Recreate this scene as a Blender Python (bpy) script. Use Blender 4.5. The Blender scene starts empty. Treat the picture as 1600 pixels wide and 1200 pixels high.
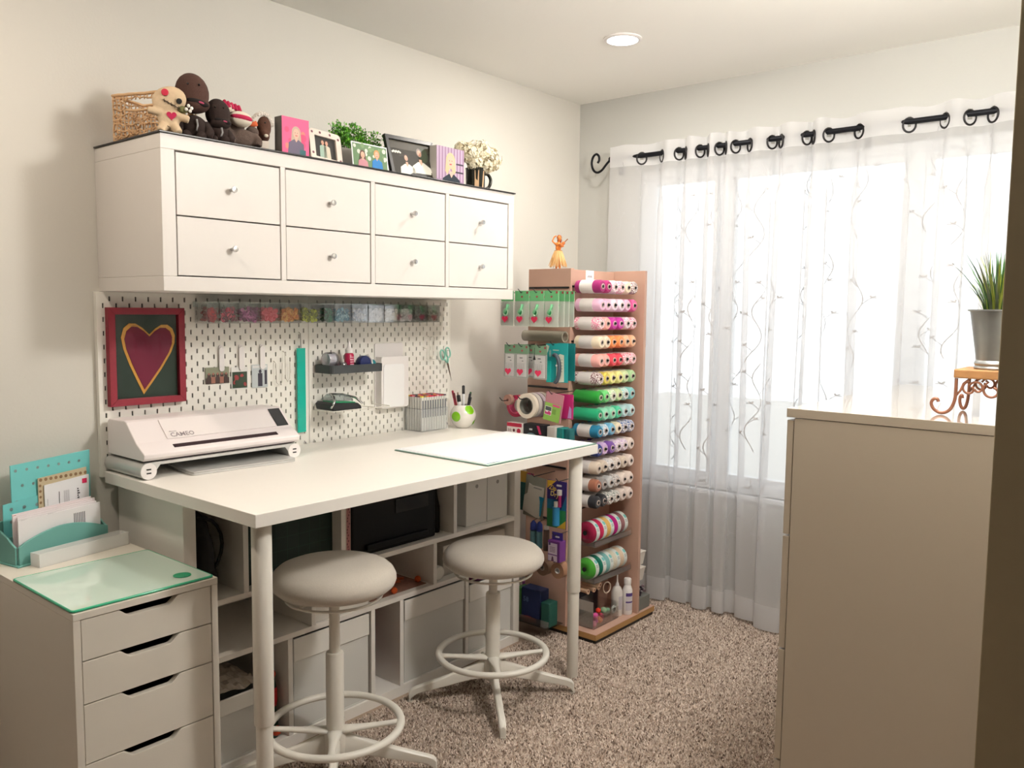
import bpy, bmesh, math, random
import numpy as np
from mathutils import Vector, Matrix
random.seed(7); rng = np.random.default_rng(7)
C = bpy.context.scene.collection
sc = bpy.context.scene
PI = math.pi

# ---------------- camera, world, exposure, lights ----------------
def _cam():
    yaw, pit, rol = math.radians(39.889), math.radians(-5.041), math.radians(0.611)
    fw = Vector((-math.sin(yaw)*math.cos(pit), math.cos(yaw)*math.cos(pit), math.sin(pit)))
    r = Vector((math.cos(yaw), math.sin(yaw), 0)); u = r.cross(fw)
    r2 = r*math.cos(rol)+u*math.sin(rol); u2 = -r*math.sin(rol)+u*math.cos(rol)
    cam = bpy.data.objects.new('camera', bpy.data.cameras.new('camera')); C.objects.link(cam)
    m = Matrix((r2, u2, -fw)).transposed().to_4x4(); m.translation = Vector((2.567, -1.28, 1.395))
    cam.matrix_world = m
    cam.data.sensor_width = 36; cam.data.lens = 36*1305/1600; cam.data.clip_start = 0.02
    sc.camera = cam
_cam()
sc.view_settings.view_transform = 'Standard'; sc.view_settings.look = 'None'
sc.view_settings.gamma = 1; sc.view_settings.use_curve_mapping = False
sc.view_settings.exposure = 0.45
sc.cycles.use_denoising = True
sc.cycles.max_bounces = 10; sc.cycles.diffuse_bounces = 5; sc.cycles.transparent_max_bounces = 16
sc.cycles.sample_clamp_indirect = 6.0
w = bpy.data.worlds.new('daylight'); sc.world = w; w.use_nodes = True
w.node_tree.nodes['Background'].inputs[0].default_value = (0.90, 0.96, 1.0, 1)
w.node_tree.nodes['Background'].inputs[1].default_value = 1.5

LAMP_W = 20.0
LAMPS = [(0.736, 1.559), (0.72, -0.80), (1.45, -1.9)]  # the last two are added out of view to brighten the room
LAMP_K = [0.35, 0.38, 0.03]
CEIL = 2.451
GLOBE_L = 82.0
def _lights():
    for (x, y), k in zip(LAMPS, LAMP_K):
        l = bpy.data.lights.new('ceiling_lamp_light', 'AREA'); l.shape = 'DISK'; l.size = 0.105
        l.energy = LAMP_W*k; l.color = (1.0, 0.93, 0.85) if y > 0 else (1.0, 0.86, 0.72)
        o = bpy.data.objects.new('ceiling_lamp_light', l); o.location = (x, y, CEIL-0.012); C.objects.link(o)
    l = bpy.data.lights.new('window_portal', 'AREA'); l.shape = 'RECTANGLE'; l.size = 1.75; l.size_y = 1.55
    l.cycles.is_portal = True
    o = bpy.data.objects.new('window_portal', l); o.location = (1.215, 2.46, 1.32); o.rotation_euler = (-PI/2, 0, 0); C.objects.link(o)
_lights()

# ---------------- materials ----------------
def S(r, g, b):
    f = lambda c: (c/255/12.92) if c/255 <= 0.04045 else ((c/255+0.055)/1.055)**2.4
    return (f(r), f(g), f(b), 1)
def mat(name, col, rough=0.5, metal=0.0, noise=0.0, nscale=30, bump=0.0, bscale=200, spec=0.5, emit=0, sheen=0, coat=0, alpha=1):
    m = bpy.data.materials.new(name); m.use_nodes = True
    nt = m.node_tree; b = nt.nodes['Principled BSDF']
    b.inputs['Base Color'].default_value = col; b.inputs['Roughness'].default_value = rough
    b.inputs['Metallic'].default_value = metal; b.inputs['Specular IOR Level'].default_value = spec
    b.inputs['Coat Weight'].default_value = coat; b.inputs['Sheen Weight'].default_value = sheen
    b.inputs['Alpha'].default_value = alpha
    tc = nt.nodes.new('ShaderNodeTexCoord')
    if noise:
        n = nt.nodes.new('ShaderNodeTexNoise'); n.inputs['Scale'].default_value = nscale; n.inputs['Detail'].default_value = 3
        nt.links.new(tc.outputs['Object'], n.inputs['Vector'])
        mx = nt.nodes.new('ShaderNodeMix'); mx.data_type = 'RGBA'
        mx.inputs['A'].default_value = tuple(c*(1-noise) for c in col[:3])+(1,)
        mx.inputs['B'].default_value = tuple(min(1, c*(1+noise)) for c in col[:3])+(1,)
        nt.links.new(n.outputs['Fac'], mx.inputs['Factor']); nt.links.new(mx.outputs['Result'], b.inputs['Base Color'])
    if bump:
        n2 = nt.nodes.new('ShaderNodeTexNoise'); n2.inputs['Scale'].default_value = bscale
        nt.links.new(tc.outputs['Object'], n2.inputs['Vector'])
        bp = nt.nodes.new('ShaderNodeBump'); bp.inputs['Strength'].default_value = bump; bp.inputs['Distance'].default_value = 0.002
        nt.links.new(n2.outputs['Fac'], bp.inputs['Height']); nt.links.new(bp.outputs['Normal'], b.inputs['Normal'])
    if emit:
        b.inputs['Emission Color'].default_value = col; b.inputs['Emission Strength'].default_value = emit
    return m
_mc = {}
def cm(r, g, b, rough=0.6, **k):
    key = (r, g, b, rough, tuple(sorted(k.items())))
    if key not in _mc: _mc[key] = mat('colour_%d_%d_%d' % (r, g, b), S(r, g, b), rough, **k)
    return _mc[key]
def twine(name, c1, c2, scale=260):
    m = mat(name, c1, 0.85); nt = m.node_tree; b = nt.nodes['Principled BSDF']
    tc = nt.nodes.new('ShaderNodeTexCoord'); wv = nt.nodes.new('ShaderNodeTexNoise')
    mp = nt.nodes.new('ShaderNodeMapping'); mp.inputs['Scale'].default_value = (1, 1, 1)
    wv.inputs['Scale'].default_value = scale; wv.inputs['Detail'].default_value = 1
    r = nt.nodes.new('ShaderNodeValToRGB'); r.color_ramp.elements[0].position = 0.46; r.color_ramp.elements[1].position = 0.54
    r.color_ramp.elements[0].color = c1; r.color_ramp.elements[1].color = c2
    nt.links.new(tc.outputs['Object'], mp.inputs['Vector']); nt.links.new(mp.outputs['Vector'], wv.inputs['Vector'])
    nt.links.new(wv.outputs['Fac'], r.inputs['Fac']); nt.links.new(r.outputs['Color'], b.inputs['Base Color'])
    return m
def clear(name, tint=(1, 1, 1, 1), gl=0.1, rough=0.05):
    m = bpy.data.materials.new(name); m.use_nodes = True; nt = m.node_tree; nt.nodes.clear()
    o = nt.nodes.new('ShaderNodeOutputMaterial'); t = nt.nodes.new('ShaderNodeBsdfTransparent'); t.inputs[0].default_value = tint
    g = nt.nodes.new('ShaderNodeBsdfGlossy'); g.inputs['Roughness'].default_value = rough
    mx = nt.nodes.new('ShaderNodeMixShader'); fr = nt.nodes.new('ShaderNodeFresnel'); fr.inputs[0].default_value = 1.55
    ad = nt.nodes.new('ShaderNodeMath'); ad.operation = 'MULTIPLY_ADD'; ad.inputs[1].default_value = 0.45; ad.inputs[2].default_value = gl
    nt.links.new(fr.outputs[0], ad.inputs[0]); nt.links.new(ad.outputs[0], mx.inputs[0])
    nt.links.new(t.outputs[0], mx.inputs[1]); nt.links.new(g.outputs[0], mx.inputs[2]); nt.links.new(mx.outputs[0], o.inputs[0])
    return m

WHITE = mat('white_lacquer', S(238, 234, 227), 0.42, noise=0.01)
WHITE_M = mat('white_metal_paint', S(232, 228, 218), 0.35, noise=0.01)
WHITE_P = mat('white_plastic', S(236, 232, 230), 0.35)
BOARD = mat('pegboard_white', S(240, 238, 230), 0.6, noise=0.01)
BLACK = mat('black_plastic', S(18, 18, 20), 0.4)
DARK = mat('dark_interior', S(28, 26, 25), 0.8)
IRON = mat('black_iron', S(22, 24, 30), 0.45, metal=0.6)
CHROME = mat('chrome', S(200, 200, 200), 0.2, metal=1.0)
WOODP = mat('pink_beige_laminate', S(190, 154, 136), 0.5, noise=0.05, nscale=12)
WOODE = mat('raw_board_edge', S(176, 134, 84), 0.8, noise=0.25, nscale=300)
CLEAR = clear('clear_acrylic', (0.985, 0.99, 0.99, 1), 0.02)
CLEARBAG = clear('clear_bag', (0.9, 0.9, 0.9, 1), 0.12, 0.15)
PAPER = mat('white_paper', S(243, 243, 246), 0.7)
TEAL = mat('teal_paint', S(112, 172, 164), 0.55, noise=0.02)

# ---------------- mesh helpers ----------------
def cr(pts, n=4):
    P = [Vector(p) for p in pts]; out = []
    for i in range(len(P)-1):
        a, b, c, d = P[max(i-1, 0)], P[i], P[i+1], P[min(i+2, len(P)-1)]
        for k in range(n):
            t = k/n; out.append(0.5*((2*b)+(c-a)*t+(2*a-5*b+4*c-d)*t*t+(3*b-a-3*c+d)*t**3))
    return out+[P[-1]]
class MB:
    def __init__(s): s.v = []; s.f = []; s.m = []
    def add(s, vs, fs, m=0):
        o = len(s.v); s.v.extend([tuple(p) for p in vs])
        for f in fs: s.f.append(tuple(i+o for i in f)); s.m.append(m)
        return s
    def box(s, x0, y0, z0, x1, y1, z1, m=0, M=None):
        vs = [Vector((x, y, z)) for x in (x0, x1) for y in (y0, y1) for z in (z0, z1)]
        if M is not None: vs = [M @ p for p in vs]
        return s.add(vs, [(0, 1, 3, 2), (4, 6, 7, 5), (0, 4, 5, 1), (2, 3, 7, 6), (0, 2, 6, 4), (1, 5, 7, 3)], m)
    def ring(s, rings, m=0, cap=True, close=False):
        n = len(rings[0]); o = len(s.v)
        for r in rings: s.v.extend([tuple(p) for p in r])
        k = len(rings)
        for i in range(k if close else k-1):
            a = o+i*n; b = o+((i+1) % k)*n
            for j in range(n):
                s.f.append((a+j, a+(j+1) % n, b+(j+1) % n, b+j)); s.m.append(m)
        if cap and not close:
            s.f.append(tuple(o+j for j in range(n))[::-1]); s.m.append(m)
            s.f.append(tuple(o+(k-1)*n+j for j in range(n))); s.m.append(m)
        return s
    def cyl(s, p0, p1, r0, r1=None, n=16, m=0, cap=True):
        return s.tube([p0, p1], [r0, r0 if r1 is None else r1], n, m, cap)
    def tube(s, pts, r, n=8, m=0, cap=True, close=False, sx=1.0):
        pts = [Vector(p) for p in pts]; k = len(pts)
        rs = r if isinstance(r, (list, tuple)) else [r]*k
        rings = []; up = None
        for i, p in enumerate(pts):
            if close: t = pts[(i+1) % k]-pts[i-1]
            else: t = pts[min(i+1, k-1)]-pts[max(i-1, 0)]
            t.normalize()
            if up is None:
                up = Vector((0, 0, 1)) if abs(t.z) < 0.9 else Vector((1, 0, 0))
            a = up-t*up.dot(t)
            if a.length < 1e-5: a = t.orthogonal()
            a.normalize(); up = a; b = t.cross(a)
            rings.append([p+a*(rs[i]*math.cos(2*PI*j/n))+b*(rs[i]*sx*math.sin(2*PI*j/n)) for j in range(n)])
        return s.ring(rings, m, cap, close)
    def lathe(s, prof, n=24, m=0, c=(0, 0, 0), ax='z', cap=True, M=None):
        rings = []
        for r, z in prof:
            ring = []
            for j in range(n):
                a = 2*PI*j/n; p = (r*math.cos(a), r*math.sin(a), z)
                if ax == 'x': p = (p[2], p[0], p[1])
                if ax == 'y': p = (p[1], p[2], p[0])
                p = Vector(p)
                if M is not None: p = M @ p
                ring.append(p+Vector(c))
            rings.append(ring)
        return s.ring(rings, m, cap)
    def ell(s, c, r, nu=16, nv=10, m=0, M=None):
        if isinstance(r, (int, float)): r = (r, r, r)
        vs = [Vector((0, 0, -1))]
        for i in range(1, nv):
            ph = -PI/2+PI*i/nv
            for j in range(nu):
                a = 2*PI*j/nu; vs.append(Vector((math.cos(ph)*math.cos(a), math.cos(ph)*math.sin(a), math.sin(ph))))
        vs.append(Vector((0, 0, 1)))
        vs = [Vector((p.x*r[0], p.y*r[1], p.z*r[2])) for p in vs]
        if M is not None: vs = [M @ p for p in vs]
        vs = [p+Vector(c) for p in vs]; fs = []
        for j in range(nu): fs.append((0, 1+(j+1) % nu, 1+j))
        for i in range(nv-2):
            for j in range(nu):
                a = 1+i*nu; b = a+nu; fs.append((a+j, a+(j+1) % nu, b+(j+1) % nu, b+j))
        e = len(vs)-1; a = 1+(nv-2)*nu
        for j in range(nu): fs.append((a+j, a+(j+1) % nu, e))
        return s.add(vs, fs, m)
    def prism(s, poly, fn, d0, d1, m=0):
        """poly: 2D outline; fn(u, v, d) -> 3D point; extruded from d0 to d1"""
        n = len(poly)
        vs = [fn(u, v, d0) for u, v in poly]+[fn(u, v, d1) for u, v in poly]
        fs = [tuple(range(n))[::-1], tuple(range(n, 2*n))]+[(i, (i+1) % n, n+(i+1) % n, n+i) for i in range(n)]
        return s.add(vs, fs, m)
    def plate(s, poly, fn, d, m=0):
        return s.add([fn(u, v, d) for u, v in poly], [tuple(range(len(poly)))], m)

def mkmesh(name, mb, mats, off=(0, 0, 0), smooth=False):
    me = bpy.data.meshes.new(name); off = Vector(off)
    me.from_pydata([Vector(p)-off for p in mb.v], [], mb.f)
    if not isinstance(mats, (list, tuple)): mats = [mats]
    for m in mats: me.materials.append(m)
    me.polygons.foreach_set('material_index', mb.m)
    if smooth: me.polygons.foreach_set('use_smooth', [True]*len(me.polygons))
    me.update()
    bm = bmesh.new(); bm.from_mesh(me); bmesh.ops.recalc_face_normals(bm, faces=bm.faces); bm.to_mesh(me); bm.free()
    return me
def autos(o, ang=40):
    me = o.data
    bm = bmesh.new(); bm.from_mesh(me)
    for f in bm.faces: f.smooth = True
    for e in bm.edges:
        if len(e.link_faces) == 2 and e.calc_face_angle(0) > math.radians(ang): e.smooth = False
    bm.to_mesh(me); bm.free()
def obj(name, mb, mats, parent=None, off=(0, 0, 0), smooth=False, bevel=0, auto=False, kind=None, label=None):
    o = bpy.data.objects.new(name, mkmesh(name, mb, mats, off, smooth)); C.objects.link(o)
    if parent is not None: o.parent = parent
    if auto: autos(o)
    if bevel:
        b = o.modifiers.new('bevel', 'BEVEL'); b.width = bevel; b.segments = 2; b.limit_method = 'ANGLE'; b.angle_limit = math.radians(50)
    if kind: o['kind'] = kind
    if label: o['label'] = label
    return o
def tag(o, label, cat, group=None):
    o['label'] = label; o['category'] = cat
    if group: o['group'] = group
    return o
class T:
    """a thing: an Empty at its base; parts are given in world coordinates when world=True, else in the thing's own"""
    def __init__(s, name, label, cat, loc=(0, 0, 0), rz=0, group=None, local=False):
        s.o = bpy.data.objects.new(name, None); C.objects.link(s.o); s.o.location = loc; s.o.rotation_euler = (0, 0, rz)
        s.o.empty_display_size = 0.05; s.off = (0, 0, 0) if local else loc; tag(s.o, label, cat, group)
    def part(s, name, mb, mats, parent=None, **k):
        return obj(name, mb, mats, parent if parent is not None else s.o, s.off, **k)
def single(name, mb, mats, label, cat, group=None, **k):
    xs = np.array([tuple(p) for p in mb.v]); c = (xs.min(0)+xs.max(0))/2; c[2] = xs[:, 2].min()
    o = obj(name, mb, mats, None, c, **k); o.location = c; return tag(o, label, cat, group)
def struct(name, mb, m, **k):
    o = obj(name, mb, m, **k); o['kind'] = 'structure'; return o
def dup(root, loc=None, label=None, group=None, rz=None):
    r = root.copy(); C.objects.link(r)
    if loc is not None: r.location = loc
    if rz is not None: r.rotation_euler = (0, 0, rz)
    if label: r['label'] = label
    if group: r['group'] = group
    for ch in list(root.children):
        c = ch.copy(); C.objects.link(c); c.parent = r
        for g in list(ch.children):
            d = g.copy(); C.objects.link(d); d.parent = c
    return r
def textmesh(txt, size, name='lettering', extr=0.0, bold=0.0):
    cu = bpy.data.curves.new('t', 'FONT'); cu.body = txt; cu.size = size; cu.extrude = extr; cu.offset = size*0.02; cu.resolution_u = 2
    o = bpy.data.objects.new('t', cu); C.objects.link(o)
    dg = bpy.context.evaluated_depsgraph_get(); me = bpy.data.meshes.new_from_object(o.evaluated_get(dg))
    bpy.data.objects.remove(o); me.name = name; return me
def text(txt, size, m, parent, origin, U, V, name='lettering'):
    me = textmesh(txt, size); me.materials.clear(); me.materials.append(m)
    U = Vector(U).normalized(); V = Vector(V).normalized(); N = U.cross(V)
    q = parent
    while q.parent is not None: q = q.parent
    M = Matrix((U, V, N)).transposed().to_4x4(); M.translation = Vector(origin)-q.location; me.transform(M)
    o = bpy.data.objects.new(name, me); C.objects.link(o); o.parent = parent; return o
def circ(cu, cv, ru, rv=None, n=18, a0=0, a1=2*PI, rot=0):
    rv = ru if rv is None else rv; full = abs(a1-a0-2*PI) < 1e-6; k = n if full else n+1
    return [(cu+ru*math.cos(a0+(a1-a0)*i/n)*math.cos(rot)-rv*math.sin(a0+(a1-a0)*i/n)*math.sin(rot),
             cv+ru*math.cos(a0+(a1-a0)*i/n)*math.sin(rot)+rv*math.sin(a0+(a1-a0)*i/n)*math.cos(rot)) for i in range(k)]
def rect(u0, v0, u1, v1): return [(u0, v0), (u1, v0), (u1, v1), (u0, v1)]
def heart(cu, cv, s, n=28, hh=1.0):
    out = []
    for i in range(n):
        t = 2*PI*i/n
        out.append((cu+s*16*math.sin(t)**3/16, cv+hh*s*(13*math.cos(t)-5*math.cos(2*t)-2*math.cos(3*t)-math.cos(4*t))/16))
    return out
def rounded(u0, v0, u1, v1, r, n=4):
    out = []
    for cu, cv, a in ((u1-r, v1-r, 0), (u0+r, v1-r, PI/2), (u0+r, v0+r, PI), (u1-r, v0+r, 1.5*PI)):
        for i in range(n+1): out.append((cu+r*math.cos(a+PI/2*i/n), cv+r*math.sin(a+PI/2*i/n)))
    return out
def frame_fn(O, U, V):
    O = Vector(O); U = Vector(U).normalized(); V = Vector(V).normalized(); N = U.cross(V)
    return lambda u, v, d=0: O+U*u+V*v+N*d
YZ = lambda x: (lambda u, v, d=0: Vector((x+d, u, v)))   # u = y, v = z, facing +x
XZ = lambda y: (lambda u, v, d=0: Vector((u, y-d, v)))   # u = x, v = z, facing -y
def shape(name, blobs, m, parent, off, vox=0.004, sm=4, label=None):
    """one continuous body out of overlapping ellipsoids"""
    mb = MB()
    for b in blobs:
        if b[0] == 't': mb.tube(b[1], b[2], 10)
        else:
            M = b[3] if len(b) > 3 else None
            mb.ell(b[1], b[2], 14, 10, 0, M)
    o = obj(name, mb, m, parent, off, smooth=True, label=label)
    r = o.modifiers.new('remesh', 'REMESH'); r.mode = 'VOXEL'; r.voxel_size = vox; r.use_smooth_shade = True
    s = o.modifiers.new('smooth', 'SMOOTH'); s.factor = 0.5; s.iterations = sm
    return o

# ---------------- the room ----------------
XR, YB, YW = 2.30, 2.316, 0.325     # right wall, window wall, end of the right wall
WX0, WX1, WZ0, WZ1 = 0.36, 2.07, 0.56, 2.085
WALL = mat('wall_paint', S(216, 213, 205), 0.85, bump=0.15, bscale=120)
WALLB = mat('wall_paint_backlit', S(196, 196, 191), 0.85, bump=0.15, bscale=120)  # same paint as the other walls, greyed because this one is backlit
CEILM = mat('ceiling_paint', S(246, 245, 240), 0.9, bump=0.15, bscale=90)
HALL = mat('hall_shade_tone', S(50, 43, 31), 0.9, bump=0.1, bscale=120)  # gloom of the unlit hall put into the wall colour
CARP = mat('carpet_base', S(164, 144, 128), 0.95, noise=0.35, nscale=220)
struct('wall_left', MB().box(-0.12, -3.0, 0, 0, YB+0.12, CEIL), WALL)
wb = MB()
wb.box(0, YB, 0, WX0, YB+0.12, CEIL); wb.box(WX1, YB, 0, XR+0.12, YB+0.12, CEIL)
wb.box(WX0, YB, 0, WX1, YB+0.12, WZ0); wb.box(WX0, YB, WZ1, WX1, YB+0.12, CEIL)
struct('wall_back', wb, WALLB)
struct('wall_right', MB().box(XR, YW, 0, XR+0.12, YB, CEIL), WALL)
struct('wall_end_cap', MB().box(XR-0.003, YW-0.016, 0, XR+0.121, YW-0.0005, CEIL), mat('wall_end_shade', S(156, 142, 114), 0.7, noise=0.05), bevel=0.002)  # cap added over the pale wall end, hall shade in its colour
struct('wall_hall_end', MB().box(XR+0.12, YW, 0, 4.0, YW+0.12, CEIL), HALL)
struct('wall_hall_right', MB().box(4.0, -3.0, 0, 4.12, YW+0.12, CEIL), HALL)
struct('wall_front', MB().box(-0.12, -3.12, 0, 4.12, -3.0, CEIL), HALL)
struct('ceiling', MB().box(-0.12, -3.12, CEIL, 4.12, YB+0.12, CEIL+0.1), CEILM)
struct('floor', MB().box(-0.12, -3.12, -0.1, 4.12, YB+0.12, 0.0), CARP)
struct('baseboard_left', MB().box(0, -3.0, 0, 0.012, YB, 0.085), WHITE, bevel=0.003)
struct('baseboard_back', MB().box(0.012, YB-0.012, 0, XR, YB, 0.085), WHITE, bevel=0.003)
# carpet pile: short two-tone tufts
def carpet():
    x0, x1, y0, y1, st = 0.42, 2.28, -0.75, 2.29, 0.0062
    nx, ny = int((x1-x0)/st), int((y1-y0)/st); N = nx*ny
    gx, gy = np.meshgrid(np.arange(nx), np.arange(ny)); px = x0+(gx.ravel()+0.5)*st; py = y0+(gy.ravel()+0.5)*st
    px = px+rng.uniform(-.5, .5, N)*st; py = py+rng.uniform(-.5, .5, N)*st
    a = rng.uniform(0, 2*PI, N); r = rng.uniform(0.0030, 0.0050, N); h = rng.uniform(0.004, 0.011, N)
    V = np.zeros((N, 4, 3)); 
    for k in range(3):
        V[:, k, 0] = px+r*np.cos(a+k*2*PI/3); V[:, k, 1] = py+r*np.sin(a+k*2*PI/3); V[:, k, 2] = 0.0005
    V[:, 3, 0] = px+rng.uniform(-.005, .005, N); V[:, 3, 1] = py+rng.uniform(-.005, .005, N); V[:, 3, 2] = h
    keep = ~(((px > 1.72) & (py > 0.85) & (py < 1.89)) | ((px < 0.672) & (py > 1.553) & (py < 2.04)) | ((px < 0.645) & (py < -0.14) & (py > -0.52)))
    V = V[keep]; N = len(V)
    b = np.arange(N)[:, None]*4
    F = np.concatenate([b+np.array([[0, 1, 3]]), b+np.array([[1, 2, 3]]), b+np.array([[2, 0, 3]])], 1).reshape(-1, 3)
    me = bpy.data.meshes.new('carpet_pile'); me.from_pydata(V.reshape(-1, 3), [], F.tolist())
    at = me.color_attributes.new('tuft', 'FLOAT_COLOR', 'POINT')
    pal = np.array([S(222, 208, 196), S(206, 191, 178), S(188, 172, 159), S(158, 142, 130), S(124, 108, 98)])
    c = pal[rng.choice(5, N, p=[.32, .28, .20, .13, .07])]
    at.data.foreach_set('color', np.repeat(c, 4, 0).ravel())
    m = mat('carpet_tufts', (1, 1, 1, 1), 0.95, spec=0.1); nt = m.node_tree; an = nt.nodes.new('ShaderNodeAttribute'); an.attribute_name = 'tuft'
    nt.links.new(an.outputs['Color'], nt.nodes['Principled BSDF'].inputs['Base Color'])
    me.materials.append(m); o = bpy.data.objects.new('carpet_pile', me); C.objects.link(o)
    o['kind'] = 'stuff'; tag(o, 'speckled beige and brown cut pile carpet covering the floor', 'carpet')
carpet()

# window: frame, three sashes with panes, sill
def window():
    FR = mat('window_frame_white', S(240, 242, 244), 0.4); GL = clear('window_glass', (0.97, 0.98, 0.98, 1), 0.02)
    root = bpy.data.objects.new('window_1', None); C.objects.link(root); root['kind'] = 'structure'
    y0, y1 = YB+0.03, YB+0.09; t = 0.045
    m = MB(); m.box(WX0, y0, WZ0, WX1, y1, WZ0+t); m.box(WX0, y0, WZ1-t, WX1, y1, WZ1); m.box(WX0, y0, WZ0+t, WX0+t, y1, WZ1-t); m.box(WX1-t, y0, WZ0+t, WX1, y1, WZ1-t)
    obj('frame', m, FR, root, bevel=0.003)
    xs = [WX0+t, 0.80, 1.63, WX1-t]
    for x in xs[1:3]: obj('mullion', MB().box(x-0.025, y0, WZ0+t, x+0.025, y1, WZ1-t), FR, root, bevel=0.003)
    for i in range(3):
        a, b = xs[i]+(0 if i == 0 else 0.025), xs[i+1]-(0 if i == 2 else 0.025)
        m = MB(); s = 0.03; z0, z1 = WZ0+t, WZ1-t
        m.box(a, y0+.01, z0, b, y1-.01, z0+s); m.box(a, y0+.01, z1-s, b, y1-.01, z1); m.box(a, y0+.01, z0+s, a+s, y1-.01, z1-s); m.box(b-s, y0+.01, z0+s, b, y1-.01, z1-s)
        sh = obj('sash', m, FR, root, bevel=0.002)
        g = MB().add([(a+s, y0+.03, z0+s), (b-s, y0+.03, z0+s), (b-s, y0+.03, z1-s), (a+s, y0+.03, z1-s)], [(0, 1, 2, 3)])
        obj('pane', g, GL, sh)
    struct('trim_1', MB().box(WX0-0.02, YB-0.02, WZ0-0.022, WX1+0.02, YB+0.03, WZ0), FR, bevel=0.004)
window()
struct('ground_outside', MB().box(-6, YB+0.13, -0.35, 9, 14, -0.25), mat('pale_patio', S(196, 192, 184), 0.8, noise=0.1, nscale=3))

# ---------------- recessed ceiling lamps, two of them added for fill light ----------------
def lamps():
    EM = mat('lamp_lens', (1, 0.96, 0.9, 1), 0.5, emit=9); first = None
    names = ['round recessed ceiling lamp, lit, above the twine rack end of the room', 'added unseen recessed lamp above the drawer unit end of the room', 'added unseen recessed lamp farthest from the window']
    for i, (x, y) in enumerate(LAMPS):
        if i == 0:
            t = T('ceiling_light', names[0], 'ceiling light', (0, 0, 0), local=True)
            t.part('trim_ring', MB().ring([[Vector((r*math.cos(a), r*math.sin(a), z)) for r, z in ((0.060, 0), (0.075, 0), (0.075, -0.004), (0.066, -0.009), (0.060, -0.008))] for a in [2*PI*i/32 for i in range(32)]], close=True), WHITE_P, auto=True)
            t.part('lens', MB().lathe([(0.001, -0.004), (0.060, -0.004), (0.060, -0.002), (0.001, -0.002)], 32), EM)
            first = t.o; first.location = (x, y, CEIL); first['group'] = 'recessed ceiling lamps'
        else: dup(first, (x, y, CEIL), names[i])
lamps()
def globe():  # lamp added out of view to brighten the ceiling and upper walls
    x, y = 2.06, 0.72
    t = T('added_globe_lamp', 'added unseen globe ceiling lamp above the carpet, near the pale chest', 'ceiling light', (x, y, CEIL-0.27), local=True)
    t.part('canopy', MB().lathe([(0.001, 0.2695), (0.085, 0.2695), (0.07, 0.25), (0.012, 0.245), (0.012, 0.15), (0.001, 0.15)], 32), WHITE_P, auto=True)
    gm = bpy.data.materials.new('fill_glow'); gm.use_nodes = True; nt = gm.node_tree; nt.nodes.clear(); o = nt.nodes.new('ShaderNodeOutputMaterial'); e = nt.nodes.new('ShaderNodeEmission')
    e.inputs[0].default_value = (1.0, 0.955, 0.90, 1); e.inputs[1].default_value = GLOBE_L; nt.links.new(e.outputs[0], o.inputs[0])
    t.part('fill_globe', MB().ell((0, 0, 0.045), (0.14, 0.14, 0.11), 24, 12), gm, smooth=True)
globe()

# ---------------- wall cabinet ----------------
CY0, CY1, CZ0, CZ1, CX = -0.145, 1.325, 1.438, 1.857, 0.39
def cabinet():
    WHITE = mat('cabinet_white', S(224, 219, 214), 0.42, noise=0.01)
    t = T('wall_cabinet', 'long white wall cabinet with eight small drawers above the pegboard', 'cabinet', (0, CY0, CZ0))
    k = 0.040
    m = MB(); m.box(0.001, CY0, CZ1-k, CX, CY1, CZ1); m.box(0.001, CY0, CZ0, CX, CY1, CZ0+k)
    m.box(0.001, CY0, CZ0+k, CX, CY0+k, CZ1-k); m.box(0.001, CY1-k*.8, CZ0+k, CX, CY1, CZ1-k); m.box(0.001, CY0+k, CZ0+k, 0.012, CY1-k, CZ1-k)
    t.part('body', m, WHITE, bevel=0.0015)
    cols = [(-0.103, 0.229), (0.247, 0.582), (0.600, 0.937), (0.955, 1.291)]
    for i in range(3):
        a = (cols[i][1]+cols[i+1][0])/2
        t.part('divider', MB().box(0.012, a-0.0085, CZ0+k, CX, a+0.0085, CZ1-k), WHITE, bevel=0.001)
    zs = [(CZ0+k+0.0035, 1.641), (1.645, CZ1-k-0.005)]
    kn = MB().lathe([(0.001, 0), (0.005, 0), (0.004, 0.010), (0.008, 0.014), (0.0092, 0.019), (0.008, 0.023), (0.001, 0.024)], 16, ax='x')
    for a, b in cols:
        for z0, z1 in zs:
            g = 0.0022
            d = t.part('drawer', MB().box(0.05, a+g, z0, CX-0.002, b-g, z1), WHITE, bevel=0.001)
            km = MB(); km.v = [(p[0]+CX-0.002, p[1]+(a+b)/2, p[2]+(z0+z1)/2) for p in kn.v]; km.f = kn.f; km.m = kn.m
            t.part('knob', km, CHROME, parent=d, auto=True)
    single('black_board', MB().box(0.003, CY0-0.004, CZ1+0.0003, CX+0.006, CY1+0.004, CZ1+0.005), mat('black_sheet', S(20, 18, 20), 0.35),
           'thin black board covering the top of the wall cabinet', 'board', bevel=0.001)
cabinet()
ZT = CZ1+0.0053

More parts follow.
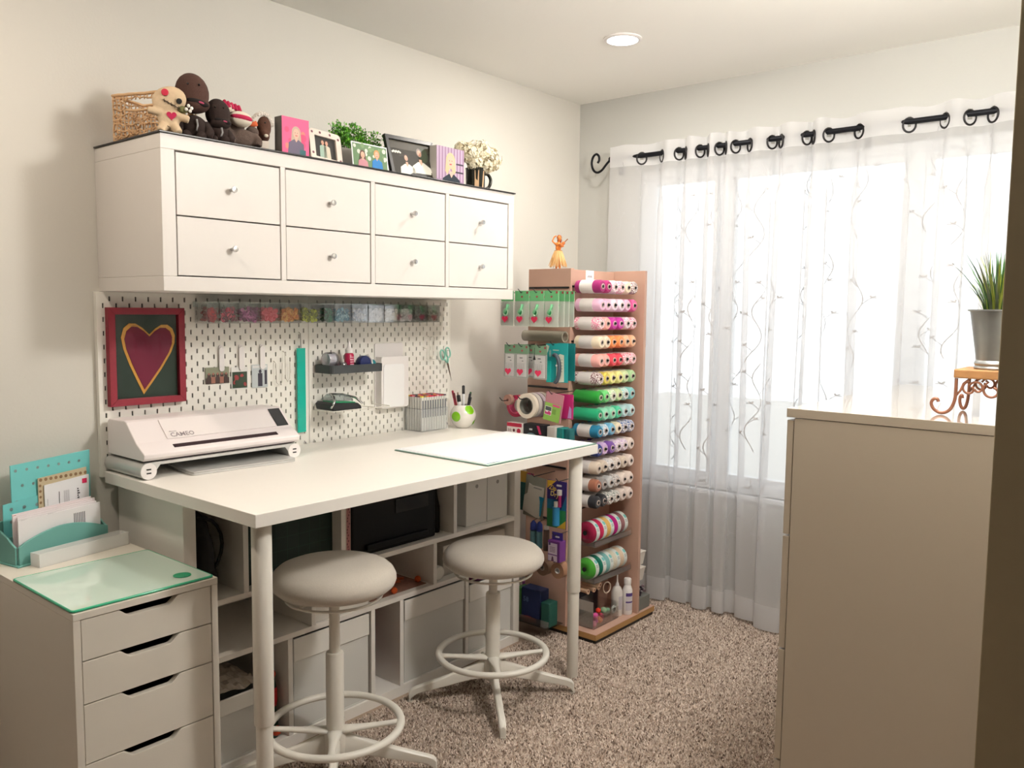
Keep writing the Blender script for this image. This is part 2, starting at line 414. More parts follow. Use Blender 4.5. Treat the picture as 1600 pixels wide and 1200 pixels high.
# ---------------- pegboards ----------------
def pegboard(y0, y1, label):
    z0, z1 = 0.878, 1.4375; xb, xf = 0.013, 0.018; W = y1-y0; H = z1-z0
    px, pz = 0.02, 0.0200
    nc = int(round(W/px)); nr = int(H/pz)
    ys = [0.0]; zs = [0.0]
    for i in range(1, nc): c = i*W/nc; ys += [c-0.0026, c+0.0026]
    ys.append(W)
    for j in range(1, nr): c = j*H/nr; zs += [c-0.0073, c+0.0073]
    zs.append(H)
    t = T('pegboard', label, 'pegboard', (0, y0, z0), group='pegboards above the desk')
    m = MB(); ny, nz = len(ys), len(zs)
    for x in (xf, xb): m.v += [(x, y0+y, z0+z) for z in zs for y in ys]
    N = ny*nz
    for j in range(nz-1):
        for i in range(ny-1):
            a = j*ny+i; q = (a, a+1, a+ny+1, a+ny)
            hole = i % 2 == 1 and j % 2 == 1 and ((i//2)+(j//2)) % 2 == 0
            if hole:
                for e0, e1 in ((0, 1), (1, 2), (2, 3), (3, 0)): m.f.append((q[e0], q[e1], q[e1]+N, q[e0]+N)); m.m.append(0)
            else:
                m.f.append(q); m.m.append(0); m.f.append(tuple(k+N for k in q)[::-1]); m.m.append(0)
    t.part('perforated_sheet', m, BOARD)
    r = MB(); r.box(0.0008, y0, z0, xf+0.001, y0+0.004, z1); r.box(0.0008, y1-0.004, z0, xf+0.001, y1, z1); r.box(0.0008, y0+0.004, z0, xf+0.001, y1-0.004, z0+0.004); r.box(0.0008, y0+0.004, z1-0.004, xf+0.001, y1-0.004, z1)
    t.part('rim', r, BOARD)
    t.part('slot_shade_sheet', MB().box(0.0008, y0+0.004, z0+0.004, 0.002, y1-0.004, z1-0.004), mat('slot_shade', S(26, 20, 16), 0.95))  # dark sheet added to stand for the shade behind the slots
    for yy in (y0+0.02, y1-0.02):
        t.part('screw', MB().lathe([(0.001, 0), (0.006, 0), (0.005, 0.004), (0.001, 0.005)], 12, ax='x', c=(xf, yy, z0+0.02)), CHROME, auto=True)
pegboard(-0.162, 0.5975, 'white slotted pegboard behind the red framed heart')
pegboard(0.5995, 1.345, 'white slotted pegboard behind the dark shelf tray and scissors')

# ---------------- desk ----------------
DZ = 0.897
def desk():
    t = T('desk', 'white rectangular craft desk with adjustable tube legs', 'desk', (0.45, 0.58, 0))
    t.part('tabletop', MB().box(0.030, -0.158, DZ-0.034, 0.827, 1.310, DZ), WHITE, bevel=0.0015)
    for x, y in ((0.772, -0.106), (0.772, 1.245)):
        m = MB(); m.lathe([(0.0245, 0.335), (0.0255, 0.338), (0.0255, DZ-0.038), (0.0245, DZ-0.036)], 28, c=(x, y, 0))
        l = t.part('leg', m, WHITE_M, auto=True)
        t.part('leg_extension', MB().lathe([(0.020, 0.0), (0.0215, 0.004), (0.0215, 0.34), (0.02, 0.341)], 28, c=(x, y, 0)), WHITE_M, parent=l, auto=True)
        t.part('mounting_plate', MB().lathe([(0.04, DZ-0.038), (0.04, DZ-0.0345)], 20, c=(x, y, 0)), WHITE_M, parent=l, auto=True)
desk()

# ---------------- bookcase under the desk ----------------
BX = 0.40; BY0, BY1, BT = -0.112, 1.375, 0.8625
def bookcase():
    t = T('bookcase', 'low white open bookcase with uneven compartments under the desk', 'bookcase', (0.02, BY0, 0))
    k = 0.038; P = lambda n, *a: t.part(n, MB().box(*a), WHITE, bevel=0.001)
    P('side_panel', 0.013, BY0, 0, BX, BY0+k, BT); P('side_panel', 0.013, BY1-k, 0, BX, BY1, BT)
    P('top_panel', 0.013, BY0+k, BT-k, BX, BY1-k, BT); P('bottom_panel', 0.013, BY0+k, 0, BX, BY1-k, k)
    P('back_panel', 0.013, BY0+k, k, 0.017, BY1-k, BT-k)
    a, b = BY0+k, BY1-k; s = 0.0175
    P('shelf', 0.017, a, 0.5275, BX, b, 0.545); P('shelf', 0.017, a, 0.355, BX, b, 0.3725)
    for y in (0.084, 0.449, 0.985): P('divider', 0.017, y-s/2, 0.545, BX, y+s/2, BT-k)
    for y in (0.327, 0.878): P('divider', 0.017, y-s/2, 0.3725, BX, y+s/2, 0.5275)
    for y in (0.236, 0.576, 0.710, 1.054): P('divider', 0.017, y-s/2, k, BX, y+s/2, 0.355)
bookcase()
def bin_(name, y0, y1, z0, z1, label, x1=0.392, flap=True, cat='storage bin', mm=None, group=None):
    t = T(name, label, cat, (0.2, y0, z0), group=group)
    body = mm or mat('grey_white_fabric', S(214, 213, 208), 0.85, bump=0.2, bscale=500)
    m = MB(); th = 0.006
    m.box(0.03, y0, z0, x1, y1, z0+th); m.box(0.03, y0, z0+th, 0.03+th, y1, z1); m.box(x1-th, y0, z0+th, x1, y1, z1); m.box(0.03+th, y0, z0+th, x1-th, y0+th, z1); m.box(0.03+th, y1-th, z0+th, x1-th, y1, z1)
    t.part('body', m, body, bevel=0.002)
    if flap: 
        h = (z1-z0)*0.24
        t.part('front_flap', MB().box(x1+0.0003, y0-0.001, z1-h, x1+0.005, y1+0.001, z1+0.001), mat('white_fabric', S(232, 229, 222), 0.85), bevel=0.002)
    return t
def shelf_contents():
    bin_('storage_bin', 0.252, 0.560, 0.0385, 0.345, 'white fabric bin with pale top band below the left stool seat', group='fabric bins in the bookcase')
    bin_('storage_bin', 0.728, 1.040, 0.0385, 0.345, 'white fabric bin with creased band in the middle of the bottom row', group='fabric bins in the bookcase')
    t = bin_('storage_bin', 1.072, 1.328, 0.0385, 0.315, 'white fabric bin with purple cloth showing at its top, beside the twine rack', group='fabric bins in the bookcase')
    m = MB().ell((0.3, 1.20, 0.318), (0.08, 0.10, 0.022), 20, 8); 
    single('purple_cloth', m, cm(110, 40, 90, 0.9), 'purple cloth lying on top of the fabric bin beside the twine rack', 'cloth', smooth=True)
    t = bin_('storage_bin', -0.068, 0.150, 0.0385, 0.235, 'white bin with a pale band behind the drawer unit', group='fabric bins in the bookcase')
    m = MB(); gx, gy = 22, 18; rr = random.Random(4)
    m.v = [(0.06+0.315*i/gx, -0.060+0.204*j/gy, 0.244+0.030*math.sin(PI*i/gx)*math.sin(PI*j/gy)+rr.uniform(-.007, .007)) for j in range(gy+1) for i in range(gx+1)]
    m.f = [(j*(gx+1)+i, j*(gx+1)+i+1, (j+1)*(gx+1)+i+1, (j+1)*(gx+1)+i) for j in range(gy) for i in range(gx)]; m.m = [0]*len(m.f)
    single('plastic_wrap', m, mat('crumpled_plastic', S(190, 178, 165), 0.25), 'crumpled clear plastic packaging heaped on the bin behind the drawer unit', 'packaging')
    # magazine files
    for i, (a, b, w) in enumerate(((1.072, 1.193, 'nearer the black boxes'), (1.196, 1.320, 'nearer the twine rack'))):
        m = MB(); fn = lambda u, v, d: Vector((u, d, v))
        t = T('magazine_file', 'tall white cardboard magazine file, the one '+w, 'magazine file', (0.2, a, 0.5455), group='magazine files on the top shelf')
        t.part('body', MB().box(0.10, a, 0.5455, 0.375, b, 0.80), mat('white_card', S(222, 220, 214), 0.8), bevel=0.002)
        t.part('finger_hole', MB().lathe([(0.001, 0), (0.008, 0), (0.008, 0.0008), (0.001, 0.0008)], 14, ax='x', c=(0.3751, (a+b)/2, 0.70)), cm(150, 148, 142))
    # white card box standing askew beside the files
    # black bag in first cell
    t = T('black_bag', 'black fabric bag with looped strap in the left top compartment', 'bag', (0.2, -0.02, 0.5455))
    fab = mat('black_fabric', S(16, 15, 16), 0.85, bump=0.3, bscale=300)
    shape('body', [('e', (0.30, -0.018, 0.60), (0.085, 0.050, 0.055)), ('e', (0.30, -0.025, 0.66), (0.085, 0.046, 0.11)), ('e', (0.29, -0.030, 0.74), (0.075, 0.040, 0.06))], fab, t.o, t.off)
    t.part('strap', MB().tube([(0.36, -0.045+0.075*math.sin(a)*(1 if a < PI/2 else 1), 0.70+0.09*math.cos(a)) for a in [PI*i/10 for i in range(9)]], 0.005, 8), fab, smooth=True)
    # dark green sheet leaning in second cell
    t = T('cutting_mat', 'dark green cutting mat standing in the second top compartment', 'cutting mat', (0.36, 0.1, 0.5455))
    t.part('mat_sheet', MB().box(0.350, 0.0945, 0.5455, 0.354, 0.4385, 0.81), mat('dark_green_mat', S(8, 38, 30), 0.6, noise=0.2, nscale=14))
    g = MB()
    for i in range(1, 8): g.box(0.3541, 0.094+i*0.042, 0.555, 0.3543, 0.0946+i*0.042, 0.80)
    for i in range(1, 6): g.box(0.3541, 0.10, 0.5455+i*0.042, 0.3543, 0.432, 0.5461+i*0.042)
    t.part('grid_lines', g, cm(36, 84, 66))
    # patterned file
    t = T('patterned_file', 'narrow file with a dusty pink floral spine beside the black boxes', 'file', (0.2, 0.463, 0.5455))
    t.part('body', MB().box(0.12, 0.460, 0.5455, 0.392, 0.486, 0.81), cm(206, 196, 184), bevel=0.001)
    sp = MB().box(0.3921, 0.468, 0.548, 0.3926, 0.484, 0.808)
    so = t.part('spine', sp, cm(168, 110, 108)); f = MB()
    for i in range(26): f.plate(circ(0.470+random.random()*0.012, 0.55+i*0.0098, 0.0028, 0.0035, 6), YZ(0.3927), 0)
    t.part('floral_print', f, cm(104, 58, 60), parent=so)
    # black printer in the wide cell
    t = T('printer', 'large black printer filling the wide top compartment', 'printer', (0.2, 0.5, 0.5455))
    PB = mat('satin_black', S(8, 8, 9), 0.5, spec=0.25)
    t.part('body', MB().box(0.05, 0.505, 0.5455, 0.375, 0.905, 0.755), PB, bevel=0.008)
    t.part('scanner_lid', MB().box(0.055, 0.51, 0.757, 0.37, 0.90, 0.785), PB, bevel=0.006)
    t.part('paper_tray', MB().box(0.3755, 0.56, 0.565, 0.393, 0.85, 0.585), PB, bevel=0.003)
    t.part('control_panel', MB().box(0.3755, 0.70, 0.67, 0.380, 0.86, 0.72), mat('panel_gloss', S(30, 32, 36), 0.15), bevel=0.002)
    t = T('black_bottle', 'slim black bottle beside the printer in the wide compartment', 'bottle', (0.33, 0.945, 0.5455))
    t.part('body', MB().lathe([(0.001, 0), (0.017, 0), (0.018, 0.01), (0.018, 0.10), (0.008, 0.15), (0.007, 0.20), (0.001, 0.205)], 18, c=(0.33, 0.945, 0.5455)), PB, auto=True)
    # middle row
    t = T('white_box', 'white lidded box in the middle row behind the left stool', 'box', (0.2, 0.34, 0.373))
    t.part('body', MB().box(0.1, 0.342, 0.373, 0.388, 0.565, 0.455), cm(226, 222, 214), bevel=0.002)
    t.part('lid', MB().box(0.097, 0.339, 0.456, 0.392, 0.569, 0.478), cm(230, 226, 218), bevel=0.002)
    single('patterned_paper', MB().box(0.12, 0.59, 0.3728, 0.37, 0.86, 0.3745), mat('rust_patterned_paper', S(150, 108, 92), 0.8, noise=0.35, nscale=60), 'rust patterned paper lying flat in the middle row', 'paper')
    for i, (x, y, lab) in enumerate(((0.37, 0.70, 'orange round pom-pom on the rust paper, nearer the left stool'), (0.34, 0.845, 'orange round pom-pom on the rust paper, nearer the right stool'))):
        m = MB().ell((x, y, 0.3868), 0.0120, 14, 10)
        single('pompom', m, cm(214, 92, 40, 0.9, bump=0.5), lab, 'pom-pom', group='orange pom-poms on the rust paper', smooth=True)
    single('orange_ribbon', MB().tube([(0.30, 0.74, 0.380), (0.28, 0.76, 0.378), (0.30, 0.79, 0.382), (0.26, 0.81, 0.379), (0.28, 0.83, 0.38)], 0.0045, 6), cm(190, 90, 50), 'orange ribbon coiled on the rust paper in the bookcase', 'ribbon', smooth=True)
    t = T('rolled_towel', 'small rolled white cloth in the middle row near the right stool', 'cloth', (0.2, 0.915, 0.373))
    t.part('roll', MB().lathe([(0.001, 0), (0.024, 0), (0.027, 0.004), (0.027, 0.23), (0.024, 0.234), (0.001, 0.234)], 20, ax='x', c=(0.15, 0.917, 0.4005)), cm(216, 214, 204, 0.9), auto=True)
    single('grey_box', MB().box(0.08, 0.96, 0.373, 0.36, 1.325, 0.49), cm(176, 168, 156), 'grey cardboard box in the middle row beside the twine rack', 'box', bevel=0.002)
    # bottom row narrow cells
    single('red_folder', MB().box(0.05, 0.588, 0.0385, 0.38, 0.600, 0.33), cm(96, 20, 34), 'dark red folder standing in the narrow bottom compartment', 'folder', bevel=0.001)
    t = T('toy_wand', 'dark green and red toy with orange knobs standing in the dark bottom compartment', 'toy', (0.34, 0.19, 0.0385))
    t.part('body', MB().lathe([(0.001, 0.0385), (0.022, 0.0385), (0.024, 0.06), (0.016, 0.13), (0.018, 0.20), (0.012, 0.225), (0.001, 0.228)], 18, c=(0.355, 0.192, 0)), cm(20, 50, 32), auto=True)
    t.part('band', MB().lathe([(0.0175, 0.14), (0.0195, 0.15), (0.0195, 0.19), (0.0185, 0.20)], 18, c=(0.355, 0.192, 0)), cm(190, 30, 40), auto=True)
    for z in (0.242, 0.062): t.part('knob', MB().ell((0.355 if z > .2 else 0.376, 0.192 if z > .2 else 0.196, z), 0.016, 14, 10), cm(214, 70, 24), smooth=True)
shelf_contents()

# ---------------- drawer unit ----------------
AX0, AX1, AY0, AY1, AZ = 0.055, 0.637, -0.508, -0.149, 0.700
AM = mat('drawer_unit_white', S(226, 220, 208), 0.45, noise=0.01)
def drawer_unit():
    t = T('drawer_unit', 'narrow white drawer unit with curved cut-out handles left of the desk', 'drawer unit', (0.35, -0.33, 0))
    k = 0.017
    t.part('top_panel', MB().box(AX0, AY0, AZ-k, AX1, AY1, AZ), AM, bevel=0.001)
    for a in (AY0, AY1-k): t.part('side_panel', MB().box(AX0, a, 0.0, AX1-0.001, a+k, AZ-k-0.0005), AM, bevel=0.001)
    t.part('back_panel', MB().box(AX0, AY0+k, 0.0, AX0+0.01, AY1-k, AZ-k), AM)
    t.part('plinth', MB().box(AX1-0.03, AY0+k, 0.0, AX1-0.012, AY1-k, 0.036), AM)
    zs = [0.683, 0.583, 0.480, 0.336, 0.190, 0.038]
    for i in range(5):
        z1, z0 = zs[i]-0.002, zs[i+1]+0.001; y0, y1 = AY0+k+0.002, AY1-k-0.002; W = y1-y0
        ym = (y0+y1)/2; hw = 0.078; dp = 0.019; pts = [(y0, z0), (y1, z0), (y1, z1)]
        N = 8
        for j in range(N+1):
            f = j/N; pts.append((ym+hw-0.032*f+0.0, z1-dp*(0.5-0.5*math.cos(PI*f))))
        for j in range(N+1):
            f = 1-j/N; pts.append((ym-hw+0.032*f, z1-dp*(0.5-0.5*math.cos(PI*f))))
        pts.append((y0, z1))
        d = t.part('drawer', MB().prism(pts, YZ(AX1-0.0205), 0, 0.018), AM, bevel=0.001)
        b = MB(); b.box(AX0+0.03, y0+0.01, z0+0.01, AX1-0.022, y1-0.01, z0+0.016); b.box(AX0+0.03, y0+0.01, z0+0.016, AX1-0.022, y0+0.02, z1-0.03); b.box(AX0+0.03, y1-0.02, z0+0.016, AX1-0.022, y1-0.01, z1-0.03)
        t.part('drawer_box', b, cm(120, 112, 100), parent=d)
drawer_unit()
def drawer_top():
    t = T('glass_board', 'pale green glass board lying on the drawer unit', 'glass board', (0.45, -0.335, AZ))
    GG = bpy.data.materials.new('green_glass'); GG.use_nodes = True; b = GG.node_tree.nodes['Principled BSDF']
    b.inputs['Base Color'].default_value = S(226, 248, 234); b.inputs['Roughness'].default_value = 0.03; b.inputs['Transmission Weight'].default_value = 0.2; b.inputs['Coat Weight'].default_value = 0.4
    t.part('pane', MB().prism(rounded(0.285, -0.506, 0.630, -0.158, 0.008), lambda u, v, d: Vector((u, v, AZ+0.0008+d)), 0, 0.0055), [GG], bevel=0.001)
    ed = MB(); P = rounded(0.285, -0.506, 0.630, -0.158, 0.008); n = len(P)
    for z in (0,): ed.tube([(u, v, AZ+0.0037) for u, v in P], 0.0034, 6, close=True)
    t.part('polished_edge', ed, mat('green_glass_edge', S(60, 170, 130), 0.1), smooth=True)
    t.part('green_badge', MB().lathe([(0.001, 0), (0.022, 0), (0.022, 0.0006), (0.001, 0.0006)], 28, c=(0.575, -0.212, AZ+0.0073)), cm(26, 158, 112, 0.4))
    # letter holder: back panels, front arch, sides
    U = Vector((-0.060, 0.30, 0)).normalized()   # along its width (roughly +y)
    O = Vector((0.172, -0.452, AZ+0.001)); X = Vector((U.y, -U.x, 0)); A = lambda y, x, z: O+U*y+X*x+Vector((0, 0, z))
    t = T('letter_holder', 'teal wooden letter holder full of envelopes on the drawer unit', 'letter holder', tuple(O))
    W = 0.262
    def pr(poly, x0, x1): return MB().prism(poly, lambda u, v, d: A(u, d, v), x0, x1)
    arch = [(0, 0), (W, 0), (W, 0.055)]+[(W-W*i/16, 0.052+0.034*math.sin(PI*i/16)**0.9) for i in range(1, 16)]+[(0, 0.05)]
    t.part('front_panel', pr(arch, -0.006, 0.002), TEAL, bevel=0.001)
    sidep = [(0.0, 0), (-0.085, 0), (-0.085, 0.088), (-0.065, 0.086), (-0.035, 0.072), (-0.015, 0.058), (0.0, 0.05)]
    for y in (-0.006, W): t.part('side_panel', MB().prism(sidep, lambda u, v, d: A(y+d, u-0.006, v), 0, 0.006), TEAL, bevel=0.001)
    t.part('back_panel', pr([(0, 0), (W, 0), (W, 0.11), (0, 0.11)], -0.091, -0.086), TEAL, bevel=0.001)
    t.part('middle_panel', pr([(0, 0), (W, 0), (W, 0.07), (0, 0.07)], -0.0555, -0.0525), TEAL, bevel=0.001)
    t.part('base', MB().prism([(-0.010, -0.095), (W+0.01, -0.095), (W+0.01, 0.012), (-0.010, 0.012)], lambda u, v, d: A(u, v, d-0.0008), 0, 0.004), TEAL, bevel=0.001)
    # dotted teal folder
    TF = mat('aqua_paper', S(118, 206, 206), 0.6)
    t = T('dotted_folder', 'aqua file folder with silver dots at the back of the letter holder', 'folder', tuple(A(0, -0.10, 0.005)))
    f = t.part('cover', pr([(0.036, 0.006), (W+0.004, 0.006), (W+0.006, 0.27), (0.034, 0.258)], -0.084, -0.081), TF)
    d = MB()
    for r in range(5):
        for c_ in range(7): d.plate(circ(0.048+c_*0.031+(0.017 if r % 2 else 0), 0.07+r*0.043, 0.0042, n=10), lambda u, v, dd=0: A(u, -0.0805, v), 0)
    t.part('silver_dots', d, mat('silver_foil', S(150, 170, 172), 0.35, metal=0.6), parent=f)
    t2 = T('dotted_folder', 'shorter aqua paper pocket with silver dots behind the letters', 'folder', tuple(A(0, -0.09, 0.005)))
    f = t2.part('cover', pr([(0.008, 0.006), (0.13, 0.006), (0.13, 0.165), (0.008, 0.155)], -0.0795, -0.0775), TF)
    d = MB()
    for r in range(2):
        for c_ in range(3): d.plate(circ(0.03+c_*0.036, 0.105+r*0.034, 0.005, n=10), lambda u, v, dd=0: A(u, -0.077, v), 0)
    t2.part('silver_dots', d, mat('silver_foil2', S(150, 170, 172), 0.35, metal=0.6), parent=f)
    # brown card + white letter with red stamp
    t = T('greeting_card', 'tan patterned card behind the letter with the red stamp', 'card', tuple(A(0.14, -0.08, 0.005)))
    c0 = t.part('card', pr([(0.105, 0.006), (0.252, 0.006), (0.252, 0.222), (0.105, 0.212)], -0.076, -0.0745), cm(200, 184, 152)); d = MB()
    for i in range(10): d.plate(circ(0.113+0.015*i, 0.206, 0.005, n=8), lambda u, v, dd=0: A(u, -0.074, v), 0)
    for i in range(8): d.plate(circ(0.111, 0.19-0.016*i, 0.004, n=8), lambda u, v, dd=0: A(u, -0.074, v), 0)
    t.part('printed_pattern', d, cm(140, 110, 78), parent=c0)
    t = T('letter', 'upright white letter with a small red stamp in the holder', 'letter', tuple(A(0.15, -0.07, 0.005)))
    c0 = t.part('sheet', pr([(0.122, 0.006), (0.254, 0.006), (0.256, 0.200), (0.120, 0.190)], -0.072, -0.070), PAPER)
    d = MB(); F = lambda u, v, dd=0: A(u-0.028, -0.0695, v)
    d.plate(rect(0.262, 0.176, 0.277, 0.190), F, 0, 0)
    for i in range(16): d.plate(rect(0.246, 0.165-0.0065*i, 0.250+0.002*(i % 3), 0.161-0.0065*i), F, 0, 1)
    d.plate(rect(0.190, 0.095, 0.192, 0.165), F, 0, 1)
    for i in range(6): d.plate(rect(0.205+0.003*i, 0.13, 0.206+0.003*i, 0.165), F, 0, 2)
    d.plate(rect(0.156, 0.13, 0.157, 0.15), F, 0, 2)
    t.part('printing', d, [cm(206, 30, 84), cm(70, 66, 70), cm(170, 168, 172)], parent=c0)
    labs = ['front white envelope with printed address lines in the letter holder', 'white envelope with a dark top corner line, second in the holder', 'white envelope third from the front in the teal holder',
            'white envelope fourth from the front in the teal holder', 'rearmost white envelope with a red edge in the holder']
    for i in range(5):
        x = -0.011-0.0078*i; h = 0.125+0.0035*i; y0 = 0.008+0.004*((i*7) % 3); L = 0.240-0.010*(i % 3)
        t = T('envelope', labs[i], 'envelope', tuple(A(y0, x, 0.005)), group='envelopes in the teal letter holder')
        c0 = t.part('sheet', pr([(y0, 0.006), (y0+L, 0.006), (y0+L, h), (y0, h-0.006)], x-0.0028, x), cm(244, 240-2*i, 242-2*i, 0.7))
        F = lambda u, v, dd=0, x=x: A(u, x+0.0003, v); d = MB()
        if i == 0:
            for r_ in range(7): d.plate(rect(0.166+0.0052*r_, 0.060+0.004*(r_ % 3), 0.1685+0.0052*r_, 0.108), F, 0)
            t.part('address', d, cm(96, 92, 98), parent=c0)
        elif i == 1:
            d.plate(rect(0.02, 0.117, 0.04, 0.1185), F, 0); d.plate(rect(0.095, 0.119, 0.13, 0.1205), F, 0); t.part('printing', d, cm(50, 40, 44), parent=c0)
        elif i == 4: d.plate(rect(0.014, 0.10, 0.022, 0.13), F, 0); t.part('printing', d, cm(196, 120, 110), parent=c0)
    # white frosted tray
    t = T('frosted_tray', 'long frosted white tray in front of the teal letter holder', 'tray', tuple(A(0.0, 0.02, 0)))
    fm = mat('frosted_plastic', S(246, 246, 244), 0.4, alpha=0.6); m = MB()
    bx = lambda u0, x0, z0, u1, x1, z1: m.add([A(u, x, z) for u in (u0, u1) for x in (x0, x1) for z in (z0, z1)], [(0, 1, 3, 2), (4, 6, 7, 5), (0, 4, 5, 1), (2, 3, 7, 6), (0, 2, 6, 4), (1, 5, 7, 3)])
    z0 = -0.0005
    bx(0.02, 0.018, z0, 0.288, 0.058, 0.003); bx(0.02, 0.018, 0.003, 0.288, 0.020, 0.036); bx(0.02, 0.056, 0.003, 0.288, 0.058, 0.036); bx(0.02, 0.020, 0.003, 0.022, 0.056, 0.036); bx(0.286, 0.020, 0.003, 0.288, 0.056, 0.036)
    t.part('tray_shell', m, fm)
drawer_top()

# ---------------- stools ----------------
def stool(cx, cy, zt, label):
    t = T('stool', label, 'stool', (cx, cy, 0), group='round adjustable stools', local=True)
    FB = mat('stool_linen', S(200, 192, 180), 0.9, noise=0.10, nscale=240, bump=0.4, bscale=900, sheen=0.3)
    R = 0.180; th = 0.080
    prof = [(0.001, zt)]+[(R*0.90*math.sin(a)**0.9 if a < PI/2 else R, zt) for a in ()]
    pr = [(0.002, zt), (0.06, zt-0.0005), (0.11, zt-0.002), (0.140, zt-0.006), (0.160, zt-0.014), (0.173, zt-0.026), (0.180, zt-0.040), (0.181, zt-0.052), (0.176, zt-0.065), (0.162, zt-0.077), (0.140, zt-0.084), (0.10, zt-0.085), (0.002, zt-0.085)]
    t.part('seat', MB().lathe(pr[::-1], 48), FB, smooth=True)
    t.part('seat_plate', MB().lathe([(0.002, zt-0.104), (0.035, zt-0.104), (0.060, zt-0.095), (0.075, zt-0.0865), (0.002, zt-0.086)], 28), WHITE_M, auto=True)
    ring = [(0.138*math.cos(2*PI*i/48), 0.138*math.sin(2*PI*i/48), zt-0.100) for i in range(48)]
    h = t.part('height_ring', MB().tube(ring, 0.0042, 8, close=True), WHITE_M, smooth=True)
    for a in (0.6, 2.7, 4.8):
        t.part('ring_bracket', MB().tube([(0.138*math.cos(a), 0.138*math.sin(a), zt-0.100), (0.05*math.cos(a), 0.05*math.sin(a), zt-0.097)], 0.0035, 6), WHITE_M, parent=h, smooth=True)
    t.part('piston', MB().lathe([(0.002, 0.36), (0.0155, 0.36), (0.0155, zt-0.10), (0.002, zt-0.10)], 20), WHITE_M, auto=True)
    t.part('column', MB().lathe([(0.002, 0.155), (0.026, 0.155), (0.0262, 0.385), (0.0245, 0.390), (0.019, 0.391), (0.002, 0.391)], 28), WHITE_M, auto=True)
    # hub + foot ring with spokes
    zr = 0.168
    fr = MB(); n = 64; R0 = 0.193
    prof = [(0.0125*math.cos(2*PI*j/10), 0.0105*math.sin(2*PI*j/10)) for j in range(10)]
    fr.ring([[Vector(((R0+p)*math.cos(2*PI*i/n), (R0+p)*math.sin(2*PI*i/n), zr+q)) for p, q in prof] for i in range(n)], 0, close=True)
    f = t.part('foot_ring', fr, WHITE_M, smooth=True)
    a0 = math.radians(-42)
    for k in range(4):
        a = a0+k*PI/2; c, s = math.cos(a), math.sin(a); P = lambda r, z: (r*c, r*s, z)
        prt = MB(); N = 8; rings = []
        for i in range(N+1):
            f_ = i/N; r = 0.018+(R0-0.022)*f_; zc = 0.152+0.014*f_**1.3; hw = 0.0090+0.015*(1-f_)**2.2+0.006*max(0, f_-0.8)*5*0.6; hh = 0.010-0.003*f_
            rings.append([Vector((r*c-s*hw*math.cos(b), r*s+c*hw*math.cos(b), zc+hh*math.sin(b))) for b in [2*PI*j/10 for j in range(10)]])
        prt.ring(rings); t.part('spoke', prt, WHITE_M, parent=f, smooth=True)
    t.part('hub', MB().lathe([(0.002, 0.070), (0.026, 0.070), (0.032, 0.085), (0.034, 0.14), (0.028, 0.158), (0.002, 0.160)], 28), WHITE_M, auto=True)
    for k in range(4):
        a = a0+k*PI/2; c, s = math.cos(a), math.sin(a); rings = []
        for r, zc, hh, hw in ((0.015, 0.108, 0.034, 0.017), (0.04, 0.108, 0.031, 0.0135), (0.08, 0.098, 0.024, 0.0115), (0.16, 0.074, 0.019, 0.011), (0.235, 0.054, 0.0145, 0.011), (0.272, 0.044, 0.013, 0.0115), (0.290, 0.034, 0.016, 0.0115), (0.300, 0.020, 0.020, 0.011)):
            rings.append([Vector((r*c-s*hw*x, r*s+c*hw*x, zc+hh*z)) for x, z in ((-1, -1), (-1, .7), (-.6, 1), (.6, 1), (1, .7), (1, -1))])
        l = t.part('leg', MB().ring(rings), WHITE_M, bevel=0.003, auto=True)
        t.part('foot_glide', MB().lathe([(0.002, 0), (0.011, 0), (0.011, 0.006), (0.002, 0.006)], 14, c=(0.295*c, 0.295*s, 0)), cm(190, 184, 172), parent=l, auto=True)
    return t.o
stool(0.655, 0.915, 0.566, 'round linen stool with foot ring, the lower one nearer the twine rack')
stool(0.650, 0.214, 0.660, 'round linen stool with foot ring, the higher one beside the front desk leg')

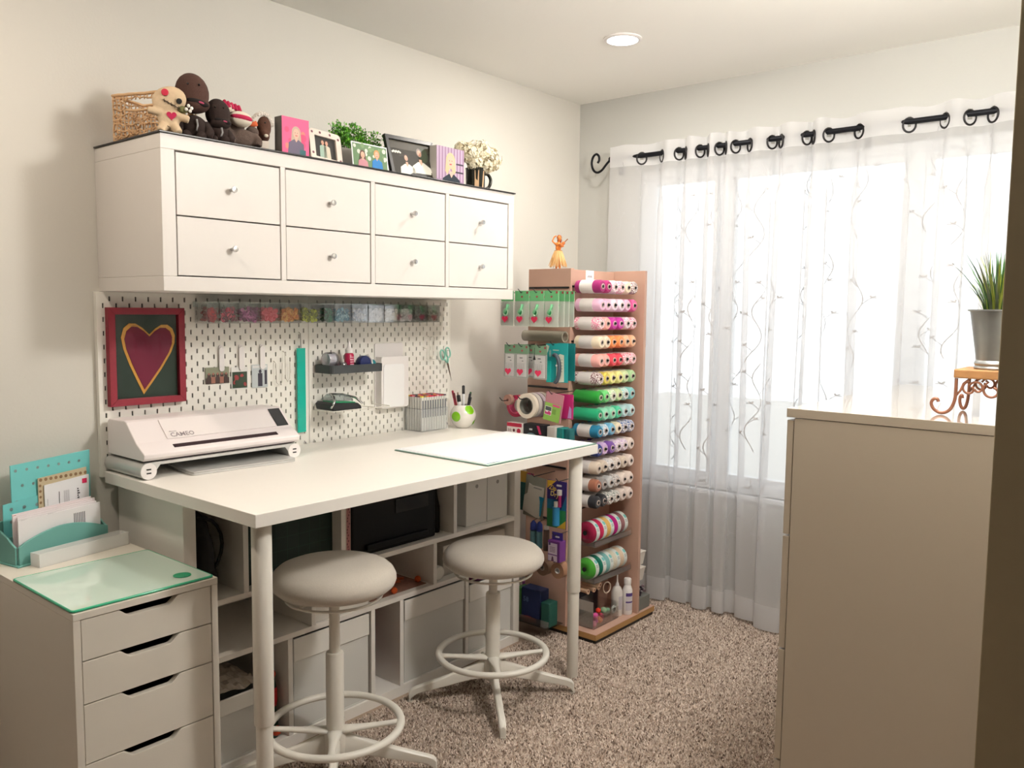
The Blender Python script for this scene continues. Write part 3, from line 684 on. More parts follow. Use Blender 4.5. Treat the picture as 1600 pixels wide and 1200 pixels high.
# ---------------- desk top: cutter, stand, laptop, mats, markers, pot ----------------
def on_desk():
    AL = mat('silver_aluminium', S(206, 206, 204), 0.35, metal=0.45)
    t = T('monitor_stand', 'silver and white riser with rolled ends under the cutting machine', 'stand', (0.13, 0.12, DZ))
    y0, y1 = -0.130, 0.368; R = 0.0245; zc = DZ+0.0005+R; n = 14; x0, x1 = 0.022, 0.247
    # profile in y-z : rolls at both ends and a thin deck
    top = zc+R; th = 0.0085; P = []
    for i in range(n+1): a = PI/2+2*PI*0.0+PI*i/n*1.35; P.append((y0+R*math.cos(a), zc+R*math.sin(a)))
    P += [(y0+R*1.0, zc+0.002), (y0+R*1.45, top-th)]; P2 = [(y0+y1-u, v) for u, v in P[::-1]]
    prof = P+P2
    t.part('deck', MB().prism(prof, lambda u, v, d: Vector((d, u, v)), x0, x1), AL, auto=True)
    for yy in (y0, y1):
        c = t.part('end_cap', MB().lathe([(0.001, 0), (R*0.97, 0), (R*0.97, 0.0015), (0.001, 0.0015)], 28, ax='x', c=(x1+0.0002, yy, zc)), WHITE_P, auto=True)
        m = MB()
        for dz in (-0.0055, 0.0055): m.box(x1+0.0018, yy-0.007, zc+dz-0.002, x1+0.0024, yy+0.007, zc+dz+0.002)
        t.part('usb_port', m, BLACK, parent=c)
    # cutting machine
    zb = top+0.0012
    t = T('cutting_machine', 'white craft cutting machine with dark touch screen on the silver riser', 'cutting machine', (0.13, 0.12, zb))
    ya, yb = -0.146, 0.386; x_b, x_f = 0.030, 0.250; hz = 0.112
    side = [(x_b, zb+0.004), (x_f-0.006, zb+0.004), (x_f+0.004, zb+0.012), (x_f+0.006, zb+0.024), (x_f-0.040, zb+0.052), (0.150, zb+hz-0.004), (0.138, zb+hz), (x_b+0.01, zb+hz-0.002), (x_b, zb+hz-0.012)]
    t.part('body', MB().prism(side, lambda u, v, d: Vector((u, d, v)), ya, yb), mat('cutter_white', S(238, 230, 230), 0.35), bevel=0.003)
    t.part('base', MB().box(x_b+0.01, ya+0.01, zb, x_f-0.012, yb-0.01, zb+0.0038), cm(60, 40, 46))
    # slanted lid: plane from (0.150, top) to (x_f-0.04)
    A0 = Vector((x_f-0.040, 0, zb+0.052)); A1 = Vector((0.150, 0, zb+hz-0.004)); V = (A1-A0).normalized(); L = (A1-A0).length
    F = frame_fn((A0.x, 0, A0.z), (0, 1, 0), V)
    lid = t.part('lid', MB().prism(rounded(ya+0.095, 0.004, yb-0.062, L-0.002, 0.003), F, 0.0005, 0.004), mat('cutter_lid', S(240, 233, 232), 0.3), bevel=0.001)
    text('CAMEO', 0.022, cm(150, 140, 144, 0.3), lid, F(ya+0.108, 0.008, 0.0046), (0, 1, 0), V); text('silhouette', 0.006, cm(150, 140, 144, 0.3), lid, F(ya+0.108, 0.027, 0.0046), (0, 1, 0), V)
    t.part('touch_screen', MB().prism(rect(yb-0.055, 0.005, yb-0.012, L-0.002), F, 0.0008, 0.003), mat('screen_dark', S(52, 54, 56), 0.15), bevel=0.0005)
    G = frame_fn((x_f-0.0, 0, zb+0.0265), (0, 1, 0), (Vector((x_f-0.040, 0, zb+0.052))-Vector((x_f+0.006, 0, zb+0.024))).normalized())
    t.part('feed_slot', MB().prism(rect(ya+0.100, 0.012, yb-0.075, 0.026), G, 0.0, 0.0026), cm(40, 16, 24))
    # laptop-like slab under the riser
    t = T('laptop', 'thin closed silver laptop lying under the riser', 'laptop', (0.16, 0.18, DZ))
    Q = Matrix.Rotation(math.radians(-3.5), 3, 'Z'); cc = Vector((0.180, 0.170, 0))
    fn = lambda u, v, d: cc+Q @ Vector((u, v, 0))+Vector((0, 0, DZ+0.001+d))
    t.part('base', MB().prism(rounded(-0.115, -0.178, 0.115, 0.172, 0.012), fn, 0, 0.0062), AL, auto=True)
    t.part('lid', MB().prism(rounded(-0.115, -0.178, 0.115, 0.172, 0.012), fn, 0.0072, 0.011), AL, auto=True)
    t.part('rubber_seam', MB().prism(rounded(-0.113, -0.176, 0.113, 0.170, 0.012), fn, 0.0063, 0.0071), BLACK)
    # glass mat + paper sheets
    t = T('glass_mat', 'large green edged glass mat under the white paper on the desk', 'glass mat', (0.6, 1.0, DZ))
    t.part('pane', MB().prism(rect(0.384, 0.692, 0.822, 1.304), lambda u, v, d: Vector((u, v, DZ+0.0006+d)), 0, 0.004), cm(196, 226, 212, 0.1))
    t.part('edge', MB().tube([(u, v, DZ+0.0026) for u, v in rect(0.384, 0.692, 0.822, 1.304)], 0.0020, 6, close=True), cm(96, 124, 114, 0.2))
    labs = ['upper white paper sheet on the glass mat', 'lower white paper sheet with a printed blue corner on the glass mat']
    for i, (a, z) in enumerate(((-1.2, DZ+0.0062), (0.0, DZ+0.0048))):
        Q = Matrix.Rotation(math.radians(a), 3, 'Z'); cc = Vector((0.598, 0.998, z)); w, h = (0.205, 0.290) if i == 0 else (0.214, 0.300)
        fn = lambda u, v, d, Q=Q, cc=cc: cc+Q @ Vector((u, v, 0))+Vector((0, 0, d))
        t = T('paper_sheet', labs[i], 'paper', (0.6, 1.0, z), group='paper sheets on the glass mat')
        s_ = t.part('sheet', MB().prism(rect(-w, -h, w, h), fn, 0, 0.0011), PAPER)
        if i == 1:
            m = MB(); 
            for k in range(3): m.plate(rect(0.2065, -0.295+0.014*k, 0.2125, -0.27+0.02*k), fn, 0.0012)
            t.part('printing', m, cm(70, 140, 180), parent=s_)
    # marker box
    t = T('marker_box', 'clear box packed with upright dual tip markers', 'marker box', (0.085, 1.145, DZ))
    x0, x1, y0, y1 = 0.034, 0.131, 1.066, 1.218; zb = DZ+0.0005; m = MB(); h = 0.092; w_ = 0.002
    m.box(x0, y0, zb, x1, y1, zb+w_); m.box(x0, y0, zb+w_, x0+w_, y1, zb+h); m.box(x1-w_, y0, zb+w_, x1, y1, zb+h); m.box(x0+w_, y0, zb+w_, x1-w_, y0+w_, zb+h); m.box(x0+w_, y1-w_, zb+w_, x1-w_, y1, zb+h)
    FROST = mat('frosted_clear', S(226, 230, 232), 0.3, alpha=0.16)
    t.part('box_shell', m, FROST)
    caps = [(236, 220, 80), (120, 116, 70), (230, 120, 60), (220, 60, 70), (206, 40, 90), (190, 40, 60), (240, 150, 160), (200, 70, 110), (176, 60, 60), (90, 60, 80), (70, 60, 70), (40, 40, 44), (150, 70, 80), (110, 120, 150)]
    CN = dict(zip(caps, ['yellow', 'olive', 'orange', 'coral red', 'crimson', 'dark red', 'pink', 'rose', 'brick red', 'plum', 'dark plum', 'black', 'mauve', 'slate blue']))
    ORD = ['first', 'second', 'third', 'fourth', 'fifth', 'sixth', 'seventh', 'eighth', 'ninth', 'tenth']
    body = MB().prism(rounded(-0.0062, -0.0062, 0.0062, 0.0062, 0.0025, 2), lambda u, v, d: Vector((u, v, d)), 0, 0.138)
    bm_ = mkmesh('barrel', body, cm(214, 214, 208, 0.5)); lb = MB().box(0.0063, -0.0035, 0.055, 0.0066, 0.0035, 0.125); lm = mkmesh('label_strip', lb, cm(96, 98, 104))
    sv = MB().box(-0.00635, -0.00635, 0.089, 0.00635, 0.00635, 0.0905); sm_ = mkmesh('seam', sv, cm(70, 70, 74))
    cp = MB().prism(rounded(-0.0063, -0.0063, 0.0063, 0.0063, 0.0025, 2), lambda u, v, d: Vector((u, v, d)), 0.1382, 0.143)
    cmesh = {}
    for i in range(6):
        for j in range(10):
            c_ = caps[(j*5+i*3) % len(caps)] if i < 5 else caps[(j) % len(caps)]
            x = x0+0.010+i*0.0152; y = y0+0.011+j*0.0144
            r = bpy.data.objects.new('marker', None); C.objects.link(r); r.location = (x, y, zb+w_+0.0005)
            tag(r, 'grey marker with %s end, %s along the %s row from the pegboard' % (CN[c_], ORD[j], ORD[i]), 'marker', 'markers in the clear box')
            for nm, me in (('barrel', bm_), ('label_strip', lm), ('seam', sm_)):
                o = bpy.data.objects.new(nm, me); C.objects.link(o); o.parent = r
            if c_ not in cmesh: cmesh[c_] = mkmesh('cap_end', cp, cm(*c_))
            o = bpy.data.objects.new('cap_end', cmesh[c_]); C.objects.link(o); o.parent = r
    # round pot with green spots
    t = T('pen_pot', 'round white pot with large green spots holding pens', 'pen pot', (0.150, 1.290, DZ), local=True)
    prof = [(0.002, 0.001), (0.026, 0.001), (0.030, 0.003), (0.045, 0.018), (0.055, 0.042), (0.056, 0.055), (0.050, 0.075), (0.040, 0.090), (0.034, 0.097), (0.031, 0.097), (0.036, 0.088), (0.046, 0.072), (0.051, 0.05), (0.04, 0.016), (0.002, 0.008)]
    t.part('bowl', MB().lathe(prof, 40), mat('glazed_white', S(236, 232, 224), 0.15, coat=0.5), smooth=True)
    def spot(yaw, pit, r0):
        m = MB(); rings = []
        d0 = Vector((math.cos(pit)*math.cos(yaw), math.cos(pit)*math.sin(yaw), math.sin(pit))); u = d0.orthogonal().normalized(); v = d0.cross(u)
        def surf(d):
            # intersect the lathed profile by height angle
            a = math.atan2(d.z, math.hypot(d.x, d.y)); best = None
            for i in range(2, 9):
                (r1, z1), (r2, z2) = prof[i], prof[i+1]
                a1, a2 = math.atan2(z1-0.048, r1), math.atan2(z2-0.048, r2)
                if a1 <= a <= a2: f = (a-a1)/(a2-a1); best = (r1+(r2-r1)*f, z1+(z2-z1)*f)
            if best is None: best = (prof[2] if a < 0 else prof[9])
            h = math.hypot(d.x, d.y); return Vector((d.x/h*(best[0]+0.0009), d.y/h*(best[0]+0.0009), best[1]))
        for k in range(5):
            rr = r0*k/4+0.001; rings.append([surf((d0+u*rr*math.cos(2*PI*j/24)+v*rr*math.sin(2*PI*j/24)).normalized()) for j in range(24)])
        m.ring(rings, cap=False); return m
    GR = mat('green_glaze', S(128, 196, 24), 0.15, coat=0.5)
    for yw, pt, r0 in ((-1.42, 0.05, 0.42), (-0.15, 0.62, 0.40), (1.9, 0.1, 0.42), (3.2, 0.3, 0.4), (0.5, -0.5, 0.3)): t.part('green_spot', spot(yw, pt, r0), GR, smooth=True)
    pens = [((-0.018, -0.018), (-0.030, -0.034), 0.158, (196, 50, 80), 0.0045, 'slim red pen leaning to the marker box in the spotted pot'),
            ((0.004, -0.016), (-0.004, -0.026), 0.140, (240, 240, 240), 0.0075, 'thick white marker with black cap at the front of the spotted pot'),
            ((0.000, 0.004), (-0.010, 0.012), 0.178, (238, 238, 240), 0.0055, 'tallest white pen with black cap in the spotted pot'),
            ((0.012, 0.006), (0.020, 0.022), 0.145, (40, 40, 50), 0.0045, 'black pen leaning right in the spotted pot'),
            ((0.010, 0.018), (0.010, 0.036), 0.150, (60, 120, 70), 0.004, 'green pencil leaning toward the twine rack in the spotted pot'),
            ((-0.010, -0.006), (-0.020, -0.012), 0.150, (180, 160, 140), 0.004, 'tan pencil in the spotted pot'),
            ((0.018, -0.004), (0.034, 0.010), 0.132, (30, 30, 34), 0.005, 'short dark pen at the rim of the spotted pot'),
            ((-0.004, -0.02), (-0.012, -0.044), 0.150, (120, 30, 40), 0.004, 'dark red pencil in the spotted pot')]
    for (a, b, h, col, r, lab) in pens:
        p0 = Vector((0.150+a[0]*.6, 1.290+a[1]*.6, DZ+0.012)); p1 = Vector((0.150+b[0], 1.290+b[1], DZ+h)); d = p1-p0
        tt = T('pen', lab, 'pen', tuple(p0), group='pens in the spotted pot')
        tt.part('barrel', MB().tube([p0, p0+d*0.78], r, 10), cm(*col), smooth=False, auto=True)
        tt.part('cap', MB().tube([p0+d*0.781, p0+d*0.98, p1], [r*1.12, r*1.12, r*0.6], 10), cm(28, 28, 30) if col[0] > 200 else cm(*[min(255, int(c*0.8)) for c in col]), auto=True)
on_desk()

# ---------------- things on the pegboards ----------------
def on_board():
    bx = 0.0185
    # framed heart
    t = T('framed_heart', 'red framed picture of a dark red heart with gold outline', 'picture', (bx+0.002, -0.018, 1.092))
    y0, y1, z0, z1 = -0.139, 0.103, 1.092, 1.391; xa = bx+0.003; wd = 0.021; xf = xa+0.022
    RF = mat('red_glitter_frame', S(132, 18, 40), 0.5, noise=0.35, nscale=400)
    for nm, poly in (('frame_rail', [(y0, z1), (y0+wd, z1-wd), (y1-wd, z1-wd), (y1, z1)]), ('frame_rail', [(y0, z0), (y1, z0), (y1-wd, z0+wd), (y0+wd, z0+wd)]),
                     ('frame_rail', [(y0, z0), (y0+wd, z0+wd), (y0+wd, z1-wd), (y0, z1)]), ('frame_rail', [(y1, z0), (y1, z1), (y1-wd, z1-wd), (y1-wd, z0+wd)])):
        t.part(nm, MB().prism(poly, YZ(xa), 0, xf-xa), RF, bevel=0.001)
    bk = t.part('green_backing', MB().prism(rect(y0+wd-.002, z0+wd-.002, y1-wd+.002, z1-wd+.002), YZ(xa), 0.002, 0.006), mat('dark_green_card', S(14, 44, 32), 0.6))
    # outline shape traced as the heart in the picture
    def hp(s, n=40):
        pts = []
        c = [(-0.007, 1.308), (0.012, 1.326), (0.032, 1.338), (0.052, 1.338), (0.068, 1.326), (0.076, 1.304), (0.074, 1.280), (0.062, 1.250), (0.030, 1.200), (-0.004, 1.155), (-0.030, 1.122), (-0.050, 1.165), (-0.072, 1.215), (-0.090, 1.265), (-0.096, 1.300), (-0.088, 1.328), (-0.070, 1.343), (-0.050, 1.342), (-0.028, 1.328)]
        cy, cz = -0.010, 1.255
        return [(cy+(y-cy)*s, cz+(z-cz)*s) for y, z in c]
    t.part('gold_border', MB().prism(hp(1.0), YZ(xa+0.006), 0.0002, 0.0016), mat('gold_felt', S(206, 152, 66), 0.8, noise=0.2, nscale=200))
    t.part('heart', MB().prism(hp(0.885), YZ(xa+0.0076), 0.0002, 0.0016), mat('maroon_felt', S(112, 30, 56), 0.9, noise=0.25, nscale=260))
    t.part('glass', MB().add([YZ(xa+0.014)(*p) for p in rect(y0+wd, z0+wd, y1-wd, z1-wd)], [(0, 1, 2, 3)]), clear('picture_glass', (0.97, 0.97, 0.97, 1), 0.0, 0.02))
    # button containers
    first = [(0.147, 0.192, (150, 20, 50), (206, 40, 60), 'deep red'), (0.193, 0.262, (110, 20, 60), (214, 60, 100), 'dark pink and wine'), (0.262, 0.345, (110, 30, 90), (206, 120, 180), 'purple and lilac'),
             (0.345, 0.424, (214, 60, 84), (236, 110, 130), 'coral pink'), (0.424, 0.508, (206, 120, 40), (240, 190, 110), 'orange and amber'), (0.508, 0.592, (120, 130, 30), (206, 216, 80), 'olive and lime green')]
    second = [(0.607, 0.655, (20, 70, 56), (60, 140, 110), 'dark green'), (0.655, 0.735, (60, 130, 160), (170, 214, 226), 'aqua blue'), (0.735, 0.815, (176, 190, 214), (232, 236, 246), 'pale blue and white'),
              (0.815, 0.896, (216, 212, 214), (240, 238, 238), 'pearl white'), (0.896, 0.975, (222, 214, 200), (246, 242, 236), 'ivory'), (0.975, 1.055, (206, 208, 212), (238, 240, 242), 'bright white'),
              (1.055, 1.130, (40, 40, 44), (84, 88, 96), 'black'), (1.130, 1.200, (110, 106, 96), (190, 184, 168), 'grey and silver')]
    d0 = MB().lathe([(0.001, -0.0014), (0.0075, -0.0014), (0.0085, 0), (0.0075, 0.0014), (0.006, 0.0008), (0.001, 0.0008)], 10)
    for y0, y1, c1, c2, nm in first+second:
        z0, z1 = 1.342, 1.408; xa, xf = bx+0.004, 0.100
        t = T('button_container', 'clear container of %s buttons hanging on the pegboard' % nm, 'container', (0.06, (y0+y1)/2, z0), group='clear button containers under the wall cabinet')
        g = 0.0015; m = MB(); w_ = 0.0015; a, b = y0+g, y1-g
        m.box(xa, a, z0, xf, b, z0+w_); m.box(xa, a, z0+w_, xa+w_, b, z1); m.box(xf-w_, a, z0+w_, xf, b, z1); m.box(xa+w_, a, z0+w_, xf-w_, a+w_, z1); m.box(xa+w_, b-w_, z0+w_, xf-w_, b, z1)
        t.part('box_shell', m, CLEAR)
        q = MB(); n = int(110*(b-a)/0.07)
        for i in range(n):
            front = i < n*0.42
            x = xf-0.006 if front else random.uniform(xa+0.012, xf-0.01); y = random.uniform(a+0.010, b-0.010); z = z0+0.010+random.random()**1.2*0.040
            M = Matrix.Rotation(random.uniform(0, 6.28), 3, 'Z') @ Matrix.Rotation(random.uniform(0, 1.3), 3, 'X')
            if front: M = Matrix.Rotation(PI/2+random.uniform(-.35, .35), 3, 'Y') @ Matrix.Rotation(random.uniform(-.3, .3), 3, 'X')
            s = random.uniform(0.6, 1.05)
            q.add([M @ (Vector(p)*s)+Vector((x, y, z)) for p in d0.v], d0.f, random.randint(0, 2))
        t.part('buttons', q, [cm(*c1, 0.35), cm(*c2, 0.35), cm(*[(u+v)//2 for u, v in zip(c1, c2)], 0.35)], kind='stuff')
        t.part('hinged_lid', MB().box(xa, a, z1+0.0003, xf, b, z1+0.002), CLEAR)
    for y0, y1, lab in ((0.145, 0.594, 'clear rail holding the reddish button containers'), (0.605, 1.205, 'clear rail holding the blue and white button containers')):
        m = MB(); m.box(bx+0.0005, y0, 1.4106, 0.102, y1, 1.413); m.box(bx+0.0005, y0, 1.395, bx+0.003, y1, 1.4105)
        single('container_rail', m, clear('rail_acrylic', (0.9, 0.94, 0.92, 1), 0.15), lab, 'rail')
    # clips with photos
    photos = [(0.183, 0.270, 1.140, 1.195, 0.241, [(130, 134, 112), (60, 40, 36), (150, 100, 84)], 'family group photo under the white clip nearest the framed heart', 0.6),
              (0.278, 0.341, 1.117, 1.192, 0.316, [(226, 226, 222), (40, 60, 40), (140, 50, 50)], 'square photo of a dark leafy scene under the middle white clip', -1),
              (0.357, 0.420, 1.117, 1.197, 0.398, [(190, 198, 200), (50, 46, 60), (228, 228, 226)], 'wintry photo of a standing figure under the third white clip', 0)]
    for i, (a, b, z0, z1, yc, cs, lab, tilt) in enumerate(photos):
        t = T('peg_clip', ['white plastic clip on the pegboard nearest the framed heart', 'middle white plastic clip on the pegboard', 'third white plastic clip on the pegboard, nearest the teal ruler'][i], 'clip', (bx, yc, 1.18), group='white clips on the pegboard')
        t.part('clip_arm', MB().prism(rounded(yc-0.0095, 1.180, yc+0.0095, 1.262, 0.009), YZ(bx+0.004), 0, 0.005), WHITE_P, bevel=0.001)
        t.part('clip_back', MB().prism(rounded(yc-0.007, 1.195, yc+0.007, 1.268, 0.006), YZ(bx+0.0004), 0, 0.0025), WHITE_P)
        t = T('photo_print', lab, 'photo', (bx, (a+b)/2, z0), group='photo prints under the clips')
        f0 = t.part('print', MB().prism(rect(a, z0, b, z1), YZ(bx+0.0022), 0.001, 0.0016), cm(*cs[0]))
        m = MB(); w_ = b-a; h = z1-z0; F = YZ(bx+0.0042)
        if i == 0:
            m.plate(rect(a, z0, b, z0+h*.35), F, 0, 0)
            for k in range(5): m.plate(circ(a+w_*(.14+.18*k), z0+h*.50, w_*.075, w_*.10, 10), F, 0.0002, 0); m.plate(circ(a+w_*(.14+.18*k), z0+h*.60, w_*.045, w_*.05, 8), F, 0.0004, 1); m.plate(rect(a+w_*(.05+.18*k), z0+h*.03, a+w_*(.22+.18*k), z0+h*.42), F, 0.0003, k % 2)
        elif i == 1:
            m.plate(rect(a+.003, z0+.003, b-.003, z0+h*.78), F, 0, 0)
            for k in range(14): m.plate(circ(random.uniform(a+.01, b-.01), random.uniform(z0+.01, z0+h*.7), .006, .008, 7, rot=k), F, 0.0002+.0001*k/14, k % 2)
        else:
            m.plate(rect(a+w_*.38, z0+.004, a+w_*.66, z0+h*.62), F, 0.0002, 0); m.plate(circ(a+w_*.52, z0+h*.70, w_*.09, w_*.11, 10), F, 0.0002, 0)
            m.plate(rect(a+.003, z1-.012, b-.003, z1-.003), F, 0.0001, 1); m.plate(rect(a+w_*.8, z0+.01, a+w_*.95, z1-.02), F, 0.0001, 0)
        t.part('picture', m, [cm(*cs[1]), cm(*cs[2])], parent=f0)
    # wire U hooks
    def wire(name, pts, lab, r=0.0016, cat='hook', m=WHITE_M): return single(name, MB().tube(pts, r, 8), m, lab, cat, smooth=True)
    x = bx+0.012
    wire('wire_hook', [(bx, 0.448, 1.206), (x, 0.449, 1.20), (x, 0.452, 1.13), (x, 0.463, 1.121), (x, 0.474, 1.13), (x, 0.476, 1.20)], 'white wire hook on the pegboard beside the clips')
    wire('wire_hook', [(bx, 0.487, 1.240), (x, 0.487, 1.236), (x+.004, 0.487, 1.145), (x, 0.498, 1.132), (x, 0.507, 1.142), (x, 0.508, 1.20)], 'white wire hook on the pegboard beside the teal ruler')
    # ruler on a wire
    t = T('teal_ruler', 'translucent teal ruler hanging upright on the pegboard', 'ruler', (bx+0.012, 0.556, 0.94))
    t.part('blade', MB().prism(rect(0.538, 0.942, 0.574, 1.250), YZ(bx+0.011), 0, 0.003), mat('teal_acrylic', S(16, 180, 160), 0.25, alpha=0.93)); m = MB()
    for i in range(30): m.plate(rect(0.539, 0.948+i*0.010, 0.539+(0.010 if i % 5 == 0 else 0.005), 0.9488+i*0.010), YZ(bx+0.0143), 0)
    t.part('scale_marks', m, cm(10, 110, 100))
    wire('ruler_wire', [(bx, 0.556, 1.308), (bx+.010, 0.556, 1.303), (bx+.012, 0.556, 1.2505)], 'thin wire hook holding the teal ruler', 0.001, m=IRON)
    # dark shelf tray with things
    t = T('shelf_tray', 'dark grey shallow tray shelf on the pegboard', 'shelf', (bx, 0.74, 1.155))
    GM = mat('charcoal_metal', S(54, 58, 60), 0.5); x0, x1, y0, y1, z0, z1 = bx+0.001, 0.128, 0.618, 0.868, 1.157, 1.187
    t.part('base', MB().prism(rounded(x0, y0, x1, y1, 0.018), lambda u, v, d: Vector((u, v, z0+d)), 0, 0.0025), GM)
    P = rounded(x0, y0, x1, y1, 0.018); Pi = rounded(x0+.0025, y0+.0025, x1-.0025, y1-.0025, 0.0155); n = len(P)
    m = MB(); m.v = [(u, v, z) for z in (z0+.0026, z1) for (u, v) in P]+[(u, v, z) for z in (z0+.0026, z1) for (u, v) in Pi]
    for i in range(n):
        j = (i+1) % n; m.f += [(i, j, n+j, n+i), (2*n+i, 2*n+j, 3*n+j, 3*n+i), (n+i, n+j, 3*n+j, 3*n+i), (i, j, 2*n+j, 2*n+i)]; m.m += [0]*4
    t.part('rim', m, GM)
    zz = z0+0.003
    t = T('tape_dispenser', 'clear round case with white rolls at the left end of the dark tray', 'tape', (0.08, 0.640, zz), group='things in the dark tray')
    t.part('case', MB().lathe([(0.001, -0.02), (0.026, -0.02), (0.028, -0.016), (0.028, 0.016), (0.026, 0.02), (0.001, 0.02)], 24, ax='y', c=(0.08, 0.648, zz+0.047)), clear('case_clear', (0.9, 0.9, 0.93, 1), 0.2), auto=True)
    t.part('roll', MB().lathe([(0.010, -0.015), (0.021, -0.015), (0.021, 0.015), (0.010, 0.015)], 24, ax='y', c=(0.08, 0.648, zz+0.047)), cm(224, 222, 230), auto=True)
    t.part('foot', MB().box(0.060, 0.630, zz, 0.10, 0.667, zz+0.018), cm(210, 208, 214), bevel=0.003)
    t = T('small_jar', 'small clear jar beside the round tape case in the dark tray', 'jar', (0.09, 0.697, zz), group='things in the dark tray')
    t.part('glass', MB().lathe([(0.001, zz), (0.018, zz), (0.020, zz+.004), (0.019, zz+.030), (0.015, zz+.036), (0.001, zz+.036)], 20, c=(0.09, 0.697, 0)), clear('jar_glass', (0.85, 0.85, 0.88, 1), 0.2), auto=True)
    t.part('contents', MB().lathe([(0.001, zz+.001), (0.016, zz+.001), (0.016, zz+.02), (0.001, zz+.022)], 14, c=(0.09, 0.697, 0)), cm(170, 160, 166))
    t = T('glue_bottle', 'small crimson bottle with a white nozzle in the dark tray', 'bottle', (0.08, 0.737, zz), group='things in the dark tray')
    t.part('body', MB().lathe([(0.001, zz), (0.017, zz), (0.0185, zz+.003), (0.0185, zz+.062), (0.014, zz+.068), (0.001, zz+.068)], 24, c=(0.08, 0.737, 0)), cm(172, 24, 70, 0.35), auto=True)
    t.part('cap', MB().lathe([(0.001, zz+.069), (0.0145, zz+.069), (0.015, zz+.082), (0.008, zz+.090), (0.003, zz+.112), (0.001, zz+.113)], 20, c=(0.08, 0.737, 0)), WHITE_P, auto=True)
    m = MB()
    for k in range(5): m.box(0.0988, 0.727, zz+.016+.009*k, 0.0992, 0.743+.001*(k % 2), zz+.019+.009*k)
    t.part('lettering', m, cm(236, 190, 206))
    t = T('tape_gun', 'navy and teal tape dispenser with a white band in the dark tray', 'tape dispenser', (0.08, 0.84, zz), group='things in the dark tray')
    t.part('body', MB().lathe([(0.001, -0.014), (0.026, -0.014), (0.028, -0.010), (0.028, 0.010), (0.026, 0.014), (0.001, 0.014)], 24, ax='x', c=(0.080, 0.806, zz+0.0285)), cm(22, 36, 92, 0.3), auto=True)
    t.part('band', MB().tube([(0.083, 0.822, zz+.004), (0.083, 0.840, zz+.020), (0.083, 0.836, zz+.042), (0.083, 0.822, zz+.056)], [.006]*4, 8, sx=2.5), WHITE_P, smooth=True)
    t.part('teal_grip', MB().ell((0.080, 0.846, zz+0.021), (0.018, 0.020, 0.021), 16, 10), cm(20, 140, 150, 0.3), smooth=True)
    # wire shelf with stamper
    x1 = 0.138; z = 1.020
    t = T('wire_shelf', 'white wire ledge on the pegboard below the dark tray', 'wire shelf', (bx, 0.72, z))
    t.part('wire_frame', MB().tube([(bx, 0.612, z+.030), (bx+.004, 0.612, z), (x1-.01, 0.606, z), (x1, 0.615, z), (x1, 0.886, z), (x1-.01, 0.895, z), (bx+.004, 0.895, z), (bx, 0.895, z+.030)], 0.0017, 8), WHITE_M, smooth=True)
    for y in (0.66, 0.74, 0.82): t.part('cross_wire', MB().tube([(bx+.004, y, z-.0008), (x1, y, z-.0008)], 0.0013, 6), WHITE_M)
    t.part('front_rail', MB().tube([(bx+.004, 0.895, z), (bx+.010, 0.895, z+.055), (bx+.010, 0.905, z+.055)], 0.0012, 6), WHITE_M, smooth=True)
    t = T('hole_punch', 'chrome and black paper trimmer with green insert on the wire ledge', 'paper punch', (0.08, 0.68, z+.002))
    ez = z+0.002
    t.part('base', MB().prism([(0.618, ez), (0.752, ez), (0.748, ez+.012), (0.735, ez+.022), (0.622, ez+.030), (0.612, ez+.022)], lambda u, v, d: Vector((d, u, v)), 0.035, 0.135), BLACK, bevel=0.003)
    F = frame_fn((0.085, 0.685, ez+.0290), (0, 1, -0.075), Vector((-1, 0, 0.0)))
    t.part('green_insert', MB().prism(rounded(-0.052, -0.034, 0.052, 0.034, 0.006), F, 0.0, -0.006), cm(16, 150, 96, 0.3))
    t.part('chrome_handle', MB().tube([(0.130, 0.612, ez+.010), (0.134, 0.625, ez+.033), (0.110, 0.640, ez+.050), (0.060, 0.66, ez+.055), (0.060, 0.72, ez+.050), (0.110, 0.742, ez+.040), (0.134, 0.756, ez+.018)], 0.0042, 8), CHROME, smooth=True)
    t.part('clear_cover', MB().prism([(0.630, ez+.036), (0.660, ez+.056), (0.715, ez+.052), (0.742, ez+.028)], lambda u, v, d: Vector((d, u, v)), 0.045, 0.100), clear('cover_clear', (0.8, 0.85, 0.85, 1), 0.15))
    # letter box
    t = T('wall_letter_box', 'tall white plastic letter pocket on the pegboard', 'wall pocket', (bx, 0.985, 1.0))
    t.part('back_panel', MB().prism(rounded(0.912, 1.002, 1.062, 1.258, 0.006), YZ(bx+.001), 0, 0.004), WHITE_P, bevel=0.001)
    b = MB(); b.box(bx+.0055, 0.916, 1.002, 0.0565, 1.058, 1.006); b.box(bx+.0055, 0.916, 1.006, 0.0565, 0.919, 1.205); b.box(bx+.0055, 1.055, 1.006, 0.0565, 1.058, 1.205)
    t.part('pocket_sides', b, WHITE_P)
    t.part('front_panel', MB().prism(rounded(0.914, 1.000, 1.060, 1.206, 0.010), YZ(0.057), 0, 0.003), WHITE_P, bevel=0.001)
    t.part('paper_flap', MB().prism(rounded(0.924, 1.004, 1.034, 1.175, 0.012), YZ(0.0605), 0, 0.002), cm(244, 244, 244, 0.4), bevel=0.0008)
    # white square U hook + keys
    wire('wire_hook', [(bx, 1.209, 1.282), (x, 1.209, 1.279), (x, 1.209, 1.20), (x, 1.222, 1.188), (x, 1.234, 1.20), (x, 1.236, 1.276), (x, 1.228, 1.282), (x, 1.216, 1.278)], 'tall white wire hook on the pegboard beside the letter pocket')
    wire('wire_hook', [(bx, 1.188, 1.233), (x+.004, 1.188, 1.230), (x+.004, 1.188, 1.186), (x+.004, 1.232, 1.184)], 'small square white wire hook beside the letter pocket')
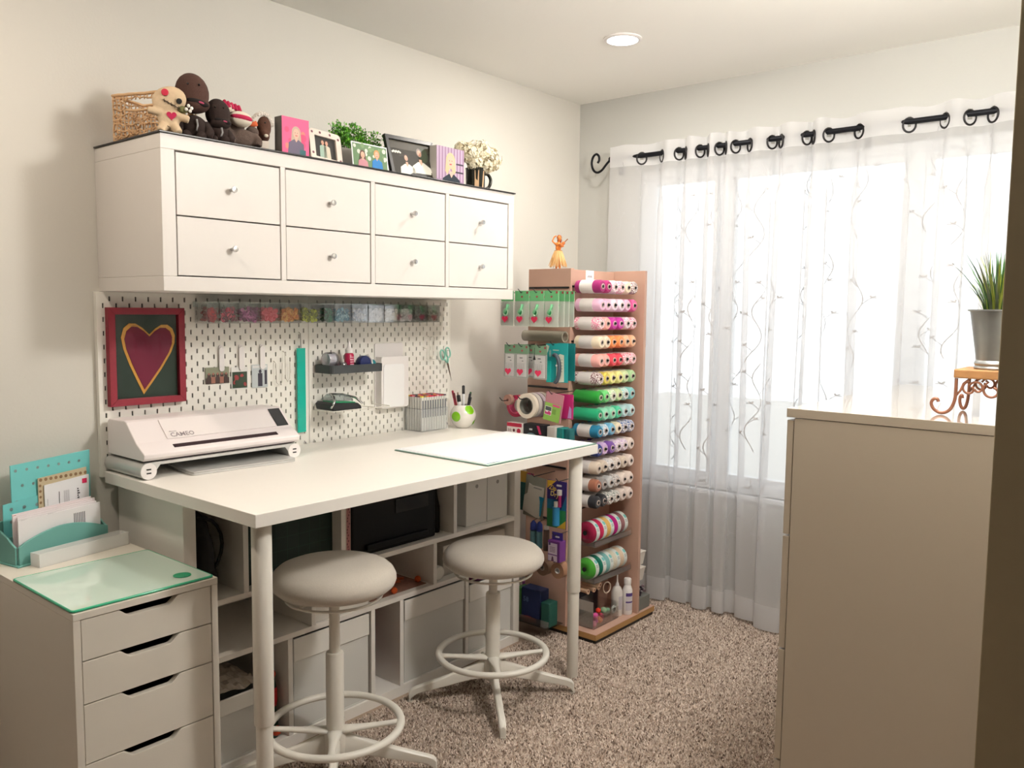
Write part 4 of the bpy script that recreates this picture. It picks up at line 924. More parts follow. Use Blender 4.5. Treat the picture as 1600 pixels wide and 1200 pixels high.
    # scissors
    t = T('scissors', 'mint green handled scissors hanging on the pegboard edge', 'scissors', (bx+.02, 1.31, 1.09))
    F = frame_fn((bx+0.022, 1.306, 1.165), Vector((0, 1, 0.32)), Vector((0, -0.32, 1)))
    MT = mat('mint_plastic', S(136, 196, 178), 0.35)
    for sgn, nm in ((-1, 'handle_loop'), (1, 'handle_loop')):
        pts = [F(sgn*0.016+0.013*math.cos(a), 0.043+0.022*math.sin(a), sgn*0.001) for a in [2*PI*i/20 for i in range(20)]]
        h = t.part(nm, MB().tube(pts, 0.0036, 8, close=True), MT, smooth=True)
        t.part('handle_arm', MB().tube([F(sgn*0.010, 0.024, sgn*.001), F(sgn*0.005, 0.010, sgn*.001), F(-sgn*0.001, 0.0, sgn*.001)], [0.004, 0.0045, 0.004], 8), MT, parent=h, smooth=True)
        t.part('blade', MB().prism([(-0.005, 0.004), (0.005, 0.004), (0.004*sgn*-0.2, -0.082)], F, sgn*0.0008, sgn*0.0022), CHROME)
    t.part('pivot', MB().tube([F(0, 0, -0.003), F(0, 0, 0.003)], 0.003, 10), CHROME)
    wire('wire_hook', [(bx, 1.303, 1.222), (bx+.03, 1.303, 1.220), (bx+.032, 1.303, 1.226)], 'short hook carrying the mint green scissors')
on_board()

# ---------------- twine rack ----------------
RZ = 1.572
def rack():
    t = T('display_rack', 'tall pinkish wooden revolving rack of twine spools beside the desk', 'display rack', (0.42, 1.80, 0))
    b = t.part('base_plate', MB().box(0.185, 1.557, 0.040, 0.668, 2.038, 0.041), WOODP)
    t.part('base_board', MB().box(0.185, 1.557, 0.0155, 0.668, 2.038, 0.0399), WOODE, bevel=0.001, label='raw chipboard edge of the rack base')
    t.part('turntable', MB().box(0.192, 1.563, 0.0, 0.662, 2.032, 0.0153), BLACK, label='black turntable under the rack')
    z0 = 0.0412
    t.part('back_panel', MB().box(0.488, 1.5765, z0, 0.505, 1.8895, RZ-0.004), WOODP, bevel=0.0008)
    t.part('side_panel', MB().box(0.288, 1.552, z0, 0.512, 1.576, RZ), WOODP, bevel=0.0008)
    t.part('side_panel', MB().box(0.345, 1.890, z0, 0.664, 1.908, RZ), WOODP, bevel=0.0008)
    t.part('rear_panel', MB().box(0.288, 1.5765, z0, 0.305, 2.0, RZ-0.004), WOODP, bevel=0.0008)
    t.part('top_panel', MB().box(0.3055, 1.5765, RZ-0.022, 0.4875, 1.8895, RZ-0.004), WOODP)
    rows = [1.497, 1.4215, 1.345, 1.268, 1.192, 1.117, 1.041, 0.967, 0.898, 0.820, 0.745, 0.670, 0.600]
    ys = [1.582+0.0505*i for i in range(6)]
    pg = mkmesh('peg', MB().tube([(0, 0, 0), (0.150, 0, 0.0)], 0.0042, 8), BLACK)
    for z in rows:
        for y in ys:
            o = bpy.data.objects.new('peg', pg); C.objects.link(o); o.parent = t.o; o.location = Vector((0.5055, y, z))-Vector(t.off)
    # little peg strip at the outer side of each row
    for z in rows:
        t.part('peg_collar', MB().box(0.5053, 1.562, z-0.004, 0.5185, 1.5716, z+0.004), BLACK)
    # hanging strips on the desk-facing side
    for z, y1 in ((1.492, 1.55), (1.275, 1.55), (1.068, 1.55), (0.945, 1.55), (0.73, 1.55), (0.50, 1.55)):
        t.part('hanging_strip', MB().box(0.295, 1.546, z-0.004, 0.505, 1.5515, z+0.004), BLACK)
    # clear acrylic shelves
    for z in (0.405, 0.247):
        m = MB(); th = 0.003
        m.box(0.5055, 1.582, z, 0.640, 1.872, z+th); m.box(0.637, 1.582, z+th, 0.640, 1.872, z+0.022); m.box(0.5055, 1.582, z+th, 0.637, 1.585, z+0.03); m.box(0.5055, 1.869, z+th, 0.637, 1.872, z+0.03)
        t.part('clear_shelf', m, clear('shelf_acrylic_%d' % int(z*1000), (0.97, 0.97, 0.97, 1), 0.0, 0.3))
    t.part('trim_strip', MB().box(0.5053, 1.582, 0.535, 0.5085, 1.8895, 0.5415), BLACK)
    # name card at the top
    c = t.part('name_card', MB().box(0.5055, 1.668, 1.520, 0.5065, 1.728, 1.568), cm(236, 232, 232))
    hw = MB()
    for i in range(7): hw.tube([(0.5069, 1.680+0.005*i, 1.538), (0.5069, 1.682+0.005*i, 1.545+0.002*(i % 3)), (0.5069, 1.684+0.005*i, 1.539)], 0.0004, 4)
    t.part('handwriting', hw, cm(120, 120, 130), parent=c, kind='stuff')
    t.part('paper_tab', MB().box(0.64, 1.9085, 1.243, 0.641, 1.952, 1.345), cm(200, 198, 200))
    return rows, ys, ys
RB = {}
def spools():
    rows, ys, _ = rack()
    col = dict(mag=(150, 16, 100), magl=(176, 30, 110), pink=(226, 166, 196), pinkw=(232, 120, 160), pale=(236, 190, 216), vpale=(244, 222, 236), hot=(220, 90, 150),
               violet=(196, 50, 160), cream=(240, 224, 196), orange=(244, 150, 86), peach=(246, 190, 150), salmon=(244, 176, 168), red=(226, 66, 84), redp=(232, 110, 140),
               brown=(110, 62, 70), yellow=(226, 206, 90), lyel=(238, 232, 150), pgreen=(216, 232, 180), lgreen=(176, 214, 160), green=(20, 140, 40), mgreen=(110, 206, 120), aqua=(140, 204, 204),
               emer=(16, 160, 110), mint=(150, 224, 190), mint2=(80, 204, 160), paqua=(190, 220, 222), blue=(16, 118, 154), sky=(120, 184, 216), dblue=(60, 100, 160), navy=(30, 50, 130),
               lilac=(206, 176, 216), purple=(120, 76, 160), beige=(216, 200, 182), grey=(150, 146, 144), lgrey=(196, 196, 196), rust=(160, 102, 78), black=(28, 28, 34), ggrey=(120, 132, 124), cream2=(234, 218, 208))
    N = {'mag': 'dark magenta', 'magl': 'magenta', 'pink': 'soft pink', 'pinkw': 'pink and white', 'pale': 'pale pink', 'vpale': 'very pale pink', 'hot': 'hot pink', 'violet': 'bright violet pink', 'cream': 'cream', 'orange': 'orange', 'peach': 'peach',
         'salmon': 'salmon pink', 'red': 'red', 'redp': 'rose pink', 'brown': 'brown and white', 'yellow': 'yellow', 'lyel': 'pale yellow', 'pgreen': 'pale green', 'lgreen': 'light green', 'green': 'deep green', 'mgreen': 'spring green', 'aqua': 'aqua',
         'emer': 'emerald', 'mint': 'mint', 'mint2': 'bright mint', 'paqua': 'pale aqua', 'blue': 'teal blue', 'sky': 'sky blue', 'dblue': 'blue and white', 'navy': 'royal blue', 'lilac': 'lilac', 'purple': 'purple', 'beige': 'beige', 'grey': 'grey', 'lgrey': 'light grey',
         'rust': 'rust brown', 'black': 'black', 'ggrey': 'greenish grey', 'cream2': 'off-white'}
    tab = ['mag magl pink* pinkw* cream brown*', 'pale pale vpale vpale pale hot', 'pinkw* salmon violet violet pink* pinkw*', 'cream cream orange orange peach peach', 'salmon salmon red red redp* redp*',
           'brown* yellow lyel lyel pgreen lgreen', 'green mgreen lgreen* pgreen aqua* aqua', 'emer mint mint mint2 paqua paqua', 'blue sky* sky cream dblue* dblue*', 'navy lilac purple lilac* lilac* cream2',
           'beige beige lgrey* beige* beige cream2', 'rust grey lgrey grey* cream2 cream2', 'black black ggrey* ggrey* cream2 cream2']
    rn = ['top', 'second', 'third', 'fourth', 'fifth', 'sixth', 'seventh', 'eighth', 'ninth', 'tenth', 'eleventh', 'twelfth', 'lowest']
    on = ['first', 'second', 'third', 'fourth', 'fifth', 'sixth']
    L = 0.128; R = 0.0268
    yp = MB().lathe([(0.0088, 0.0), (0.020, 0.0), (R, 0.006), (R, L-0.008), (0.021, L), (0.0115, L+0.0005), (0.0088, L-0.002)], 24, ax='x', cap=False)
    lp = MB().lathe([(R+0.0004, 0.028), (R+0.0007, 0.028), (R+0.0007, 0.092), (R+0.0004, 0.092)], 24, ax='x')
    cp = MB().lathe([(0.0078, -0.001), (0.0086, -0.001), (0.0112, L+0.0018), (0.0085, L+0.0026), (0.0078, L+0.0018)], 20, ax='x', cap=False)
    dk = MB().lathe([(0.0045, 0.002), (0.0079, 0.002), (0.0079, L-0.002), (0.0045, L-0.002)], 14, ax='x')  # dark plug standing for the shade inside the core hole
    ML = mkmesh('label', lp, cm(232, 226, 222, 0.6)); MC = mkmesh('core', cp, cm(206, 186, 176, 0.5)); MD = mkmesh('core_shade', dk, cm(36, 30, 30))
    me = {}
    for r, (z, row) in enumerate(zip(rows, tab)):
        for i, key in enumerate(row.split()):
            tw = key.endswith('*'); k = key.strip('*'); c = col[k]
            if key not in me:
                m_ = twine('twine_'+k, S(*c), S(240, 232, 228)) if tw else mat('yarn_'+k, S(*c), 0.85, noise=0.14, nscale=600, bump=0.5, bscale=900, sheen=0.2)
                me[key] = mkmesh('yarn', yp, m_, smooth=True)
                bm = bmesh.new(); bm.from_mesh(me[key])
                for e in bm.edges:
                    if len(e.link_faces) == 2 and e.calc_face_angle(0) > 0.7: e.smooth = False
                bm.to_mesh(me[key]); bm.free()
            o = bpy.data.objects.new('twine_spool', None); C.objects.link(o)
            o.location = (0.519+random.uniform(-.001, .003)+(0.004 if i == 0 else 0), ys[i]+random.uniform(-.0008, .0008), z-0.0008)
            nm = N[k]+(' twine' if 'and' in N[k] else (' and white twine' if tw else ''))
            tag(o, '%s spool, %s from the desk side in the %s row' % (nm, on[i], rn[r]), 'spool', 'twine spools on the rack')
            def a(n, m): q = bpy.data.objects.new(n, m); C.objects.link(q); q.parent = o; return q
            a('yarn', me[key]); q = a('core', MC); q2 = bpy.data.objects.new('core_shade', MD); C.objects.link(q2); q2.parent = q
            if not (r in (6, 7) and i == 0): a('label', ML)
    # big crochet balls on the two clear shelves
    sets = [(0.4085, [((150, 14, 60), 'deep crimson'), ((196, 40, 86), 'raspberry'), ((236, 190, 110), 'golden yellow'), ((176, 20, 120), 'magenta'), ((140, 96, 98), 'dusty mauve')], 'upper'),
            (0.2505, [((70, 160, 50), 'grass green'), ((10, 110, 88), 'dark teal green'), ((130, 186, 184), 'pale blue green'), ((226, 220, 200), 'ivory'), ((226, 204, 178), 'light tan')], 'lower')]
    for z, cs, lv in sets:
        for i, (c, nm) in enumerate(cs):
            R2 = 0.047; Wd = 0.054; y = 1.588+i*0.0555; zc = z+R2+0.0005
            t = T('yarn_ball', '%s crochet yarn ball with a printed band on the %s clear shelf' % (nm, lv), 'yarn ball', (0.58, y+Wd/2, z), group='crochet yarn balls on the %s clear shelf' % lv)
            pr = [(0.010, 0.004), (0.012, 0.001), (0.030, 0.000), (0.042, 0.006), (R2, 0.018), (R2, Wd-0.018), (0.042, Wd-0.006), (0.030, Wd), (0.012, Wd-0.001), (0.010, Wd-0.004)]
            t.part('yarn', MB().lathe(pr, 32, ax='y', c=(0.58, y, zc)), mat('crochet_'+nm.replace(' ', '_'), S(*c), 0.9, noise=0.3, nscale=260, bump=0.8, bscale=420), smooth=True)
            b = t.part('band', MB().lathe([(R2+.0004, 0.022), (R2+.0009, 0.022), (R2+.0009, Wd-0.008), (R2+.0004, Wd-0.008)], 32, ax='y', c=(0.58, y, zc)), cm(226, 232, 226), auto=True)
            m = MB()
            for a in (0.75, 2.2, -1.0):
                for q in range(1):
                    pts = [((R2+.0013)*math.cos(a+du), 0.037+dv, (R2+.0013)*math.sin(a+du)) for du, dv in circ(0, 0, 0.20, 0.0085, 14)]
                    m.add([(0.58+p[0], y+p[1], zc+p[2]) for p in pts], [tuple(range(len(pts)))], 0)
                for q in range(3):
                    aa = a-0.34-0.10*q; m.add([(0.58+(R2+.0013)*math.cos(aa+du), y+yy, zc+(R2+.0013)*math.sin(aa+du)) for du, yy in ((0, 0.027), (0, 0.042), (0.05, 0.042), (0.05, 0.027))], [(0, 1, 2, 3)], 1)
            t.part('band_print', m, [cm(120, 200, 196), cm(150, 160, 158)], parent=b, kind='stuff')
            t.part('core_hole', MB().lathe([(0.001, 0.0005), (0.0095, 0.0005), (0.0095, 0.0035), (0.001, 0.0035)], 16, ax='y', c=(0.58, y, zc)), DARK)
    # wooden rings and small bobbins on the lowest pegs
    labs = ['light wooden bobbin nearest the desk on the lowest peg row', 'wooden bobbin second from the desk on the lowest peg row', 'wooden bobbin in the middle of the lowest peg row', 'wooden bobbin fourth from the desk on the lowest peg row', 'wooden bobbin beside the curtain ring on the lowest peg row']
    wm = mat('pale_wood', S(224, 190, 160), 0.6, noise=0.08, nscale=60)
    for i, (y, z, L2) in enumerate(((1.600, 0.203, 0.09), (1.625, 0.190, 0.075), (1.655, 0.194, 0.085), (1.690, 0.196, 0.085), (1.708, 0.203, 0.08))):
        t = T('wooden_bobbin', labs[i], 'bobbin', (0.55, y, z), group='wooden bobbins on the lowest pegs')
        t.part('body', MB().lathe([(0.004, 0), (0.010, 0), (0.010, 0.008), (0.0075, 0.012), (0.0075, L2-0.012), (0.010, L2-0.008), (0.010, L2), (0.004, L2)], 18, ax='x', c=(0.506, y, z)), wm, auto=True)
        t.part('bore', MB().lathe([(0.001, L2), (0.0042, L2), (0.0042, L2+0.0006), (0.001, L2+0.0006)], 12, ax='x', c=(0.506, y, z)), cm(110, 66, 54))
    ring = [(0.600+0.006*math.cos(a), 1.738+0.019*math.cos(a), 0.187+0.024*math.sin(a)) for a in [2*PI*i/28 for i in range(28)]]
    single('wooden_ring', MB().tube(ring, 0.0028, 8, close=True), cm(216, 196, 178), 'pale wooden ring hanging beside the glue bottles', 'ring', smooth=True)
    # clear bin of pompons
    t = T('pompom_bin', 'clear box with a grey card panel holding colourful pompoms', 'box', (0.575, 1.70, 0.0415))
    x0, x1, y0, y1, z0, z1 = 0.520, 0.628, 1.600, 1.795, 0.0415, 0.115; w_ = 0.002; m = MB()
    m.box(x0, y0, z0, x1, y1, z0+w_); m.box(x0, y0, z0+w_, x0+w_, y1, z1+0.03); m.box(x1-w_, y0, z0+w_, x1, y1, z1-0.02); m.box(x0+w_, y0, z0+w_, x1-w_, y0+w_, z1); m.box(x0+w_, y1-w_, z0+w_, x1-w_, y1, z1)
    t.part('box_shell', m, CLEAR)
    t.part('grey_card', MB().box(0.548, 1.6035, z0+.003, 0.621, 1.6050, 0.158), cm(170, 164, 156))
    cs = [((206, 84, 150), 'orchid pink'), ((226, 60, 40), 'red-orange'), ((216, 90, 170), 'bright pink'), ((170, 20, 70), 'crimson'), ((240, 140, 90), 'peach orange'), ((236, 150, 180), 'light pink'), ((150, 186, 150), 'sage green'), ((200, 60, 110), 'raspberry'), ((120, 160, 130), 'moss green')]
    pos = [(0.608, 1.640, 0.087), (0.604, 1.668, 0.103), (0.600, 1.651, 0.062), (0.607, 1.686, 0.072), (0.609, 1.672, 0.062), (0.612, 1.622, 0.058), (0.600, 1.716, 0.090), (0.585, 1.628, 0.066), (0.600, 1.745, 0.080)]
    for p, (c, nm) in zip(pos, cs):
        single('pompom', MB().ell(p, 0.0140 if nm != 'red-orange' else 0.0115, 14, 10), cm(*c, 0.95, bump=0.8), '%s pompom in the clear box at the foot of the rack' % nm, 'pom-pom', 'pompoms in the clear box', smooth=True)
    t = T('stamp', 'round grey stamp lying at the front of the clear pompom box', 'stamp', (0.615, 1.765, 0.07))
    t.part('disc', MB().lathe([(0.001, 0), (0.017, 0), (0.017, 0.006), (0.001, 0.006)], 22, ax='x', c=(0.616, 1.768, 0.085)), cm(196, 200, 196), auto=True)
    t.part('face', MB().lathe([(0.001, 0), (0.009, 0), (0.009, 0.001), (0.001, 0.001)], 18, ax='x', c=(0.6222, 1.768, 0.085)), cm(60, 66, 66))
    # glue bottles
    t = T('glue_bottle', 'white glue bottle with a thin nozzle at the foot of the rack', 'bottle', (0.608, 1.822, 0.0415))
    z = 0.0415
    t.part('body', MB().lathe([(0.001, z), (0.024, z), (0.026, z+.004), (0.0255, z+.105), (0.018, z+.125), (0.010, z+.132), (0.001, z+.132)], 24, c=(0.600, 1.822, 0)), cm(222, 216, 210, 0.4), auto=True)
    t.part('nozzle', MB().lathe([(0.001, z+.1322), (0.009, z+.1322), (0.008, z+.140), (0.004, z+.150), (0.0025, z+.182), (0.001, z+.183)], 16, c=(0.600, 1.822, 0)), WHITE_P, auto=True)
    m = MB(); m.add([(0.600+0.0262*math.cos(a), 1.822+0.0262*math.sin(a), zz) for zz in (z+.03, z+.09) for a in (-0.7, -0.4, -0.1, 0.2)], [(0, 1, 5, 4), (1, 2, 6, 5), (2, 3, 7, 6)])
    t.part('label', m, cm(196, 190, 196))
    t = T('glue_bottle', 'white bottle with purple label and screw cap beside the rack panel', 'bottle', (0.612, 1.862, 0.0415))
    t.part('body', MB().lathe([(0.001, z), (0.021, z), (0.0225, z+.004), (0.0225, z+.110), (0.016, z+.130), (0.013, z+.134), (0.001, z+.134)], 24, c=(0.628, 1.864, 0)), cm(234, 230, 228, 0.35), auto=True)
    t.part('cap', MB().lathe([(0.001, z+.1342), (0.0155, z+.1342), (0.0165, z+.140), (0.0165, z+.160), (0.014, z+.163), (0.001, z+.163)], 20, c=(0.628, 1.864, 0)), WHITE_P, auto=True)
    m = MB(); A = [-1.3+0.2*i for i in range(9)]
    for za, zb_, q in ((z+.02, z+.055, 1), (z+.055, z+.062, 0), (z+.062, z+.085, 1), (z+.085, z+.100, 0)):
        o = len(m.v); m.add([(0.628+0.0229*math.cos(a), 1.864+0.0229*math.sin(a), zz) for zz in (za, zb_) for a in A], [(i, i+1, i+10, i+9) for i in range(8)], q)
    t.part('label', m, [cm(84, 60, 130), cm(214, 208, 214)])
    t = T('dark_box', 'dark navy box behind the pompoms at the foot of the rack', 'box', (0.53, 1.70, 0.0415))
    t.part('body', MB().box(0.5075, 1.64, 0.0415, 0.5185, 1.79, 0.165), cm(26, 30, 48))
    # white cups on the window-facing side
    for i, (z, lab) in enumerate(((0.242, 'upper white plastic cup on the window side of the rack'), (0.168, 'lower white plastic cup on the window side of the rack'))):
        t = T('white_cup', lab, 'cup', (0.60, 1.96, z), group='white cups on the rack')
        m = MB(); m.prism([(0.590, z), (0.630, z), (0.642, z+.060), (0.645, z+.060), (0.645, z+.066), (0.585, z+.066), (0.585, z+.060), (0.590, z+.060)], lambda u, v, d: Vector((u, d, v)), 1.9085, 1.99)
        t.part('cup_body', m, cm(232, 226, 216, 0.4), bevel=0.001)
        if i == 0: single('red_box', MB().box(0.598, 1.915, z+.067, 0.628, 1.955, z+.090), cm(190, 120, 110), 'small pinkish box in the upper white cup', 'box')
    t = T('grey_bin', 'grey clear bin of clips on the window side of the rack base', 'bin', (0.6, 1.96, 0.0415))
    t.part('body', MB().box(0.55, 1.9095, 0.0415, 0.655, 2.015, 0.10), mat('smoky_plastic', S(120, 122, 116), 0.3), bevel=0.002)
    m = MB()
    for i in range(22): m.box(*[c for c in (lambda x, y, zz: (x, y, zz, x+.012, y+.008, zz+.009))(random.uniform(.60, .64), random.uniform(1.915, 1.99), 0.1005+random.random()*.035)], m=i % 2)
    t.part('clips', m, [cm(60, 50, 60), cm(140, 120, 126)], kind='stuff')
spools()

# ---------------- goods hanging on the desk-facing side ----------------
def hook(t, x, y, z, L=0.03, up=True):
    t.part('hook', MB().tube([(x, y+0.004, z), (x, y-L, z), (x-0.006, y-L-.006, z+0.014)], 0.0018, 6), BLACK, smooth=True)
def goods():
    HK = T('rack_hooks', 'long black hanging hooks on the desk side of the twine rack', 'hooks', (0.4, 1.545, 1.0))
    def pin(x, z, y=1.365): HK.part('hook', MB().tube([(x, 1.546, z), (x, y, z-.002), (x-.004, y-.012, z+.012)], 0.0019, 6), BLACK, smooth=True)
    def pack(x0, x1, y, z0, z1, style, lab, grp, th=0.010):
        t = T('blister_pack', lab, 'package', ((x0+x1)/2, y, z0), group=grp)
        F = XZ(y); w_ = x1-x0; h = z1-z0; cx = (x0+x1)/2
        if style == 'scissors':
            b = t.part('backing_card', MB().prism(rounded(x0, z0, x1, z1, 0.003), F, 0, 0.0008), cm(222, 226, 216))
            t.part('header_card', MB().prism(rect(x0, z1-h*.29, x1, z1), F, 0.001, 0.0018), cm(96, 170, 112))
            t.part('blister', MB().prism(rounded(x0+.003, z0+.003, x1-.003, z1-h*.30, 0.006), F, 0.001, th), clear('blister_clear', (0.99, 0.995, 0.99, 1), 0.02, 0.2))
            m = MB(); sc_ = t.part('small_scissors', MB().tube([F(cx+.006, z1-h*.38, .006), F(cx, z1-h*.52, .006), F(cx-.014, z1-h*.62, .006)], 0.0055, 8), cm(132, 214, 160, 0.4), smooth=True)
            t.part('handle_ring', MB().tube([F(cx-.006+.012*math.cos(a), z1-h*.60+.014*math.sin(a), .006) for a in [2*PI*i/16 for i in range(16)]], 0.0028, 6, close=True), cm(206, 236, 206, 0.4), parent=sc_, smooth=True)
            t.part('green_disc', MB().prism(circ(cx-.006, z1-h*.60, .008, .011, 12), F, 0.003, 0.005), cm(30, 170, 96), parent=sc_)
            t.part('heart_label', MB().prism(heart(cx-.006, z0+h*.20, 0.0165, hh=0.95), F, th+.0003, th+.0009), cm(196, 24, 72))
        elif style == 'pins':
            b = t.part('backing_card', MB().prism(rounded(x0, z0, x1, z1, 0.003), F, 0, 0.0008), cm(176, 178, 172))
            t.part('header_card', MB().prism(rect(x0, z1-h*.26, x1, z1), F, 0.001, 0.0018), cm(110, 146, 116))
            t.part('blister', MB().prism(rounded(x0+.003, z0+.003, x1-.003, z1-h*.27, 0.004), F, 0.001, th), clear('blister_clear2', (0.99, 0.995, 0.995, 1), 0.02, 0.2))
            t.part('white_insert', MB().prism(rect(x0+.006, z0+.006, x1-.010, z1-h*.29), F, 0.0012, 0.003), cm(226, 224, 222)); m = MB()
            for i in range(4):
                m.plate(rect(x0+.012+i*.010, z0+h*.30, x0+.0126+i*.010, z0+h*.44), F, 0.0032); m.plate(rect(x0+.008, z0+h*(.30+.045*i), x1-.014, z0+h*(.303+.045*i)), F, 0.0032)
            m.plate(rect(cx-.012, z0+h*.60, cx+.004, z0+h*.625), F, 0.0032); m.plate(rect(cx, z0+h*.51, cx+.008, z0+h*.53), F, 0.0032)
            t.part('printing', m, cm(60, 60, 66))
            t.part('heart_label', MB().prism(heart(cx-.004, z0+h*.19, 0.0165, hh=0.95), F, th+.0003, th+.0009), cm(210, 40, 84))
        m = MB(); m.plate(heart(cx, z1-h*.17, 0.0055), F, 0.0022, 0); m.plate(rect(x1-.014, z1-.012, x1-.005, z1-.003), F, 0.0022, 0); t.part('header_marks', m, cm(150, 50, 56))
        return t
    G = 'scissors packs in the top row'
    names = ['nearest the wall cabinet', 'second from the wall cabinet', 'third from the wall cabinet', 'fourth from the wall cabinet']
    xs = [(0.282, 0.348), (0.356, 0.430), (0.436, 0.506), (0.510, 0.580)]
    xs = [(a-0.002, b-0.002) for a, b in xs]
    for i, (a, b) in enumerate(xs):
        pack(a, b, 1.383, 1.330, 1.475, 'scissors', 'green topped blister pack of mint scissors, '+names[i], G)
        pin((a+b)/2, 1.4705 if i else 1.470, 1.372)
        if i == 3:
            for k, yy in enumerate((1.420, 1.452, 1.486)): pack(a+.002, b+.002, yy, 1.330, 1.475, 'scissors', 'green topped blister pack stacked behind the fourth, layer %s' % ['one', 'two', 'three'][k], G)
        elif i > 0: pack(a, b, 1.430, 1.330, 1.475, 'scissors', 'green topped blister pack hidden behind the %s in the top row' % ['', 'second', 'third'][i], G)
    G = 'pin packs in the second row'; nm = ['nearest the wall cabinet', 'in the middle', 'beside the teal package']
    for i, (a, b) in enumerate(((0.300, 0.362), (0.362, 0.428), (0.456, 0.524))):
        pack(a, b, 1.383, 1.117, 1.253, 'pins', 'pack of pins with green header and red heart, '+nm[i], G); pin((a+b)/2, 1.250, 1.372)
        pack(a+.002, b+.002, 1.44, 1.117, 1.253, 'pins', 'pack of pins with green header behind the one '+nm[i], G)
    single('black_key_fob', MB().tube([(0.472, 1.368, 1.246), (0.472, 1.366, 1.215), (0.472, 1.366, 1.196)], [0.0010, 0.0012, 0.006], 8), BLACK, 'small black pointed fob hanging before the pin packs', 'fob', smooth=True)
    # clear rolled sheets
    t = T('rolled_sheet', 'rolled clear plastic sheet lying across the pegs below the scissors packs', 'plastic roll', (0.42, 1.51, 1.263))
    t.part('roll', MB().lathe([(0.018, 0), (0.0235, 0.0), (0.0235, 0.215), (0.018, 0.215)], 24, ax='x', c=(0.300, 1.515, 1.288), cap=False), mat('smoky_sheet', S(150, 146, 130), 0.25, alpha=0.8), auto=True)
    # teal package
    t = T('teal_package', 'teal card package with a dark curved trimmer and white leaf print', 'package', (0.55, 1.42, 1.104)); F = XZ(1.42)
    b = t.part('card', MB().prism([(0.490, 1.262), (0.600, 1.266), (0.602, 1.108), (0.494, 1.104)], F, 0, 0.002), cm(14, 150, 150)); m = MB()
    m.plate([(0.545, 1.212), (0.562, 1.222), (0.582, 1.218), (0.584, 1.110), (0.545, 1.106)], F, .0024, 0); m.plate([(0.492, 1.258), (0.508, 1.252), (0.502, 1.232), (0.493, 1.215)], F, .0024, 0)
    for i in range(4): m.tube([F(0.512+.008*math.cos(a)*.5, 1.232-.006*i+.004*math.sin(a), .0026) for a in [2*PI*j/8 for j in range(8)]], .0005, 4, 0, close=True)
    m.plate(rect(.526, 1.235, .556, 1.238), F, .0024, 0)
    for i in range(5): m.plate(rect(.566, 1.20-.012*i, .576, 1.198-.012*i), F, .0027, 1)
    t.part('leaf_print', m, [cm(206, 208, 190), cm(120, 130, 116)], parent=b)
    arc = [F(0.540+0.024*math.cos(a), 1.162+0.056*math.sin(a), .008) for a in [PI*.62-PI*1.15*i/12 for i in range(13)]]
    h = t.part('trimmer_body', MB().tube(arc, [.006]+[.0085]*11+[.005], 8), cm(60, 70, 80, 0.4), smooth=True)
    t.part('trimmer_knob', MB().prism(circ(0.556, 1.176, .004), F, .016, .018), cm(226, 226, 226), parent=h)
    t.part('teal_window', MB().prism(rounded(0.498, 1.106, 0.518, 1.192, .004), F, .002, .006), cm(20, 176, 166))
    t2 = T('teal_package', 'darker teal card package behind the curved trimmer', 'package', (0.56, 1.46, 1.104))
    t2.part('card', MB().prism(rect(0.520, 1.112, 0.604, 1.264), XZ(1.465), 0, 0.003), cm(12, 118, 120)); pin(0.53, 1.260, 1.41)
    # tape rolls row C
    def roll(name, lab, cat, x, y, z, R, r, L, col, core=None, grp=None):
        t = T(name, lab, cat, (x, y, z-R), group=grp)
        t.part('tape', MB().lathe([(r, 0), (R, 0), (R, L), (r, L)], 32, ax='y', c=(x, y, z)).lathe([(r, L), (r, 0)], 32, ax='y', c=(x, y, z), cap=False) if False else MB().ring([[Vector((x+q*math.cos(a), y+yy, z+q*math.sin(a))) for q, yy in ((r, 0), (R, 0), (R, L), (r, L))] for a in [2*PI*i/36 for i in range(36)]], close=True), cm(*col, 0.6), auto=True)
        t.part('core', MB().ring([[Vector((x+q*math.cos(a), y+yy, z+q*math.sin(a))) for q, yy in ((r-.003, -.0008), (r-.0003, -.0008), (r-.0003, L+.0005), (r-.003, L+.0005))] for a in [2*PI*i/36 for i in range(36)]], close=True), cm(*(core or (150, 130, 116)), 0.7), auto=True)
        return t
    roll('tape_roll', 'large beige tape roll hanging in front on the middle hook', 'tape roll', 0.423, 1.378, 1.004, 0.052, 0.035, 0.018, (216, 204, 188), (100, 100, 92), 'tape rolls on the middle hook')
    for k, c in enumerate(((196, 188, 182), (176, 160, 168), (206, 198, 188))): roll('tape_roll', '%s tape roll behind the large beige one on the middle hook' % ['grey', 'mauve', 'cream'][k], 'tape roll', 0.425+.002*k, 1.400+.026*k, 1.005, 0.051, 0.037, 0.022, c, (120, 116, 108), 'tape rolls on the middle hook')
    roll('ribbon_roll', 'magenta ribbon roll with pink hub hanging left of the beige tape', 'ribbon roll', 0.345, 1.400, 0.995, 0.046, 0.032, 0.030, (150, 14, 58), (206, 90, 130))
    t = roll('small_spool', 'small dusty brown ribbon spool at the end of the bent black hook', 'ribbon roll', 0.327, 1.372, 1.022, 0.0225, 0.006, 0.018, (150, 112, 100), (110, 60, 56))
    for x, z in ((0.327, 1.020), (0.423, 1.034)): HK.part('hook', MB().tube([(x, 1.546, z), (x, 1.345, z), (x-.002, 1.338, z+.002), (x-.004, 1.325, z+.016)], 0.0022, 6), BLACK, smooth=True)
    # pink and green package row C
    t = T('pink_package', 'clear topped package with lime green and pink front tilted on its hook', 'package', (0.54, 1.41, 0.945)); F = frame_fn((0.538, 1.41, 1.0), Vector((1, 0, -0.16)), Vector((0.16, 0, 1)))
